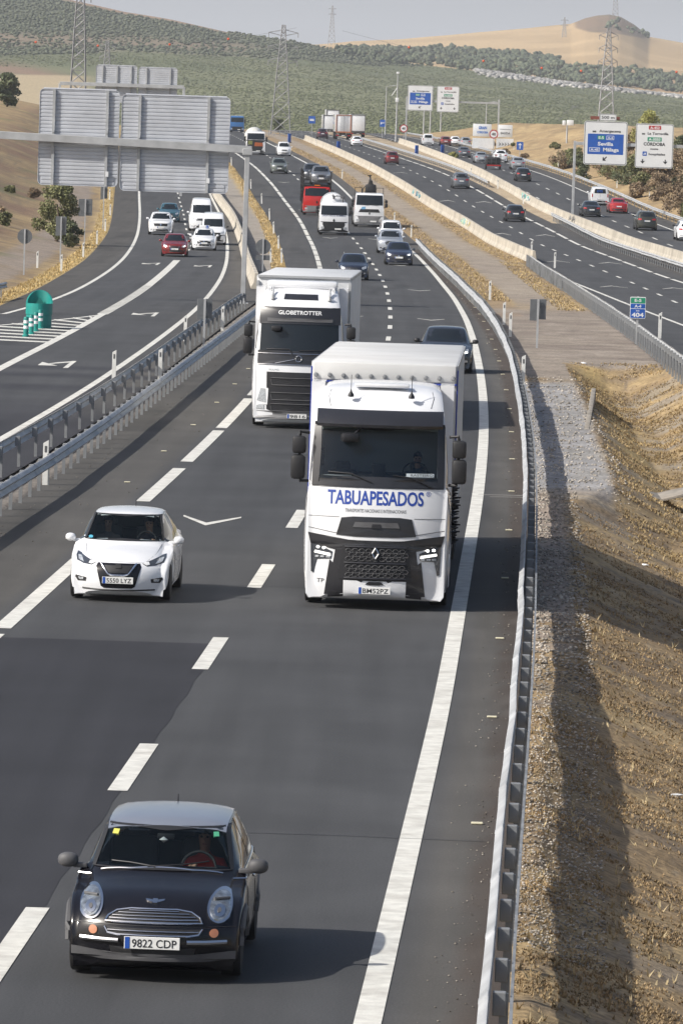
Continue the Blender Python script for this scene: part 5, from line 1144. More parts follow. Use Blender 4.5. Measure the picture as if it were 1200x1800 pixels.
# ------------------------------------------------------------ generic cars
SHP = {
 # L, H, rows(y,z,hw,bow), side plan, belt, wheels, windscreen zone y0,y1, rear glass y0,y1
 'hatch': dict(L=4.1, W=1.78, rows=[(0,.24,.58,.20),(.0,.42,.72,.24),(.02,.60,.74,.22),(.07,.74,.72,.20),(.22,.83,.70,.18),(.65,.94,.70,.15),(1.0,1.0,.72,.16),(1.70,1.44,.615,.10),(2.05,1.51,.60,.05),(2.9,1.505,.59,0),(3.5,1.42,.57,-.05),(3.88,1.02,.66,-.10),(4.02,.86,.70,-.12),(4.07,.55,.72,-.14),(4.1,.28,.66,-.14)],
    side=[(0,.60),(.12,.74),(.35,.83),(.9,.88),(2,.89),(3.2,.885),(3.75,.83),(4.0,.72),(4.1,.60)], belt=[(0,.70),(.9,.86),(2,.93),(3.5,.98),(4.1,.85)], wheels=[(.80,.365),(3.35,.365)], ws=(1.0,1.44,.72,.61), rg=(1.0,1.42,.64,.57), win=[(1.35,.97),(2.0,1.38),(3.2,1.38),(3.5,1.06)]),
 'suv': dict(L=4.35, W=1.84, rows=[(0,.30,.60,.16),(.0,.50,.76,.20),(.02,.72,.78,.18),(.06,.92,.76,.17),(.20,1.02,.75,.16),(.70,1.10,.74,.13),(1.12,1.14,.73,.14),(1.70,1.60,.66,.08),(2.1,1.68,.645,.04),(3.1,1.67,.635,0),(3.78,1.60,.62,-.05),(4.1,1.15,.68,-.09),(4.25,.98,.74,-.12),(4.32,.62,.76,-.14),(4.35,.36,.68,-.14)],
    side=[(0,.62),(.12,.78),(.35,.87),(.9,.91),(2,.92),(3.5,.915),(4.0,.85),(4.25,.74),(4.35,.62)], belt=[(0,.88),(.9,1.03),(2,1.08),(3.7,1.12),(4.35,1.0)], wheels=[(.86,.41),(3.52,.41)], ws=(1.15,1.60,.72,.62), rg=(1.13,1.58,.66,.57), win=[(1.45,1.13),(1.95,1.56),(3.55,1.55),(3.85,1.2)]),
 'sedan': dict(L=4.7, W=1.82, rows=[(0,.22,.58,.20),(.0,.40,.72,.24),(.02,.56,.74,.22),(.07,.70,.73,.20),(.25,.78,.72,.18),(.75,.88,.71,.16),(1.22,.94,.70,.16),(1.95,1.38,.60,.10),(2.3,1.45,.585,.05),(3.0,1.44,.575,0),(3.35,1.39,.57,-.02),(4.0,1.04,.64,-.06),(4.45,1.01,.64,-.10),(4.6,.9,.70,-.12),(4.67,.52,.72,-.14),(4.7,.27,.64,-.14)],
    side=[(0,.60),(.12,.75),(.35,.84),(.9,.90),(2,.91),(3.8,.90),(4.3,.84),(4.6,.74),(4.7,.60)], belt=[(0,.66),(1.1,.82),(2,.89),(4.0,.95),(4.7,.86)], wheels=[(.88,.36),(3.68,.36)], ws=(.95,1.36,.70,.57), rg=(1.03,1.36,.62,.54), win=[(1.6,.93),(2.2,1.33),(3.2,1.33),(3.7,1.02)]),
 'van': dict(L=4.4, W=1.84, rows=[(0,.26,.58,.18),(.0,.45,.74,.22),(.02,.66,.76,.2),(.08,.86,.75,.18),(.25,.96,.74,.15),(.62,1.06,.73,.13),(.92,1.12,.72,.14),(1.62,1.70,.66,.08),(2.0,1.80,.65,.04),(3.2,1.81,.65,0),(4.22,1.79,.64,-.02),(4.36,1.72,.68,-.03),(4.39,1.0,.76,-.04),(4.40,.4,.74,-.05)],
    side=[(0,.60),(.12,.76),(.35,.86),(.9,.91),(2,.92),(4.0,.915),(4.3,.88),(4.4,.82)], belt=[(0,.82),(.9,1.0),(2,1.08),(4.4,1.1)], wheels=[(.80,.37),(3.55,.37)], ws=(1.15,1.68,.71,.65), rg=(1.12,1.66,.68,.60), win=[(1.25,1.12),(1.8,1.60),(2.35,1.60),(2.35,1.12)]),
 'bigvan': dict(L=5.9, W=2.0, rows=[(0,.28,.66,.16),(.0,.50,.84,.20),(.02,.78,.86,.18),(.07,1.05,.84,.17),(.3,1.20,.82,.15),(.62,1.32,.81,.13),(.86,1.40,.80,.14),(1.52,2.15,.74,.10),(1.75,2.42,.72,.08),(2.1,2.56,.70,.03),(4.5,2.58,.70,0),(5.76,2.55,.70,-.02),(5.88,2.4,.76,-.03),(5.9,1.2,.82,-.03),(5.9,.45,.82,-.03)],
    side=[(0,.70),(.12,.85),(.35,.94),(.9,.985),(2,1.0),(5.6,1.0),(5.9,.95)], belt=[(0,1.0),(.9,1.25),(2,1.3),(5.9,1.3)], wheels=[(1.0,.39),(4.7,.39)], ws=(1.43,2.10,.79,.73), rg=(1.4,2.1,.7,.68), win=[(1.2,1.42),(1.65,2.0),(2.5,2.0),(2.5,1.35)]),
}
def make_car(name, label, cat, kind, X, Y, f, col, rev=False, scale=(1,1,1), txt='', group=None, grille=1, trim=None, rails=False, hd=None, led=False, rim=M_RIM, door=None, glass=None, Z=None):
    S = SHP[kind]; L, W = S['L'], S['W']; t = thing(name, label, cat, group=group); G = glass or M_GLASS
    sh = Shell(S['rows'], S['side'], S['belt'], .22, S['wheels'], 62); sh.body(t, col)
    mb = MB(); mb.box((0, L/2, .36), (W*.76, L*.86, .34)); mb.build('underbody', M_DARK, t, sm=0)
    z0, z1, w0, w1 = S['ws']; tr = trim or M_DARK
    sh.decal('front', [(-w0*.90,z0+.02),(w0*.90,z0+.02),(w1*.93,z1-.03),(-w1*.93,z1-.03)], .006, G, 'windscreen', t, .12, 3)
    z0, z1, w0, w1 = S['rg']; low = .0
    if kind != 'van' or not door: sh.decal('rear', [(-w0*.84,z0+.06),(w0*.84,z0+.06),(w1*.86,z1-.05),(-w1*.86,z1-.05)], .006, G, 'rear_window', t, .12, 3)
    wp = S['win']; mid = (wp[1][0]+wp[2][0])/2
    for d in ('left','right'):
        if kind in ('van','bigvan'): sh.decal(d, wp, .006, G, 'side_window', t, .15, 2)
        else:
            sh.decal(d, [wp[0],wp[1],(mid-.04,wp[1][1]+.01),(mid-.04,wp[0][1]+.02)], .006, G, 'side_window', t, .15, 2)
            sh.decal(d, [(mid+.04,wp[0][1]+.02),(mid+.04,wp[1][1]+.01),wp[2],wp[3]], .006, G, 'side_window', t, .15, 2)
    for wy, wr in S['wheels']:
        for s in (-1,1): wheel(t, s*(W/2-.115), wy, wr-.045, .22, 0, rim, 18)
    hb = S['rows'][3][1]; k = W/1.8
    # front: grille, lower intake, lamps, plate
    if not rev:
        if grille == 1: sh.decal('front', [(-.42*k,hb-.03),(.42*k,hb-.03),(.36*k,hb-.20),(-.36*k,hb-.20)], .008, M_DARK, 'grille', t, .1, 2); sh.strip('front', [(-.40*k,hb-.11),(.40*k,hb-.11)], .02, .014, M_CHROME, 'grille_bar', t)
        if grille == 2: sh.decal('front', [(-.30*k,hb-.02),(.30*k,hb-.02),(.38*k,hb-.16),(.26*k,hb-.34),(-.26*k,hb-.34),(-.38*k,hb-.16)], .008, M_DARK, 'grille', t, .1, 2); sh.strip('front', [(-.34*k,hb-.04),(-.2*k,hb-.26),(.2*k,hb-.26),(.34*k,hb-.04)], .03, .014, M_CHROME, 'grille_trim', t)
        if grille == 3: sh.decal('front', [(-.5*k,hb-.06),(.5*k,hb-.06),(.46*k,hb-.26),(-.46*k,hb-.26)], .008, M_DARK, 'grille', t, .1, 2); sh.decal('front', [(-.07,hb-.16),(0,hb-.07),(.07,hb-.16),(0,hb-.25)], .018, M_CHROME, 'emblem', t, .1, 1)
        sh.decal('front', [(-.56*k,.30),(.56*k,.30),(.50*k,.44),(-.50*k,.44)], .008, M_DARK, 'lower_intake', t, .1, 2)
        sh.decal('front', [(.48*k,hb-.10),(.50*k,hb-.01),(.74*k,hb+.07),(.76*k,hb-.05),(.60*k,hb-.13)], .008, M_LAMP, 'headlight', t, .06, 2, mirror=True)
        if led: sh.decal('front', [(.60*k,hb-.08),(.62*k,hb-.04),(.72*k,hb-.01),(.72*k,hb-.06)], .016, M_ON, 'lamp_glow', t, .06, 1, mirror=True)
        sh.decal('front', [(.60*k,.36),(.60*k,.44),(.72*k,.45),(.72*k,.37)], .01, M_LAMP if grille != 2 else M_DARK, 'fog_light', t, .06, 1, mirror=True)
        plate(sh, 'front', .50 if kind != 'suv' else .58, txt, t)
    else:
        zt = {'hatch': .93, 'suv': 1.02, 'sedan': .86, 'van': .95, 'bigvan': 1.2}[kind]
        if kind in ('van','bigvan'):
            sh.decal('rear', [(.70*k,.80),(.80*k,.80),(.79*k,1.12),(.70*k,1.12)], .012, M_RED, 'tail_light', t, .08, 2, mirror=True)
            sh.strip('rear', [(0,.45),(0,1.65)], .015, .004, M_DARK, 'door_gap', t)
        else: sh.decal('rear', [(.44*k,zt-.12),(.46*k,zt-.01),(.72*k,zt+.02),(.74*k,zt-.12)], .01, M_RED, 'tail_light', t, .06, 2, mirror=True)
        sh.decal('rear', [(-.60*k,.30),(.60*k,.30),(.62*k,.46),(-.62*k,.46)], .008, M_DARK, 'bumper_insert', t, .1, 2)
        plate(sh, 'rear', zt-.20 if kind != 'van' else .62, txt, t)
    ym = wp[0][0]-.02; zm = wp[0][1]+.06; mirror_pair(t, M_DARK if trim else col, W/2-.03, ym, zm, .20, .15, .14)
    if rails: 
        for s in (-1,1): mb = MB(); mb.tube([(s*.56,2.0,S['rows'][8][1]-.02),(s*.56,2.15,S['rows'][8][1]+.04),(s*.55,L-1.0,S['rows'][8][1]+.03),(s*.55,L-.8,S['rows'][8][1]-.04)], .018, 6); mb.build('roof_rail', M_GALV, t)
    recentre(t, L); place(t, X, Y, f, rev, L, hd)
    if Z is not None: t.location.z = Z
    t.scale = scale; return t, sh
# ------------------------------------------------------------ people
def person(label, loc, rz, top, skin, reach=((-.17,-.42,.40),(.17,-.42,.40)), tilt=0., parent=None, s=1., hair=(.03,.02,.015)):
    """seated figure: pelvis at the origin, facing -y"""
    J = [(0,0,0),(0,.02,.22),(0,.03,.42),(0,.02,.50),(0,.0,.58),(0,-.02,.66),(0,-.015,.76)]
    Rr = [(.16,.13),(.15,.11),(.17,.10),(.06,.06),(.052,.056),(.072,.085),(.075,.09)]
    E_ = [(0,1),(1,2),(2,3),(3,4),(4,5),(5,6)]; V = list(J); Rr = list(Rr)
    for q, sg in enumerate((-1,1)):
        h = reach[q]; b = len(V); el = (sg*.26, -.10, .22)
        V += [(sg*.17,.03,.43), el, h, (h[0]-sg*.02,h[1]-.08,h[2]+.01)]; Rr += [(.06,.06),(.045,.045),(.03,.03),(.038,.02)]; E_ += [(2,b),(b,b+1),(b+1,b+2),(b+2,b+3)]
        for k in range(4): V.append((h[0]-sg*(.045-k*.022), h[1]-.14+.005*k, h[2]-.02-.006*abs(k-1))); Rr.append((.010,.010)); E_.append((b+3, len(V)-1))
        V.append((h[0]-sg*.06,h[1]-.07,h[2]+.04)); Rr.append((.011,.011)); E_.append((b+3,len(V)-1))
        l = len(V); V += [(sg*.10,-.08,-.02),(sg*.13,-.45,.06),(sg*.13,-.60,-.32),(sg*.13,-.72,-.36)]; Rr += [(.09,.09),(.065,.065),(.05,.05),(.045,.04)]; E_ += [(0,l),(l,l+1),(l+1,l+2),(l+2,l+3)]
    me = bpy.data.meshes.new('person'); me.from_pydata(V, E_, []); o = bpy.data.objects.new('person_tmp', me); COL.objects.link(o)
    md = o.modifiers.new('s', 'SKIN'); 
    for i, r in enumerate(Rr): me.skin_vertices[0].data[i].radius = r
    me.skin_vertices[0].data[0].use_root = True
    m2 = o.modifiers.new('u', 'SUBSURF'); m2.levels = 2
    dg = bpy.context.evaluated_depsgraph_get(); dg.update(); nm = bpy.data.meshes.new_from_object(o.evaluated_get(dg)); bpy.data.objects.remove(o)
    nm.materials.clear(); nm.materials.append(top); nm.materials.append(skin)
    for p in nm.polygons:
        c = p.center; p.use_smooth = True
        if c.z > .535 or min((Vector(reach[0])-c).length, (Vector(reach[1])-c).length) < .13 and c.y < reach[0][1]+.05: p.material_index = 1
        if c.z < .05 and c.y < -.02: p.material_index = 0
    t = bpy.data.objects.new('person', nm); COL.objects.link(t)
    mb = MB(); V0, F0 = blob(2); K_ = [tuple(q*np.array([.082,.10,.085])*s+np.array([0,.012,.735])*s) for q in V0]
    F1 = [tuple(f) for f in F0 if V0[f].mean(0)[2] > .1 or V0[f].mean(0)[1] > .25]; mb.add(K_, F1); mb.build('hair', mat('hair', hair, .7), t)
    mb = MB(); mb.add([(-.012,-.105,.655),(.012,-.105,.655),(0,-.125,.66),(0,-.10,.70)], [(0,1,2),(0,2,3),(1,3,2)]); mb.build('nose', skin, t)
    for sg in (-1,1): mb = MB(); mb.lathe([(-.012,.001),(-.006,.010),(0,.013)], (sg*.03,-.098,.70), 'y', 8); mb.build('eye', mat('eye', (.04,.03,.025), .2), t)
    mb = MB(); mb.box((0,-.10,.625), (.045,.012,.010), bev=.003); mb.build('mouth', mat('lips', (.30,.11,.09)), t)
    t.scale = (s,s,s); t.location = loc; t.rotation_euler = (tilt,0,rz); tag(t, label, 'person'); return t
def to_world(t, p): 
    from mathutils import Euler
    return Matrix.Translation(t.location) @ t.rotation_euler.to_matrix().to_4x4() @ Vector(p)
SKIN = mat('skin', (.45,.27,.19), .55, var=.06); 
def cabin(t, x0, x1, y0, y1, zf, zd, seats, yw=None, white=False):
    mb = MB(); mb.box(((x0+x1)/2,(y0+y1)/2,zf), (x1-x0,y1-y0,.04)); mb.box(((x0+x1)/2,y1,zf+.40),((x1-x0)*.72,.04,.78)); mb.build('cabin_floor', M_DARK, t, sm=0)
    mb = MB(); mb.box(((x0+x1)/2, y0+.34, zd-.16), ((x1-x0)*.84, .40, .22), bev=.05); mb.build('dashboard', M_DARK, t)
    for sx, sy in seats:
        mb = MB(); mb.box((sx,sy,zf+.28), (.50,.52,.18), bev=.06); mb.box((sx,sy+.28,zf+.56), (.48,.16,.60), bev=.06, rx=-.18); mb.box((sx,sy+.34,zf+.90), (.26,.10,.18), bev=.04); mb.build('seat', M_GREYP, t)
def steering(t, c, r=.18, rx=R(-65)):
    mb = MB(); P_ = [(r*math.cos(a), 0, r*math.sin(a)) for a in np.linspace(0, 2*math.pi, 25)]
    M_ = Matrix.Translation(c) @ Matrix.Rotation(R(-22), 4, 'X'); mb.tube([M_ @ Vector(p) for p in P_], .015, 6); mb.tube([M_ @ Vector((-r,0,0)), M_ @ Vector((r,0,0))], .018, 6); mb.tube([M_ @ Vector((0,0,0)), M_ @ Vector((0,.02,-r))], .018, 6); mb.build('steering_wheel', M_DARK, t)
def frit(sh, d, poly, w, off, m, name, t, seg=.05):
    """black band round a window"""
    B = []
    for i in range(len(poly)):
        a = np.array(poly[i]); b = np.array(poly[(i+1)%len(poly)]); k = max(1, int(np.linalg.norm(b-a)/seg)); B += [a+(b-a)*j/k for j in range(k)]
    B = np.array(B); c = B.mean(0); vs = []; n = len(B)
    for q in B:
        e = c-q; e = e/np.linalg.norm(e)
        for g in (0, w*.5, w): p, nn = sh.hit(d, *(q+e*g)); vs.append(p+nn*off)
    mb = MB(); mb.add(vs, [(i*3+k, i*3+k+1, ((i+1)%n)*3+k+1, ((i+1)%n)*3+k) for i in range(n) for k in range(2)]); return mb.build(name, m, t, sm=50)
# ------------------------------------------------------------ black small hatchback with silver roof (foreground)
P_BLACK = mat('paint_black', (.007,.007,.010), .22, var=.1, coat=.25, spec=.35, dirt=.02); P_SILR = paint('silver_roof', (.26,.28,.33), .3, .3)
def hero_small(X, Y, f):
    t = thing('small_car', 'black three-door hatchback with silver roof, round headlights and plate 9822 CDP', 'car')
    L = 3.63
    rows = [(.02,.20,.60,.18),(0,.34,.74,.20),(.02,.50,.76,.19),(.06,.60,.75,.18),(.16,.71,.73,.16),(.42,.84,.71,.12),(.75,.90,.70,.11),(1.0,.95,.72,.13),(1.52,1.31,.63,.11),(1.78,1.40,.61,.06),(2.5,1.425,.605,0),(3.2,1.40,.60,-.04),(3.42,1.31,.61,-.06),(3.54,.95,.69,-.08),(3.60,.6,.74,-.1),(3.63,.28,.70,-.1)]
    side = [(0,.66),(.10,.77),(.28,.825),(.6,.845),(1.2,.84),(2.5,.845),(3.2,.84),(3.5,.78),(3.63,.68)]
    sh = Shell(rows, side, [(0,.58),(.5,.80),(1.1,.88),(3.0,.93),(3.63,.85)], .20, [(.68,.34),(3.12,.34)], 96, .04, .03); sh.hy = 1.75
    ws = [(-.685,.985),(.685,.985),(.59,1.315),(-.59,1.315)]; wsi = [(-.665,1.0),(.665,1.0),(.575,1.30),(-.575,1.30)]
    sh.body(t, P_BLACK, hole=[('front', wsi)])
    sh.decal('front', ws, .007, M_TINT, 'windscreen', t, .05, 8, thick=-.004); frit(sh, 'front', [(-.70,.965),(.70,.965),(.61,1.335),(-.61,1.335)], .04, .011, M_DARK, 'windscreen_seal', t)
    sh.decal('top', [(-.585,1.66),(-.3,1.60),(.3,1.60),(.585,1.66),(.59,2.5),(.57,3.34),(-.57,3.34),(-.59,2.5)], .012, P_SILR, 'roof', t, .08, 7, thick=.01)
    sh.strip('top', [(-.60,1.10),(-.3,1.035),(.3,1.035),(.60,1.10)], .022, .008, M_CHROME, 'cowl_trim', t)
    for s in (-1,1): # round lamps lying in the wings
        c = [(s*.625+.120*math.cos(a), .715+.138*math.sin(a)) for a in np.linspace(0, 2*math.pi, 28)[:-1]]
        o = sh.decal('front', c, .016, M_CHROME, 'headlight', t, .05, 4, .03)
        sh.decal('front', [(s*.625+(q[0]-s*.625)*.80, .715+(q[1]-.715)*.82) for q in c], .030, mat('lens_glass', (.42,.45,.47), .06, .75, coat=1., var=.45, scale=14), 'lens', o, .05, 5, .01)
        sh.decal('front', [(s*.615+.052*math.cos(a), .675+.052*math.sin(a)) for a in np.linspace(0, 2*math.pi, 16)[:-1]], .036, M_CHROME, 'reflector', o, .04, 2, .01)
        sh.decal('front', [(s*.615+.020*math.cos(a), .675+.020*math.sin(a)) for a in np.linspace(0, 2*math.pi, 10)[:-1]], .041, M_GREYP, 'bulb', o, .04, 1, .01)
        sh.strip('front', [(s*.56,.765),(s*.69,.765)], .03, .036, M_GREYP, 'lamp_divider', o)
        if 0: sh.decal('front', [(s*.60+.05*math.cos(a), .685+.05*math.sin(a)) for a in np.linspace(0, 2*math.pi, 14)[:-1]], .040, M_CHROME, 'reflector', o, .05, 2, .01)
        sh.decal('front', [(s*.585+.042*math.cos(a), .490+.042*math.sin(a)) for a in np.linspace(0, 2*math.pi, 16)[:-1]], .012, mat('indicator_amber', (.50,.20,.10), .15, coat=1.), 'indicator', t, .04, 2)
        sh.strip('front', [(s*.325,.405),(s*.50,.405),(s*.70,.410)], .045, .022, M_CHROME, 'bumper_bar', t)
    g = [(-.47,.575),(.47,.575),(.44,.625),(.36,.672),(.22,.692),(-.22,.692),(-.36,.672),(-.44,.625)]
    o = sh.decal('front', g, .010, M_DARK, 'grille', t, .05, 4)
    sh.strip('front', g+[g[0]], .022, .016, M_CHROME, 'grille_frame', o)
    for z, x in ((.603,.43),(.628,.40),(.653,.34),(.675,.24)): sh.strip('front', [(-x,z),(0,z+.003),(x,z)], .011, .020, M_CHROME, 'grille_bar', o)
    o = sh.decal('front', [(-.47,.525),(.47,.525),(.44,.475),(.34,.462),(-.34,.462),(-.44,.475)], .010, M_DARK, 'lower_grille', t, .05, 3)
    sh.strip('front', [(-.47,.527),(-.44,.475),(-.34,.460),(.34,.460),(.44,.475),(.47,.527)], .02, .016, M_CHROME, 'grille_frame', o); sh.strip('front', [(-.44,.50),(.44,.50)], .012, .018, M_CHROME, 'grille_bar', o)
    sh.strip('front', [(-.80,.548),(-.5,.550),(.5,.550),(.80,.548)], .010, .0, M_INK, 'bonnet_gap', t)
    sh.decal('front', [(-.80,.32),(-.80,.24),(-.5,.215),(.5,.215),(.80,.24),(.80,.32),(.45,.285),(-.45,.285)], .012, M_GREYP, 'bumper_lip', t, .05, 3); sh.decal('front', [(-.42,.345),(.42,.345),(.40,.285),(-.40,.285)], .008, M_DARK, 'air_intake', t, .05, 3)
    # bonnet badge
    sh.decal('front', [(-.022+.0,.745),(.022,.745),(.03,.762),(.022,.779),(-.022,.779),(-.03,.762)], .014, M_CHROME, 'badge', t, .02, 2)
    for s in (-1,1): sh.decal('front', [(s*.03,.752),(s*.085,.765),(s*.095,.778),(s*.03,.772)], .012, M_CHROME, 'badge_wing', t, .02, 1)
    plate(sh, 'front', .395, '9822 CDP', t, off=.035, w=.54, h=.12)
    for s, a in ((-1,-.05),(1,.05)):
        sh.strip('front', [(s*.08-.22,.985),(s*.30-.12,1.005),(s*.42+.03,1.035)] if s > 0 else [(-.06,.985),(-.32,1.01),(-.50,1.015)], .016, .022, M_INK, 'wiper', t)
    # roof-side trim, windows
    for d, s in (('left',-1),('right',1)):
        sh.decal(d, [(1.18,.93),(1.62,1.31),(2.28,1.345),(2.28,.96)], .006, M_TINT if 0 else M_GLASS, 'side_window', t, .08, 4); sh.decal(d, [(2.34,.965),(2.34,1.345),(3.16,1.32),(3.32,1.0)], .006, M_GLASS, 'side_window', t, .08, 4)
        sh.strip(d, [(1.1,.90),(2.3,.925),(3.4,.95)], .022, .004, M_CHROME, 'belt_trim', t)
        sh.strip(d, [(1.32,.25),(1.28,.6),(1.30,.88)], .008, .002, M_INK, 'door_gap', t); sh.strip(d, [(2.33,.25),(2.36,.6),(2.34,.9)], .008, .002, M_INK, 'door_gap', t)
        for wy in (.68,3.12): sh.strip(d, [(wy-.39*math.cos(a), .32+.37*math.sin(a)) for a in np.linspace(.1, math.pi-.1, 14)], .075, .004, M_GREYP, 'arch_trim', t)
        mb = MB(); mb.box((s*.855,2.12,.82),(.03,.16,.03), bev=.01); mb.build('door_handle', M_CHROME, t)
    sh.decal('rear', [(-.5,1.0),(.5,1.0),(.46,1.27),(-.46,1.27)], .006, M_GLASS, 'rear_window', t)
    sh.decal('front', [(-.535,1.245),(-.475,1.245),(-.465,1.285),(-.525,1.285)], .010, mat('sticker_yellow', (.55,.52,.10), .6), 'sticker', t, .03, 1); sh.decal('front', [(.475,1.250),(.525,1.250),(.515,1.288),(.465,1.288)], .010, mat('sticker_green', (.08,.38,.22), .6), 'sticker', t, .03, 1)
    for wy in (.68, 3.12):
        for s in (-1, 1): wheel(t, s*.735, wy, .305, .20, 8, M_RIM, 28)
    mb = MB(); mb.box((0,1.85,.33), (1.25,3.2,.26)); mb.build('underbody', M_DARK, t, sm=0)
    mirror_pair(t, M_GREYP, .84, 1.20, 1.02, .20, .15, .13)
    mb = MB(); mb.tube([(0,3.1,1.39),(0,3.16,1.47)], [.012,.006], 6); mb.build('aerial', M_INK, t)
    cabin(t, -.66, .66, .95, 2.4, .30, .93, ((-.36,1.95),(.36,1.95))); steering(t, Vector((.34,1.42,.95)), .17)
    mb = MB(); mb.box((0,1.52,1.245), (.17,.03,.055), bev=.01); mb.build('rear_view_mirror', M_INK, t)
    mb = MB(); mb.lathe([(-.03,.001),(0,.045),(.03,.001)], (-.02,1.48,1.215), 'z', 10); mb.build('hanging_ornament', M_SIGNW, t)
    recentre(t, L); place(t, X, Y, f, False, L)
    p = person('driver in a bright red top with one hand on the wheel of the black hatchback', to_world(t, (.36, 1.98-L/2, .52)), t.rotation_euler[2], mat('red_shirt', (.50,.035,.022), .8), SKIN, ((-.10,-.42,.44),(.15,-.40,.40)), s=.98)
FM = lambda o: (lambda Y: K['mainR'](Y)+o)
fm = K['mainR']; fr_ = K['rR']; ff = K['fR']; fp = Curve([(240,-10.6),(300,-10.2),(380,-11.2),(460,-13.3),(540,-16.6),(640,-21.5)])
class Lin:
    def __init__(s, a): s.a = a
    def slope(s, Y): return s.a
hero_small(-1.70, 54.7, Lin(.040))
# ------------------------------------------------------------ white hatchback beside the truck
P_WH = mat('paint_white_used', (.78,.79,.81), .24, var=.03, scale=1.5, coat=.7, dirt=.10)
def hero_hatch(X, Y, f):
    t = thing('hatchback', 'white five-door hatchback with two people inside and plate 5550 LYZ', 'car'); L = 4.0
    rows = [(.02,.20,.58,.22),(0,.36,.70,.26),(.02,.50,.72,.25),(.06,.61,.71,.24),(.16,.69,.70,.22),(.45,.82,.69,.18),(.80,.90,.68,.15),(1.0,.95,.71,.15),(1.66,1.37,.61,.11),(1.95,1.455,.60,.05),(2.7,1.485,.59,0),(3.35,1.42,.575,-.05),(3.74,1.05,.65,-.10),(3.90,.86,.70,-.12),(3.97,.55,.72,-.14),(4.0,.26,.66,-.14)]
    side = [(0,.60),(.12,.73),(.34,.82),(.9,.865),(2,.87),(3.2,.865),(3.7,.81),(3.92,.70),(4.0,.60)]
    sh = Shell(rows, side, [(0,.62),(.5,.80),(.95,.86),(2,.92),(3.4,1.0),(4.0,.86)], .20, [(.80,.35),(3.33,.35)], 90, .045, .035); sh.hy = 1.9
    ws = [(-.69,.975),(.69,.975),(.585,1.385),(-.585,1.385)]
    sh.body(t, P_WH, hole=[('front', [(-.665,.995),(.665,.995),(.565,1.365),(-.565,1.365)])])
    sh.decal('front', ws, .006, M_TINT, 'windscreen', t, .05, 8, thick=-.004); frit(sh, 'front', ws, .035, .010, M_DARK, 'windscreen_seal', t)
    V_ = [(-.36,.655),(.36,.655),(.385,.60),(.29,.27),(.24,.24),(-.24,.24),(-.29,.27),(-.385,.60)]
    o = sh.decal('front', V_, .008, P_BLACK, 'grille', t, .05, 5)
    sh.decal('front', [(-.24,.62),(.24,.62),(.16,.50),(-.16,.50)], .012, M_DARK, 'mesh', o, .05, 3)
    sh.strip('front', [(-.30,.645),(-.17,.475),(-.10,.455),(.10,.455),(.17,.475),(.30,.645)], .034, .018, M_CHROME, 'grille_trim', o)
    sh.decal('front', [(-.045,.57),(.045,.57),(.055,.60),(.045,.63),(-.045,.63),(-.055,.60)], .024, M_DARK, 'badge', o, .03, 1)
    hl = [(.40,.655),(.47,.615),(.62,.625),(.745,.665),(.775,.74),(.765,.795),(.70,.775),(.56,.715)]
    sh.decal('front', hl, .008, mat('lamp_dark', (.05,.055,.065), .08, coat=1.), 'headlight', t, .04, 4, mirror=True)
    sh.decal('front', [(.61,.645),(.72,.68),(.74,.74),(.66,.73)], .016, M_LAMP, 'reflector', t, .04, 3, mirror=True)
    sh.decal('front', [(.41,.65),(.47,.625),(.52,.635),(.50,.675),(.45,.672)], .016, M_SIGNW, 'running_light', t, .04, 2, mirror=True)
    sh.decal('front', [(.55,.40),(.56,.34),(.70,.335),(.755,.40),(.74,.43)], .008, M_DARK, 'fog_surround', t, .04, 2, mirror=True); sh.decal('front', [(.60,.40),(.60,.36),(.67,.36),(.69,.40)], .016, M_LAMP, 'fog_light', t, .04, 2, mirror=True)
    sh.strip('front', [(-.62,.215),(-.3,.205),(.3,.205),(.62,.215)], .03, -.004, M_DARK, 'bumper_lip', t)
    sh.strip('front', [(-.44,.668),(0,.685),(.44,.668)], .008, -.001, M_GREYP, 'bonnet_gap', t); sh.strip('front', [(.44,.668),(.60,.80),(.66,.93)], .007, -.001, M_GREYP, 'bonnet_gap', t, mirror=True)
    plate(sh, 'front', .375, '5550 LYZ', t, w=.53, h=.115)
    for d, s in (('left',-1),('right',1)):
        sh.decal(d, [(1.28,.95),(1.85,1.37),(2.38,1.405),(2.38,.985)], .006, M_GLASS, 'side_window', t, .08, 3); sh.decal(d, [(2.45,.99),(2.45,1.405),(3.05,1.37),(3.3,1.10)], .006, M_GLASS, 'side_window', t, .08, 3)
        sh.strip(d, [(1.36,.25),(1.30,.6),(1.32,.90)], .008, .001, M_GREYP, 'door_gap', t); sh.strip(d, [(2.42,.25),(2.44,.6),(2.42,.95)], .008, .001, M_GREYP, 'door_gap', t)
        for yy in (2.15,3.05): mb = MB(); mb.box((s*.878,yy,.84),(.03,.16,.03), bev=.01); mb.build('door_handle', P_WH, t)
    sh.decal('rear', [(-.5,1.02),(.5,1.02),(.45,1.32),(-.45,1.32)], .006, M_GLASS, 'rear_window', t)
    for wy in (.80, 3.33):
        for s in (-1, 1): wheel(t, s*.755, wy, .315, .20, 5, M_RIM, 26)
    mb = MB(); mb.box((0,2.0,.34), (1.3,3.5,.26)); mb.build('underbody', M_DARK, t, sm=0)
    mirror_pair(t, P_WH, .85, 1.28, 1.00, .175, .14, .14)
    mb = MB(); mb.tube([(.05,2.9,1.44),(.05,3.02,1.58)], [.010,.005], 6); mb.build('aerial', M_INK, t)
    sh.decal('front', [(-.58+.04*math.cos(a), 1.015+.022*math.sin(a)) for a in np.linspace(0,6.28,12)[:-1]], .010, mat('sticker_blue', (.06,.32,.45), .6), 'sticker', t, .03, 1)
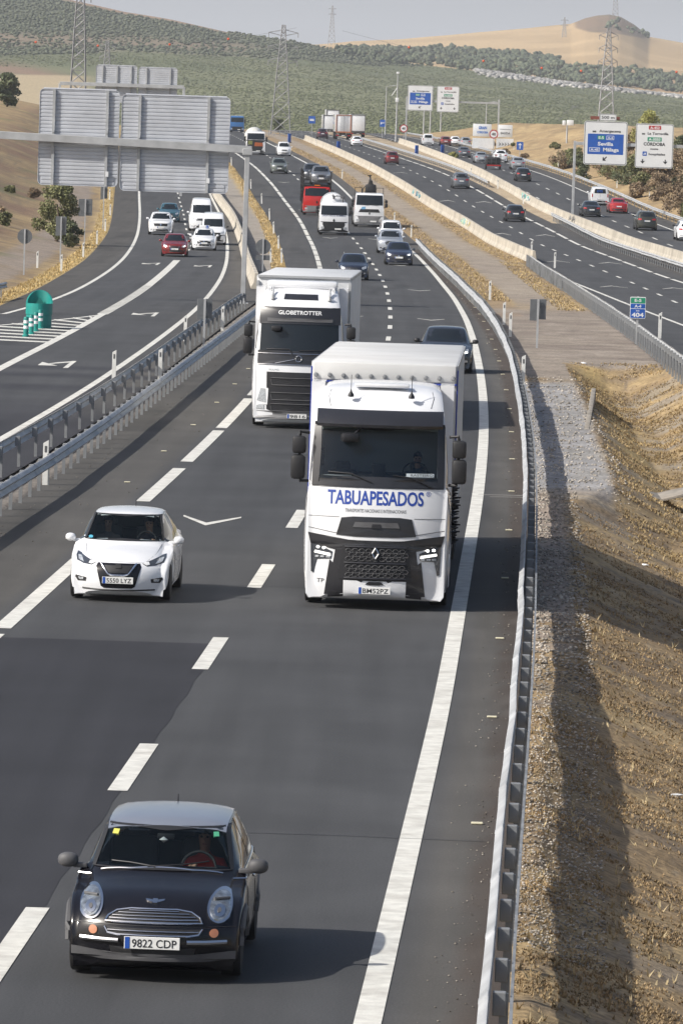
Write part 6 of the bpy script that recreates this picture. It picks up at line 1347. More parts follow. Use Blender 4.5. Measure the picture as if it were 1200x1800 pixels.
    cabin(t, -.68, .68, 1.0, 2.6, .30, .93, ((-.36,2.1),(.36,2.1))); steering(t, Vector((.36,1.56,.95)), .17)
    recentre(t, L); place(t, X, Y, f, False, L)
    person('driver of the white hatchback wearing a dark top', to_world(t, (.36, 2.13-L/2, .52)), t.rotation_euler[2], mat('dark_shirt', (.05,.05,.07), .8), SKIN, ((-.12,-.42,.42),(.14,-.42,.42)), hair=(.05,.035,.025))
    person('front passenger of the white hatchback in a grey top', to_world(t, (-.36, 2.13-L/2, .52)), t.rotation_euler[2], mat('grey_shirt', (.20,.18,.17), .8), SKIN, ((-.08,-.30,.16),(.10,-.30,.18)))
hero_hatch(-3.78, 96.9, Lin(.040))
# ------------------------------------------------------------ trucks
M_TARP = mat('tarpaulin_white', (.62,.62,.61), .6, var=.06, scale=.8, bump=.12, dirt=.22); M_BLUEP = mat('blue_paint', (.03,.06,.35), .4)
M_PANEL = mat('satin_black_panel', (.022,.022,.026), .35, var=.1, coat=.4)
def truck_wheels(t, ys_, r=.5, W=2.5, twin=()):
    for i, y in enumerate(ys_):
        for s in (-1, 1): wheel(t, s*(W/2-(.17 if i not in twin else .30)), y, r, .30 if i not in twin else .58, 0, mat('steel_rim', (.35,.35,.36), .5, .5), 22)
def truck_mirror(t, s, x, y, z, m=M_DARK, h=.85):
    mb = MB(); mb.box((s*(x+.17), y, z+h*.18), (.24,.16,h*.36), bev=.05); mb.box((s*(x+.18), y, z-h*.27), (.25,.17,h*.50), bev=.06); mb.tube([(s*x,y+.05,z+h*.42),(s*(x+.15),y,z+h*.44),(s*(x+.17),y,z+h*.3)], .028, 6); mb.tube([(s*x,y+.05,z-h*.55),(s*(x+.15),y,z-h*.55)], .028, 6); mb.tube([(s*(x+.16),y+.03,z-h*.5),(s*(x+.16),y+.03,z+h*.4)], .03, 6); mb.build('mirror', m, t)
def big_trailer(t, y0, L=13.6, W=2.55, z0=1.15, z1=4.0, m=M_TARP, header=True, under=True, drop=.16):
    mb = MB(); mb.box((0,y0+L/2,(z0+z1)/2), (W,L,z1-z0), bev=.045); mb.v = [(x,y,z-(y-y0)/L*drop if z > 2 else z) for x,y,z in mb.v]; tr = mb.build('trailer', m, t)
    if header:
        mb = MB(); mb.box((0,y0-.02,z1-.17), (W-.06,.06,.30), bev=.012); mb.build('front_header', M_TARP, tr)
        mb = MB(); mb.box((0,y0-.02,z1-.35), (W-.02,.05,.03)); mb.box((W/2+.004,y0+.06,(z0+z1)/2), (.02,.10,z1-z0-.2)); mb.box((-W/2-.004,y0+.06,(z0+z1)/2), (.02,.10,z1-z0-.2)); mb.build('blue_edging', M_BLUEP, tr, sm=0)
        b = MB(); b.lathe([(-.03,.001),(-.025,.03),(0,.04)], (0,0,0), 'y', 10); p = None
        for i in range(11):
            if p is None: p = b.build('rivet', M_GALVD, tr); o = p
            else: o = p.copy(); COL.objects.link(o)
            o.location = (-1.20+i*.24, y0-.06, z1-.24)
    mb = MB()
    for s in (-1,1): mb.box((s*W/2, y0+L/2, z0+.06), (.03,L-.1,.14)); mb.box((s*(W/2+.002), y0+L/2, z1-.06-drop*.5), (.02,L-.1,.09), rx=-drop/L)
    mb.build('side_rail', M_GALV, tr, sm=0)
    if under:
        mb = MB(); mb.box((0,y0+L/2,z0-.14), (1.0,L-.4,.26)); mb.box((0,y0+.2,z0-.1),(2.3,.3,.18)); mb.build('chassis', M_DARK, t, sm=0)
        for s in (-1,1): mb = MB(); mb.box((s*1.2,y0+5.6,.75), (.05,5.0,.5)); mb.build('side_guard', M_GREYP, t, sm=0)
    return tr
def cab_renault(t, col, R_rows, hero=True):
    sh = Shell(R_rows, [(0,1.0),(.14,1.13),(.32,1.20),(.7,1.24),(2.3,1.245)], [(0,1.9),(.4,2.05),(2.3,2.2)], .28, [(1.42,.66)], 110, .035, .05); sh.hy = .62
    return sh
def hero_truck(X, Y, f):
    t = thing('lorry', 'big white lorry with large blue lettering under its windscreen, nearest of the lorries', 'lorry'); L = 16.4
    rows = [(.03,.27,.92,.20),(0,.45,1.05,.25),(0,.9,1.06,.26),(.02,1.35,1.075,.25),(.07,1.75,1.12,.23),(.13,2.12,1.135,.22),(.24,2.65,1.13,.21),(.36,3.10,1.12,.20),(.48,3.36,1.10,.18),(.75,3.62,1.06,.13),(1.15,3.78,1.03,.06),(1.7,3.84,.97,0),(2.25,3.86,.97,0),(2.28,3.7,.97,0),(2.30,.9,.9,0)]
    sh = cab_renault(t, P_WH, rows)
    ws = [(-1.06,2.22),(1.06,2.22),(1.05,3.10),(-1.05,3.10)]
    sh.body(t, P_WH, 'cab', hole=[('front', [(-1.01,2.26),(1.01,2.26),(1.0,3.06),(-1.0,3.06)])])
    frit(sh, 'front', [(-1.13,2.10),(1.13,2.10),(1.11,3.18),(-1.11,3.18)], .13, .014, M_PANEL, 'windscreen_surround', t)
    sh.decal('front', [(-1.125,2.08),(1.125,2.08),(1.12,2.27),(-1.12,2.27)], .012, M_PANEL, 'scuttle_panel', t, .08, 3)
    sh.decal('front', ws, .009, glass_mat('truck_windscreen', (.008,.015,.028), .42, .03), 'windscreen', t, .08, 8, thick=-.004)
    # sun visor
    mb = MB(); n_ = 14; vs = []
    for i in range(n_+1):
        x = -1.08+2.16*i/n_; p, nn = sh.hit('front', x, 3.34); q, n2 = sh.hit('front', x, 3.10); vs += [(x, p.y-.02, 3.40), (x, p.y-.10, 3.38), (x, q.y-.20, 3.16), (x, q.y-.19, 3.11), (x, q.y-.15, 3.12)]
    mb.add(vs, [(i*5+k, i*5+(k+1)%5, (i+1)*5+(k+1)%5, (i+1)*5+k) for i in range(n_) for k in range(5)]+[(0,1,2,3,4), tuple(n_*5+k for k in range(5))]); mb.build('sun_visor', M_PANEL, t, sm=40)
    # lettering
    sh.text('front', 'TABUAPESADOS', -.03, 1.80, .24, 1.64, mat('letter_blue', (.018,.06,.33), .5), t, .004, .022, .98); sh.text('front', '®', .87, 1.96, .085, .085, mat('letter_blue', (.018,.06,.33)), t, .004, .0)
    sh.text('front', 'TRANSPORTES NACIONAIS E INTERNACIONAIS', -.02, 1.665, .062, 1.04, M_GREYP, t, .004, .0)
    # upper slot
    sh.decal('front', [(-.68,1.27),(-.60,1.565),(-.40,1.59),(.40,1.59),(.60,1.565),(.68,1.27),(.36,1.25),(-.36,1.25)], .012, M_PANEL, 'upper_grille', t, .06, 4)
    sh.decal('front', [(-.40,1.41),(.40,1.41),(.36,1.50),(-.36,1.50)], .022, M_GREYP, 'slot', t, .06, 2); sh.decal('front', [(-.08,1.40),(.08,1.40),(.07,1.47),(-.07,1.47)], .034, M_INK, 'sensor', t, .05, 1)
    sh.strip('front', [(-1.16,1.375),(-.70,1.30),(.70,1.30),(1.16,1.375)], .012, .001, M_GREYP, 'panel_gap', t); sh.strip('front', [(-1.17,1.575),(-.64,1.575)], .010, .001, M_GREYP, 'panel_gap', t, mirror=True)
    # dark centre block and wings
    sh.decal('front', [(-1.17,1.29),(-.7,1.20),(-.3,1.19),(.3,1.19),(.7,1.20),(1.17,1.29),(1.12,1.10),(.70,1.02),(-.70,1.02),(-1.12,1.10)], .014, M_PANEL, 'bumper_band', t, .05, 4)
    sh.decal('front', [(-.68,1.08),(.68,1.08),(.72,.80),(.80,.20),(.55,.22),(.52,.50),(-.52,.50),(-.55,.22),(-.80,.20),(-.72,.80)], .012, M_PANEL, 'bumper_centre', t, .05, 6)
    for s in (-1,1): sh.decal('front', [(s*.50,.60),(s*.78,.84),(s*.86,.24),(s*.52,.25)], .0135, M_PANEL, 'bumper_leg', t, .05, 3)
    g = sh.decal('front', [(-.56,1.10),(.56,1.10),(.62,.52),(-.62,.52)], .024, M_INK, 'grille', t, .06, 4)
    lat = MB()
    for z0_, z1_ in ((.84,1.05),(.56,.77)):
        for r in range(3):
            z = z0_+(z1_-z0_)*(r+.5)/3
            for c in range(9):
                cx = -.46+c*.115+(r%2)*.057; p, nn = sh.hit('front', cx, z); w_ = .05; h_ = .032; q = [(cx-w_,z),(cx-w_*.5,z+h_),(cx+w_*.5,z+h_),(cx+w_,z),(cx+w_*.5,z-h_),(cx-w_*.5,z-h_),(cx-w_,z)]; lat.tube([(a, p.y-.036, b) for a, b in q], .006, 4, cap=False)
    lat.build('grille_lattice', M_GREYP, g, sm=0)
    for zz in (1.075,.80,.54): sh.strip('front', [(-.52,zz),(.52,zz)], .035, .03, M_PANEL, 'grille_bar', g)
    p, nn = sh.hit('front', 0, .98); mb = MB(); o_ = [(0,.095),(.055,0),(0,-.095),(-.055,0)]
    for k in range(4):
        a, b = o_[k], o_[(k+1)%4]; mb.tube([(a[0], p.y-.055, .975+a[1]),(b[0], p.y-.055, .975+b[1])], .012, 6)
    mb.build('emblem', M_CHROME, t)
    sh.decal('front', [(-.09,.975),(0,1.10),(.09,.975),(0,.85)], .034, M_INK, 'emblem_back', t, .05, 2)
    # lower white bumper with hole
    sh.decal('front', [(-.53,.50),(-.30,.50),(-.2,.46),(.2,.46),(.30,.50),(.53,.50),(.53,.235),(-.53,.235)], .022, P_WH, 'bumper_plate_panel', t, .05, 4)
    sh.decal('front', [(-.16,.445),(-.10,.485),(.10,.485),(.16,.445),(.08,.43),(-.08,.43)], .034, M_INK, 'tow_slot', t, .03, 2)
    plate(sh, 'front', .335, 'BM52PZ', t, w=.55, h=.12, off=.045, x=.0)
    for s in (-1, 1):
        o = sh.decal('front', [(s*.76,.86),(s*.74,.98),(s*1.06,1.12),(s*1.12,1.12),(s*1.10,.62),(s*1.06,.60),(s*1.0,.84)], .016, mat('lamp_dark', (.05,.055,.065), .08, coat=1.), 'headlight', t, .05, 4)
        sh.decal('front', [(s*.76,.90),(s*.765,.945),(s*1.03,.985),(s*1.04,.945)], .026, mat('lamp_lit', (1.,.97,.9), .2, emit=1.3), 'running_light', o, .04, 2)
        for q in (.88,.98): sh.decal('front', [(s*q+.024*math.cos(a), 1.03+.022*math.sin(a)+(q-.84)*.1) for a in np.linspace(0,6.28,10)[:-1]], .028, M_ON, 'lamp_glow', o, .04, 1)
        for q in (.80,.90,.99): sh.decal('front', [(s*q-.035,.87),(s*q+.03,.87),(s*q+.03,.90),(s*q-.03,.90)], .028, M_LAMP, 'reflector', o, .04, 1)
        sh.decal('front', [(s*.60,.235),(s*.80,.235),(s*.80,.30),(s*.60,.30)], .018, M_PANEL, 'step', t, .05, 1)
        sh.strip('right' if s > 0 else 'left', [(.62,2.1),(.66,1.2),(.75,.95)], .014, .003, M_GREYP, 'door_gap', t); sh.decal('right' if s > 0 else 'left', [(.72,2.15),(.85,2.95),(1.55,2.95),(1.55,2.15)], .008, M_GLASS, 'side_window', t, .1, 3)
        truck_mirror(t, s, 1.20, .42, 2.62)
        mb = MB(); mb.prism([(s*1.00,1.75),(s*1.235,1.75),(s*1.235,2.62),(s*1.00,2.62)], 1.15, 3.80, 'xy'); o = mb.build('side_deflector', P_WH, t, sm=0)
        mb = MB(); mb.lathe([(0,.001),(.01,.055),(.05,.05),(.10,.018),(.14,.008)], (s*.52,.66,3.60), 'z', 10); mb.tube([(s*.52,.66,3.66),(s*.52,.75,3.98)], .006, 5); mb.build('aerial', M_INK, t)
        mb = MB(); mb.box((s*1.02,.95,3.36), (.10,.12,.18), bev=.03); mb.build('roof_side_lamp', M_INK, t)
        mb = MB(); mb.box((s*1.17,2.1,.62), (.16,1.0,.7), bev=.05); mb.build('tank_fairing', P_WH, t)
        sh.strip('front', [(s*.86,3.44),(s*.9,3.6),(s*.87,3.7)], .012, .002, M_GREYP, 'roof_seam', t)
    mb = MB(); mb.box((0,1.05,3.80), (.95,.22,.07), bev=.03); mb.build('roof_hatch', P_WH, t)
    sh.text('front', 'TP', -.93, .44, .07, .13, M_GREYP, t, .005, .01)
    for s, a in ((-1, [(-.85,2.33),(-.45,2.31),(-.10,2.17)]), (1, [(.25,2.30),(.55,2.27),(.93,2.10)])): sh.strip('front', a, .025, .035, M_INK, 'wiper', t)
    mb = MB(); p, nn = sh.hit('front', -.55, 2.95); mb.box((-.50,p.y-.16,2.93),(.30,.22,.16), bev=.05, rz=.2); mb.tube([(-.3,p.y-.05,3.12),(-.42,p.y-.14,3.0)], .02, 6); mb.build('kerb_mirror', M_INK, t)
    sh.decal('front', [(.48,2.285),(.95,2.285),(.95,2.345),(.48,2.345)], .013, mat('card', (.55,.62,.66), .6), 'name_card', t, .05, 2); sh.text('front', 'RASTEIRO', .74, 2.295, .045, .38, M_GREYP, t, .018, .0)
    cabin(t, -1.1, 1.1, .5, 2.1, 1.45, 2.32, ((-.65,1.25),(.65,1.25))); steering(t, Vector((.62,.78,2.30)), .22)
    mb = MB(); mb.box((0,.55,2.37), (.25,.1,.22), bev=.03); mb.box((-.98,1.0,2.55), (.05,.4,.3)); mb.build('cab_clutter', M_INK, t)
    mb = MB(); mb.box((0,3.2,.8), (.9,4.4,.3)); mb.box((0,1.3,.55),(2.0,1.6,.3)); mb.build('chassis_frame', M_DARK, t, sm=0)
    truck_wheels(t, (1.42, 5.05, 11.7, 13.0, 14.3), twin=(1,))
    big_trailer(t, 2.72, z1=4.12, drop=.2)
    mb = MB()
    for i in range(26): z_ = 1.0+.06*i*.7; mb.tube([(1.25,2.50+.1*math.sin(i),z_),(1.31+.10*random.random(),2.45,z_+.05*random.random())], [.03,.012], 5)
    mb.build('air_hoses', M_INK, t)
    recentre(t, L); place(t, X, Y, f, False, L)
    person('driver of the lettered white lorry in a blue shirt behind the dark windscreen', to_world(t, (.65, 1.28-L/2, 1.85)), t.rotation_euler[2], mat('blue_shirt', (.03,.06,.12), .8), SKIN, ((-.14,-.42,.38),(.14,-.42,.38)))
hero_truck(.60, 96.9, Lin(.029))
def truck2(X, Y, f):
    t = thing('lorry', 'white lorry with white lettering on its black visor and a grey lower bumper', 'lorry'); L = 16.4
    rows = [(.03,.25,.95,.16),(0,.42,1.08,.2),(0,.9,1.09,.2),(.01,1.4,1.10,.2),(.04,1.75,1.10,.2),(.09,2.05,1.10,.2),(.22,2.85,1.085,.19),(.28,3.12,1.07,.18),(.42,3.34,1.05,.16),(.80,3.58,1.0,.10),(1.3,3.72,.97,.03),(2.0,3.78,.95,0),(2.28,3.78,.95,0),(2.3,.9,.9,0)]
    sh = cab_renault(t, P_WH, rows); sh.body(t, P_WH, 'cab')
    sh.decal('front', [(-1.05,2.06),(1.05,2.06),(1.03,2.80),(-1.03,2.80)], .010, M_GLASS, 'windscreen', t, .08, 4)
    sh.decal('front', [(-1.10,1.70),(1.10,1.70),(1.09,2.07),(-1.09,2.07)], .012, M_PANEL, 'scuttle_panel', t, .08, 3)
    o = sh.decal('front', [(-1.07,2.78),(1.07,2.78),(1.05,3.22),(-1.05,3.22)], .03, M_PANEL, 'visor', t, .08, 4)
    sh.decal('front', [(-.86,2.84),(.86,2.84),(.86,2.93),(-.86,2.93)], .045, M_GREYP, 'visor_band', o, .08, 2)
    sh.text('front', 'GLOBETROTTER', .0, 3.03, .10, 1.15, M_SIGNW, t, .036, .02)
    sh.decal('front', [(-.46,3.42),(.46,3.42),(.44,3.56),(-.44,3.56)], .012, M_PANEL, 'roof_window', t, .08, 2)
    sh.decal('front', [(-.82,.50),(-.84,1.50),(.84,1.50),(.82,.50),(.60,.42),(-.60,.42)], .012, M_PANEL, 'grille', t, .08, 4)
    for z in (1.25,.86,.56): 
        sh.decal('front', [(-.66,z-.10),(.66,z-.10),(.70,z+.09),(-.70,z+.09)], .02, M_INK, 'grille_opening', t, .08, 2); sh.strip('front', [(-.68,z-.1),(.68,z-.1),(.72,z+.09),(-.72,z+.09),(-.68,z-.1)], .022, .026, M_GREYP, 'grille_rim', t)
    sh.strip('front', [(-1.10,1.70),(1.10,1.70)], .022, .018, M_CHROME, 'chrome_line', t); sh.strip('front', [(-1.10,1.99),(1.10,1.99)], .022, .018, M_CHROME, 'chrome_line', t)
    sh.strip('front', [(-.62,1.73),(-.12,1.84)], .02, .02, M_CHROME, 'diagonal_bar', t); sh.strip('front', [(.08*math.cos(a), 1.86+.08*math.sin(a)) for a in np.linspace(0,6.28,16)], .025, .024, M_CHROME, 'emblem', t)
    sh.text('front', 'VOLVO', -.66, 1.535, .05, .28, M_CHROME, t, .005, .02)
    sh.decal('front', [(-1.17,.25),(1.17,.25),(1.18,.46),(-1.18,.46)], .016, M_GREYP if 0 else mat('grey_bumper', (.20,.20,.205), .5), 'lower_bumper', t, .08, 2)
    sh.decal('front', [(.80,.62),(.78,1.05),(1.0,1.12),(1.08,1.12),(1.06,.62)], .014, P_WH, 'lamp_housing', t, .06, 2, mirror=True)
    sh.decal('front', [(.84,.68),(.86,1.04),(.98,1.06),(1.08,.72)], .022, M_LAMP, 'headlight', t, .05, 3, mirror=True); sh.decal('front', [(.88,.50),(.88,.60),(1.10,.60),(1.10,.50)], .014, M_LAMP, 'fog_light', t, .05, 1, mirror=True)
    plate(sh, 'front', .33, '9816', t, w=.52, h=.12, off=.03)
    sh.strip('front', [(-.85,2.10),(-.25,2.11),(-.15,1.95)], .03, .03, M_INK, 'wiper', t); sh.strip('front', [(.0,2.08),(.6,2.10),(.7,1.97)], .03, .03, M_INK, 'wiper', t)
    for s in (-1,1):
        truck_mirror(t, s, 1.20, .38, 2.42, M_DARK, .9); mb = MB(); mb.prism([(s*.98,1.5),(s*1.23,1.5),(s*1.23,2.62),(s*.98,2.62)], 1.2, 3.72, 'xy'); mb.build('side_deflector', P_WH, t, sm=0)
        mb = MB(); mb.lathe([(0,.06),(.12,.04),(.14,.0)], (s*.76,.62,3.42), 'z', 8); mb.tube([(s*.76,.7,3.5),(s*.76,.95,3.72)], .03, 6); mb.build('air_horn', M_GALV, t)
        sh.decal('right' if s > 0 else 'left', [(.62,2.1),(.72,2.85),(1.45,2.85),(1.45,2.1)], .008, M_GLASS, 'side_window', t, .1, 3)
        mb = MB(); mb.tube([(s*.85,1.1,3.66),(s*.85,2.2,3.80)], .05, 6); mb.build('roof_ridge', P_WH, t)
    mb = MB(); mb.box((0,1.75,3.80), (1.9,.9,.22), bev=.08); mb.build('roof_spoiler', P_WH, t)
    mb = MB(); p, nn = sh.hit('front', -.6, 2.75); mb.box((-.62,p.y-.12,2.66),(.26,.2,.14), bev=.04); mb.build('kerb_mirror', M_INK, t)
    mb = MB(); mb.box((0,3.2,.8), (.9,4.4,.3)); mb.box((0,1.3,.5),(2.0,1.6,.3)); mb.build('chassis_frame', M_DARK, t, sm=0)
    truck_wheels(t, (1.42, 5.05, 11.7, 13.0, 14.3), twin=(1,)); big_trailer(t, 2.72, m=mat('grey_white_box', (.62,.63,.64), .5, var=.05, dirt=.15), header=False)
    mb = MB()
    for s in (-1,1): mb.box((s*1.25,2.70,2.5), (.07,.06,2.7))
    mb.box((0,2.70,3.97),(2.5,.06,.06)); mb.build('front_frame', M_GALV, t, sm=0); mb = MB(); mb.box((.42,2.66,3.80),(.36,.1,.14), bev=.03); mb.build('cooling_unit', M_GREYP, t)
    recentre(t, L); place(t, X, Y, f, False, L)
truck2(-1.27, 151.6, Lin(.022))
def mid_truck(name, label, X, Y, f, col, W=2.4, Hc=2.75, wsz=(1.72,2.45), band=None, bumper=M_DARK, L=8.5, cat='lorry', dark_low=.9, txt=None, emblem=True):
    t = thing(name, label, cat)
    rows = [(.02,.30,W*.44,.07),(0,.40,W*.465,.08),(0,1.0,W*.47,.08),(.02,1.5,W*.47,.08),(.10,wsz[0]+.2,W*.467,.08),(.20,wsz[1],W*.46,.07),(.27,Hc-.08,W*.455,.05),(.42,Hc,W*.45,.03),(1.9,Hc+.03,W*.45,0),(2.0,Hc-.05,W*.45,0),(2.02,.8,W*.43,0)]
    sh = Shell(rows, [(0,W*.46),(.06,W*.485),(.2,W*.497),(2.1,W*.498)], [(0,1.5),(2.1,1.75)], .30, [(1.1,.58)], 70, .02, .03, inset=.02); sh.body(t, col, 'cab')
    a = W*.445; sh.decal('front', [(-a,wsz[0]),(a,wsz[0]),(a*.96,wsz[1]),(-a*.96,wsz[1])], .01, M_GLASS, 'windscreen', t, .1, 3)
    sh.decal('front', [(-W*.495,.28),(W*.495,.28),(W*.495,dark_low),(-W*.495,dark_low)], .015, bumper, 'bumper', t, .08, 3)
    sh.decal('front', [(W*.33,.50),(W*.33,.68),(W*.43,.68),(W*.43,.50)], .024, M_LAMP, 'headlight', t, .06, 1, mirror=True)
    if band: sh.decal('front', [(-W*.36,band[0]),(W*.36,band[0]),(W*.30,band[1]),(-W*.30,band[1])], .012, M_DARK, 'grille', t, .08, 2)
    if emblem: sh.decal('front', [(-.09,1.18),(0,1.33),(.09,1.18),(0,1.03)], .02, M_INK if not band else M_CHROME, 'emblem', t, .05, 1)
    if txt: sh.text('front', txt, 0, 1.50, .12, W*.80, mat('letter_navy', (.03,.06,.15)), t, .006, .02)
    plate(sh, 'front', .50, '', t, x=.35, eu=False)
    for s in (-1,1):
        truck_mirror(t, s, W/2-.02, .3, 2.05, M_DARK, .7); sh.decal('right' if s > 0 else 'left', [(.55,1.75),(.62,2.4),(1.35,2.4),(1.35,1.75)], .008, M_GLASS, 'side_window', t, .1, 2)
    sh.strip('front', [(-.7,wsz[0]+.04),(-.1,wsz[0]+.0)], .03, .03, M_INK, 'wiper', t); sh.strip('front', [(.1,wsz[0]+.04),(.7,wsz[0]+.0)], .03, .03, M_INK, 'wiper', t)
    mb = MB(); mb.box((0,L/2,.78), (.85,L-.6,.26)); mb.box((0,1.1,.55), (W*.7,1.5,.35)); mb.build('chassis_frame', M_DARK, t, sm=0)
    truck_wheels(t, (1.15, L-2.6, L-1.3), .48, W, twin=(1,2)); return t, sh, L
# tanker lorry, white
t, sh, L = mid_truck('tanker_lorry', 'white vacuum tanker lorry with hose gear over the cab, in the middle lanes', 0, 0, fm, P_WH, 2.35, 2.62, (1.62,2.35), None, M_DARK, 8.0, dark_low=1.08, txt='DESATASCOS ROMERO')
mb = MB(); mb.lathe([(2.3,.2),(2.4,.75),(2.6,1.0),(7.0,1.0),(7.3,.6),(7.35,.01)], (0,0,2.28), 'y', 28); mb.build('tank', P_WH, t)
mb = MB(); mb.tube([(.0,2.3,2.9),(.0,2.0,3.0),(-.1,1.8,3.15)], .09, 8); mb.tube([(.75,2.4,2.0),(.75,2.4,3.0),(.5,2.3,3.05)], .05, 6); mb.box((.7,2.2,3.0),(.35,.2,.22), bev=.04); mb.tube([(-.05,2.2,3.05),(.6,2.3,3.1)], .04, 6); mb.lathe([(-.1,.2),(.1,.2)],(.2,2.6,2.95),'y',14); mb.build('hose_gear', M_GREYP, t)
mb = MB(); mb.box((-.35,.45,2.08), (.12,.02,.12)); mb.build('papers', M_SIGNW, t, sm=0)
recentre(t, L); place(t, -1.34, 455.8, fm, False, L)
# grab lorry
t, sh, L = mid_truck('crane_lorry', 'white tipper lorry with black loading crane folded behind the cab, in the right lane', 0, 0, fm, P_WH, 2.5, 2.85, (1.85,2.68), (1.25,1.52), mat('grey_bumper', (.20,.20,.205)), 8.5, dark_low=.95)
mb = MB(); mb.tube([(-.15,2.4,1.6),(-.2,2.4,3.3),(.1,2.4,3.9)], .13, 8); mb.tube([(.1,2.4,3.9),(.05,2.6,4.25)], .07, 8); mb.tube([(.1,2.4,3.85),(.35,2.5,3.0),(.3,2.6,2.4)], .15, 8); mb.box((.15,2.5,3.2),(.9,.6,.7), bev=.15); mb.tube([(-.4,2.4,2.6),(-.15,2.4,3.5),(.2,2.4,3.3)], .06, 6); mb.box((.03,2.5,4.28),(.35,.15,.08)); mb.tube([(-.55,2.5,2.0),(-.55,2.6,3.1),(-.2,2.6,3.5)], .07, 6); mb.tube([(.6,2.5,2.0),(.55,2.6,3.3)], .05, 6); mb.build('crane', M_DARK, t)
mb = MB(); 
for s in (-1,1): mb.tube([(s*.62,2.2,2.6),(s*.62,2.2,3.25),(s*1.2,2.2,3.25),(s*1.2,2.2,2.4)], .035, 6)
mb.build('guard_frame', M_DARK, t)
mb = MB(); mb.box((0,5.6,1.75), (2.45,5.4,1.3), bev=.04); mb.build('tipper_body', M_GREYP, t)
sh.decal('front', [(-.72,1.50),(-.35,1.50),(-.32,1.72),(-.62,1.70)], .012, mat('logo_blue', (.15,.35,.55)), 'logo', t, .06, 1)
recentre(t, L); place(t, 1.54, 478.0, fm, False, L)
# red transporter
t, sh, L = mid_truck('car_transporter', 'red car transporter carrying cars on its upper deck over the cab', 0, 0, fm, paint('red', (.50,.015,.012)), 2.45, 2.55, (1.72,2.42), None, mat('grey_bumper', (.20,.20,.205)), 10., dark_low=.85)
mb = MB()
for s in (-1,1):
    mb.box((s*1.18,5.2,2.62), (.10,9.6,.16)); 
    for y in (.8,2.3,4.2,6.2,8.2,9.8): mb.box((s*1.22,y,1.9+.55), (.09,.12,2.9))
    mb.tube([(s*1.25,.6,2.75),(s*1.25,.6,3.75)], .04, 6); mb.tube([(s*1.25,.6,3.3),(s*1.25,9.5,3.3)], .03, 6)
mb.box((0,5.2,2.60),(2.2,9.4,.08)); mb.build('deck_frame', M_DARK, t, sm=0); mb = MB(); mb.box((0,.35,2.66), (.5,.06,.09)); mb.build('roof_sign', M_AMBER, t)
recentre(t, L); place(t, -3.05, 507.0, fm, False, L)
zt_ = float(zp(509))+2.72
make_car('suv', 'silver grey SUV riding on the front of the transporter upper deck', 'car', 'suv', -2.75, 507.6, fm, paint('steel', (.20,.21,.23), .3, .4), Z=zt_, grille=2)
make_car('suv', 'dark grey car behind the silver one on the transporter deck', 'car', 'suv', -3.55, 512.9, fm, paint('slate', (.06,.065,.075), .3, .3), Z=zt_+.12)
# concrete mixer
t, sh, L = mid_truck('concrete_mixer', 'dark-fronted concrete mixer lorry with white drum on the left far lane', 0, 0, fm, P_WH, 2.5, 3.0, (1.95,2.75), (1.2,1.8), M_DARK, 9., dark_low=1.9, emblem=False)
sh.decal('front', [(-.15,1.1),(.95,1.1),(.9,1.55),(-.1,1.6)], .022, mat('orange_grille', (.40,.10,.03), .5), 'orange_panel', t, .08, 2); sh.decal('front', [(-1.0,1.3),(-.45,1.3),(-.4,1.75),(-1.0,1.8)], .022, mat('olive_panel', (.16,.17,.05), .5), 'green_panel', t, .08, 2)
mb = MB(); mb.lathe([(2.2,.5),(2.8,1.05),(4.5,1.28),(7.0,.85),(8.2,.5),(8.3,.01)], (-.1,0,2.25), 'y', 24); mb.build('drum', mat('drum_white', (.60,.60,.57), .5, dirt=.4), t)
recentre(t, L); place(t, -12.55, 736, fm, False, L)
t, sh, L = mid_truck('lorry', 'blue lorry with white roof at the crest, half hidden by the big sign', 0, 0, fm, paint('blue', (.03,.13,.34)), 2.5, 2.9, (1.8,2.6), None, M_DARK, 8., dark_low=1.0, emblem=False)
sh.decal('top', [(-.95,.6),(.95,.6),(.95,1.9),(-.95,1.9)], .02, P_WH, 'roof', t, .2, 2); mb = MB(); mb.box((0,5,1.9),(2.4,5.6,1.8), bev=.05); mb.build('load_body', M_GREYP, t)
recentre(t, L); place(t, -20.6, 1010, fm, False, L)
# ------------------------------------------------------------ cars, main carriageway
D_NAVY = paint('navy', (.022,.028,.05), .22, .2); D_GREY = paint('grey', (.13,.14,.155), .3, .4); D_SILV = paint('silver', (.36,.38,.40), .3, .4); D_BLK = paint('black2', (.02,.021,.024), .2)
make_car('hatchback', 'black car overtaking just behind the lettered lorry, one headlight showing', 'car', 'hatch', 3.30, 189.5, Lin(.018), paint('black3', (.022,.025,.032), .2), scale=(1.02,1,1.0), trim=True, grille=1, led=True)
make_car('estate_car', 'dark blue estate car above the roof of the second lorry', 'car', 'hatch', .24, 327.5, fm, D_NAVY, grille=1, rails=True)
make_car('hatchback', 'dark navy hatchback with bright daytime lamps at the right lane edge', 'car', 'hatch', 3.22, 372.4, fm, paint('navy2', (.026,.032,.06), .2, .2), grille=3, led=True, scale=(1.03,1,1))
make_car('suv', 'silver SUV with a dark grille directly behind the navy hatchback', 'car', 'suv', 2.87, 404, fm, paint('ice', (.42,.45,.50), .3, .4), grille=2)
make_car('van', 'small white van with black roof bars behind the silver SUV', 'van', 'van', 3.15, 434, fm, P_WH)
make_car('suv', 'grey green off-roader alone in the middle lane far up the road', 'car', 'suv', -8.07, 632, fm, paint('sage', (.15,.17,.155), .4, .2), rails=True)
make_car('van', 'white van on the far bend beside the concrete mixer', 'van', 'van', -8.8, 733, fm, P_WH)
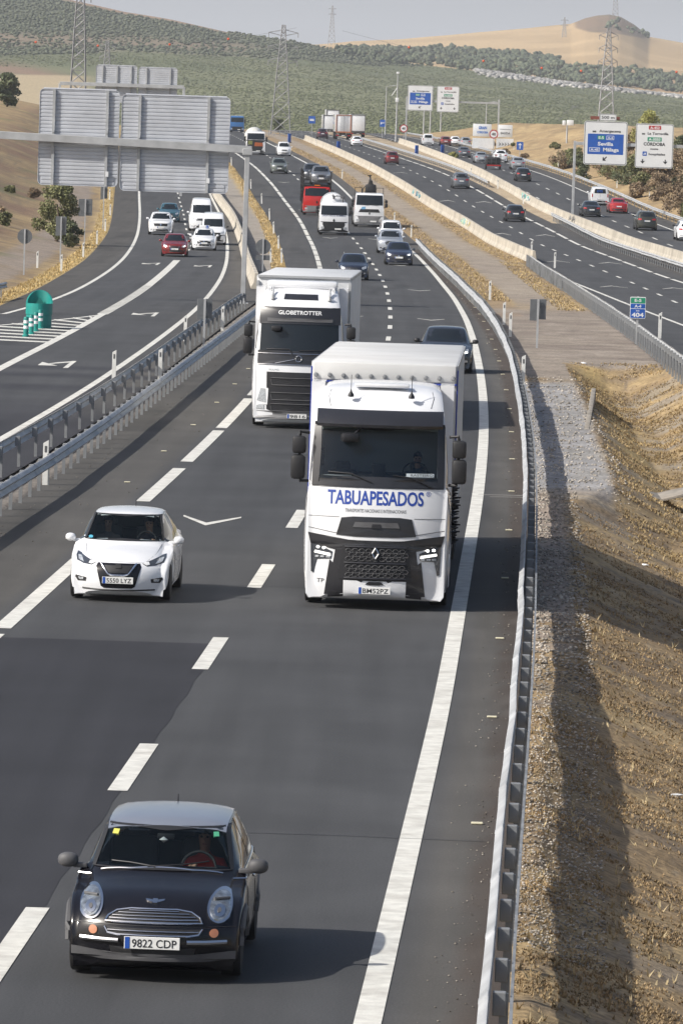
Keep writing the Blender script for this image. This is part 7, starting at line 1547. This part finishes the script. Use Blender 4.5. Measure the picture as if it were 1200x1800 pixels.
# ------------------------------------------------------------ ramp
make_car('hatchback', 'dark red hatchback leading the cars on the ramp', 'car', 'hatch', -11.57, 376.5, fp, paint('wine', (.22,.018,.018), .25, .2), grille=2, led=True)
t, sh = make_car('hatchback', 'small white driving-school hatchback with an L sign on its roof', 'car', 'hatch', -10.15, 396.5, fp, P_WH, grille=3, scale=(.98,1,1))
mb = MB(); mb.box((0,-.1,1.60), (.75,.06,.24), bev=.02); mb.build('roof_sign', M_SIGNW, t); mb = MB(); mb.box((.2,-.135,1.60), (.18,.01,.2)); mb.build('blue_square', M_SBLUE, t, sm=0); mb = MB(); text_mb(mb, 'L', (.2,-.142,1.54), .12, .03); mb.build('lettering', M_SIGNW, t, sm=0)
t, sh = make_car('van', 'nearer white high-roof van behind the driving-school car, black nose', 'van', 'bigvan', -9.95, 414, fp, P_WH, grille=3, scale=(.97,.93,.90), trim=True); sh.decal('front', [(-.95,.3),(.95,.3),(.9,.82),(-.9,.82)], .02, M_DARK, 'bumper_guard', t, .1, 2)
for o in COL.objects:
    if o.parent == t and o.name.startswith('bumper_guard'): o.location.y -= 5.9/2
make_car('van', 'farther white high-roof van, partly behind the other white van', 'van', 'bigvan', -11.9, 455, fp, P_WH, grille=1)
make_car('suv', 'large white off-road car with black grille in the left ramp lane', 'car', 'suv', -14.65, 440.5, fp, P_WH, grille=3, scale=(1.05,1,1.05))
make_car('hatchback', 'teal blue car half hidden behind the white off-roader', 'car', 'hatch', -15.1, 475, fp, paint('teal', (.05,.14,.18), .25, .3), scale=(1,1,1.03))
# ------------------------------------------------------------ carriageways going away
mk_ = lambda *a, **k: make_car(*a, rev=True, **k)
mk_('suv', 'grey SUV with a full-width tail lamp, alone in the middle carriageway', 'car', 'suv', 11.47, 598, fr_, D_GREY, txt='')
mk_('hatchback', 'black hatchback near the right signs, nearest car going away', 'car', 'hatch', 14.61, 506, fr_, D_BLK, scale=(1.02,1,1))
mk_('suv', 'small dark red car on the middle carriageway near the crest', 'car', 'suv', 4.86, 697.5, fr_, paint('maroon', (.13,.016,.018), .25), scale=(.93,1,.95))
mk_('hatchback', 'white hatchback just behind the big box lorries at the crest', 'car', 'hatch', .57, 845, fr_, P_WH)
mk_('suv', 'dark maroon SUV at the crest left of the lorries', 'car', 'suv', -5.0, 931, fr_, paint('plum', (.05,.02,.028), .25))
t, sh = mk_('van', 'white delivery van with lettering on its rear doors, far right road', 'van', 'van', 24.52, 563, ff, P_WH); 
mb = MB(); V_, F_ = text_geo('OTS', .2, .03); V_[:,0] -= V_[:,0].mean(); mb.add([(-x, 2.225, 1.28+z) for x, z in V_*1.1], F_); mb.build('lettering', M_SBLUE, t, sm=0)
mk_('saloon', 'black saloon left of the red one on the far right road', 'car', 'sedan', 22.29, 528.5, ff, D_BLK)
mk_('saloon', 'bright red saloon on the far right road', 'car', 'sedan', 25.42, 541.5, ff, paint('red2', (.36,.02,.02), .22))
mk_('suv', 'dark olive SUV below the white delivery van on the far right road', 'car', 'suv', 25.59, 492.5, ff, paint('olive', (.045,.045,.035), .25, .2), rails=True)
mk_('suv', 'white SUV cut by the right edge of the picture', 'car', 'suv', 27.75, 468.5, ff, P_WH, trim=True)
mk_('hatchback', 'black hatchback behind the silver car on the far right road', 'car', 'hatch', 18.96, 631, ff, D_BLK)
mk_('hatchback', 'silver car ahead of the black hatchback on the far right road', 'car', 'sedan', 20.05, 689.5, ff, D_SILV, scale=(1,.9,1.03))
mk_('suv', 'white car beside the caged trailer near the roadside boards', 'car', 'suv', 19.03, 733.5, ff, P_WH)
mk_('saloon', 'silver saloon beside the long barrier behind the caged trailer', 'car', 'sedan', 16.34, 724.5, ff, D_SILV)
mk_('saloon', 'dark grey saloon at the start of the long barrier', 'car', 'sedan', 14.94, 765, ff, D_GREY)
mk_('van', 'small white van seen from behind at the crest of the far right road', 'van', 'van', 11.56, 881, ff, P_WH)
mk_('hatchback', 'brick red hatchback in the queue at the crest', 'car', 'hatch', 14.3, 882, ff, paint('brick', (.18,.04,.035), .3))
mk_('hatchback', 'white car with blue stripe in the middle of the queue at the crest', 'car', 'hatch', 15.85, 886, ff, P_WH)
mk_('suv', 'white estate nearest in the queue at the crest', 'car', 'hatch', 17.3, 877, ff, D_SILV)
# caged trailer
t = thing('cage_trailer', 'flat trailer with a wire cage full of dark crates, beside the barrier', 'trailer'); mb = MB()
for x in (-.85,-.28,.28,.85):
    for y in (0,1.5,3.0): mb.box((x,y,1.2), (.05,.05,1.3))
for z in (.9,1.3,1.8):
    mb.box((0,0,z),(1.7,.04,.04)); mb.box((-.85,1.5,z),(.04,3,.04)); mb.box((.85,1.5,z),(.04,3,.04))
mb.build('cage', M_GREYP, t, sm=0); mb = MB(); mb.box((0,1.5,.55),(1.8,3.2,.14)); mb.box((0,1.6,1.05),(1.5,2.6,.8), bev=.05); mb.build('load', M_DARK, t); mb = MB(); mb.box((0,-.12,.5),(1.7,.06,.16)); mb.build('light_bar', M_RED, t)
for s in (-1,1): wheel(t, s*.85, 1.6, .32, .2)
recentre(t, 3.2); place(t, 16.95, 685, ff, False, 3.2)
# box lorries at the crest
def box_rear(label, X, Y, f, W=2.5, z0=1.2, z1=4.0, L=12, col=P_WH, frame=None, doors=True):
    t = thing('lorry', label, 'lorry'); mb = MB(); mb.box((0,L/2,(z0+z1)/2), (W,L,z1-z0), bev=.05); b = mb.build('load_box', col, t)
    fr2 = frame or M_GREYP
    mb = MB()
    for s in (-1,1): mb.box((s*(W/2-.06),-.03,(z0+z1)/2), (.14,.08,z1-z0+.02)); 
    mb.box((0,-.03,z1-.06), (W-.27,.08,.12)); mb.box((0,-.03,z0-.02), (W,.09,.22)); mb.build('door_frame', fr2, t, sm=0)
    if doors:
        mb = MB(); mb.box((0,-.05,(z0+z1)/2), (.03,.03,z1-z0-.2)); 
        for x in (-.5,-.2,.2,.5): mb.tube([(x,-.07,z0+.1),(x,-.07,z1-.15)], .02, 6)
        mb.build('lock_bar', M_GALVD, t, sm=0)
    mb = MB(); mb.box((0,.2,.62), (W-.1,.12,.30)); mb.box((0,L/2,.9),(.9,L-1,.3)); mb.build('rear_bumper', M_GREYP, t, sm=0)
    for s in (-1,1): mb = MB(); mb.box((s*(W/2-.3),.12,.62),(.45,.06,.16), bev=.01); mb.build('tail_light', M_RED, t)
    plate_ = MB(); plate_.box((0,.12,.62),(.5,.02,.12)); plate_.build('licence_plate', M_PLATE, t, sm=0); truck_wheels(t, (1.6,2.9,L-1.5), .48, W)
    recentre(t, L); place(t, X, Y, f, False, L)
box_rear('white box lorry with orange-brown rear frame, the nearest of the lorries at the crest', -1.64, 931, fr_, frame=mat('rust_orange', (.38,.13,.05), .6, dirt=.4))
box_rear('plain white box lorry right of the orange-framed one', .75, 985, fr_, 2.55, 1.0, 3.9, 10, doors=False)
box_rear('low white lorry left of the orange-framed one', -4.3, 1030, fr_, 2.5, .9, 3.5, 9, doors=False)
box_rear('white lorry top showing behind the others at the crest', -4.0, 1085, fr_, 2.5, 1.2, 4.4, 9, doors=False)
# ------------------------------------------------------------ haze in the air
hz = MB(); hz.box((0, 20000, 250), (16000, 41000, 700)); hz.v = [(x, y, (-12 if z < 0 else z)) for x, y, z in hz.v]
hm = bpy.data.materials.new('haze'); hm.use_nodes = True; hn_ = hm.node_tree; hn_.nodes.remove(hn_.nodes['Principled BSDF']); pv = hn_.nodes.new('ShaderNodeVolumePrincipled')
pv.inputs['Color'].default_value = (.90,.94,1.0,1); pv.inputs['Density'].default_value = HAZE if 'HAZE' in globals() else 0.75e-4; pv.inputs['Anisotropy'].default_value = 0
hn_.links.new(pv.outputs[0], hn_.nodes['Material Output'].inputs['Volume'])
ho = hz.build('haze', hm, sm=0); tag(ho, kind='stuff')
SC.cycles.volume_bounces = 0; SC.cycles.max_bounces = 6
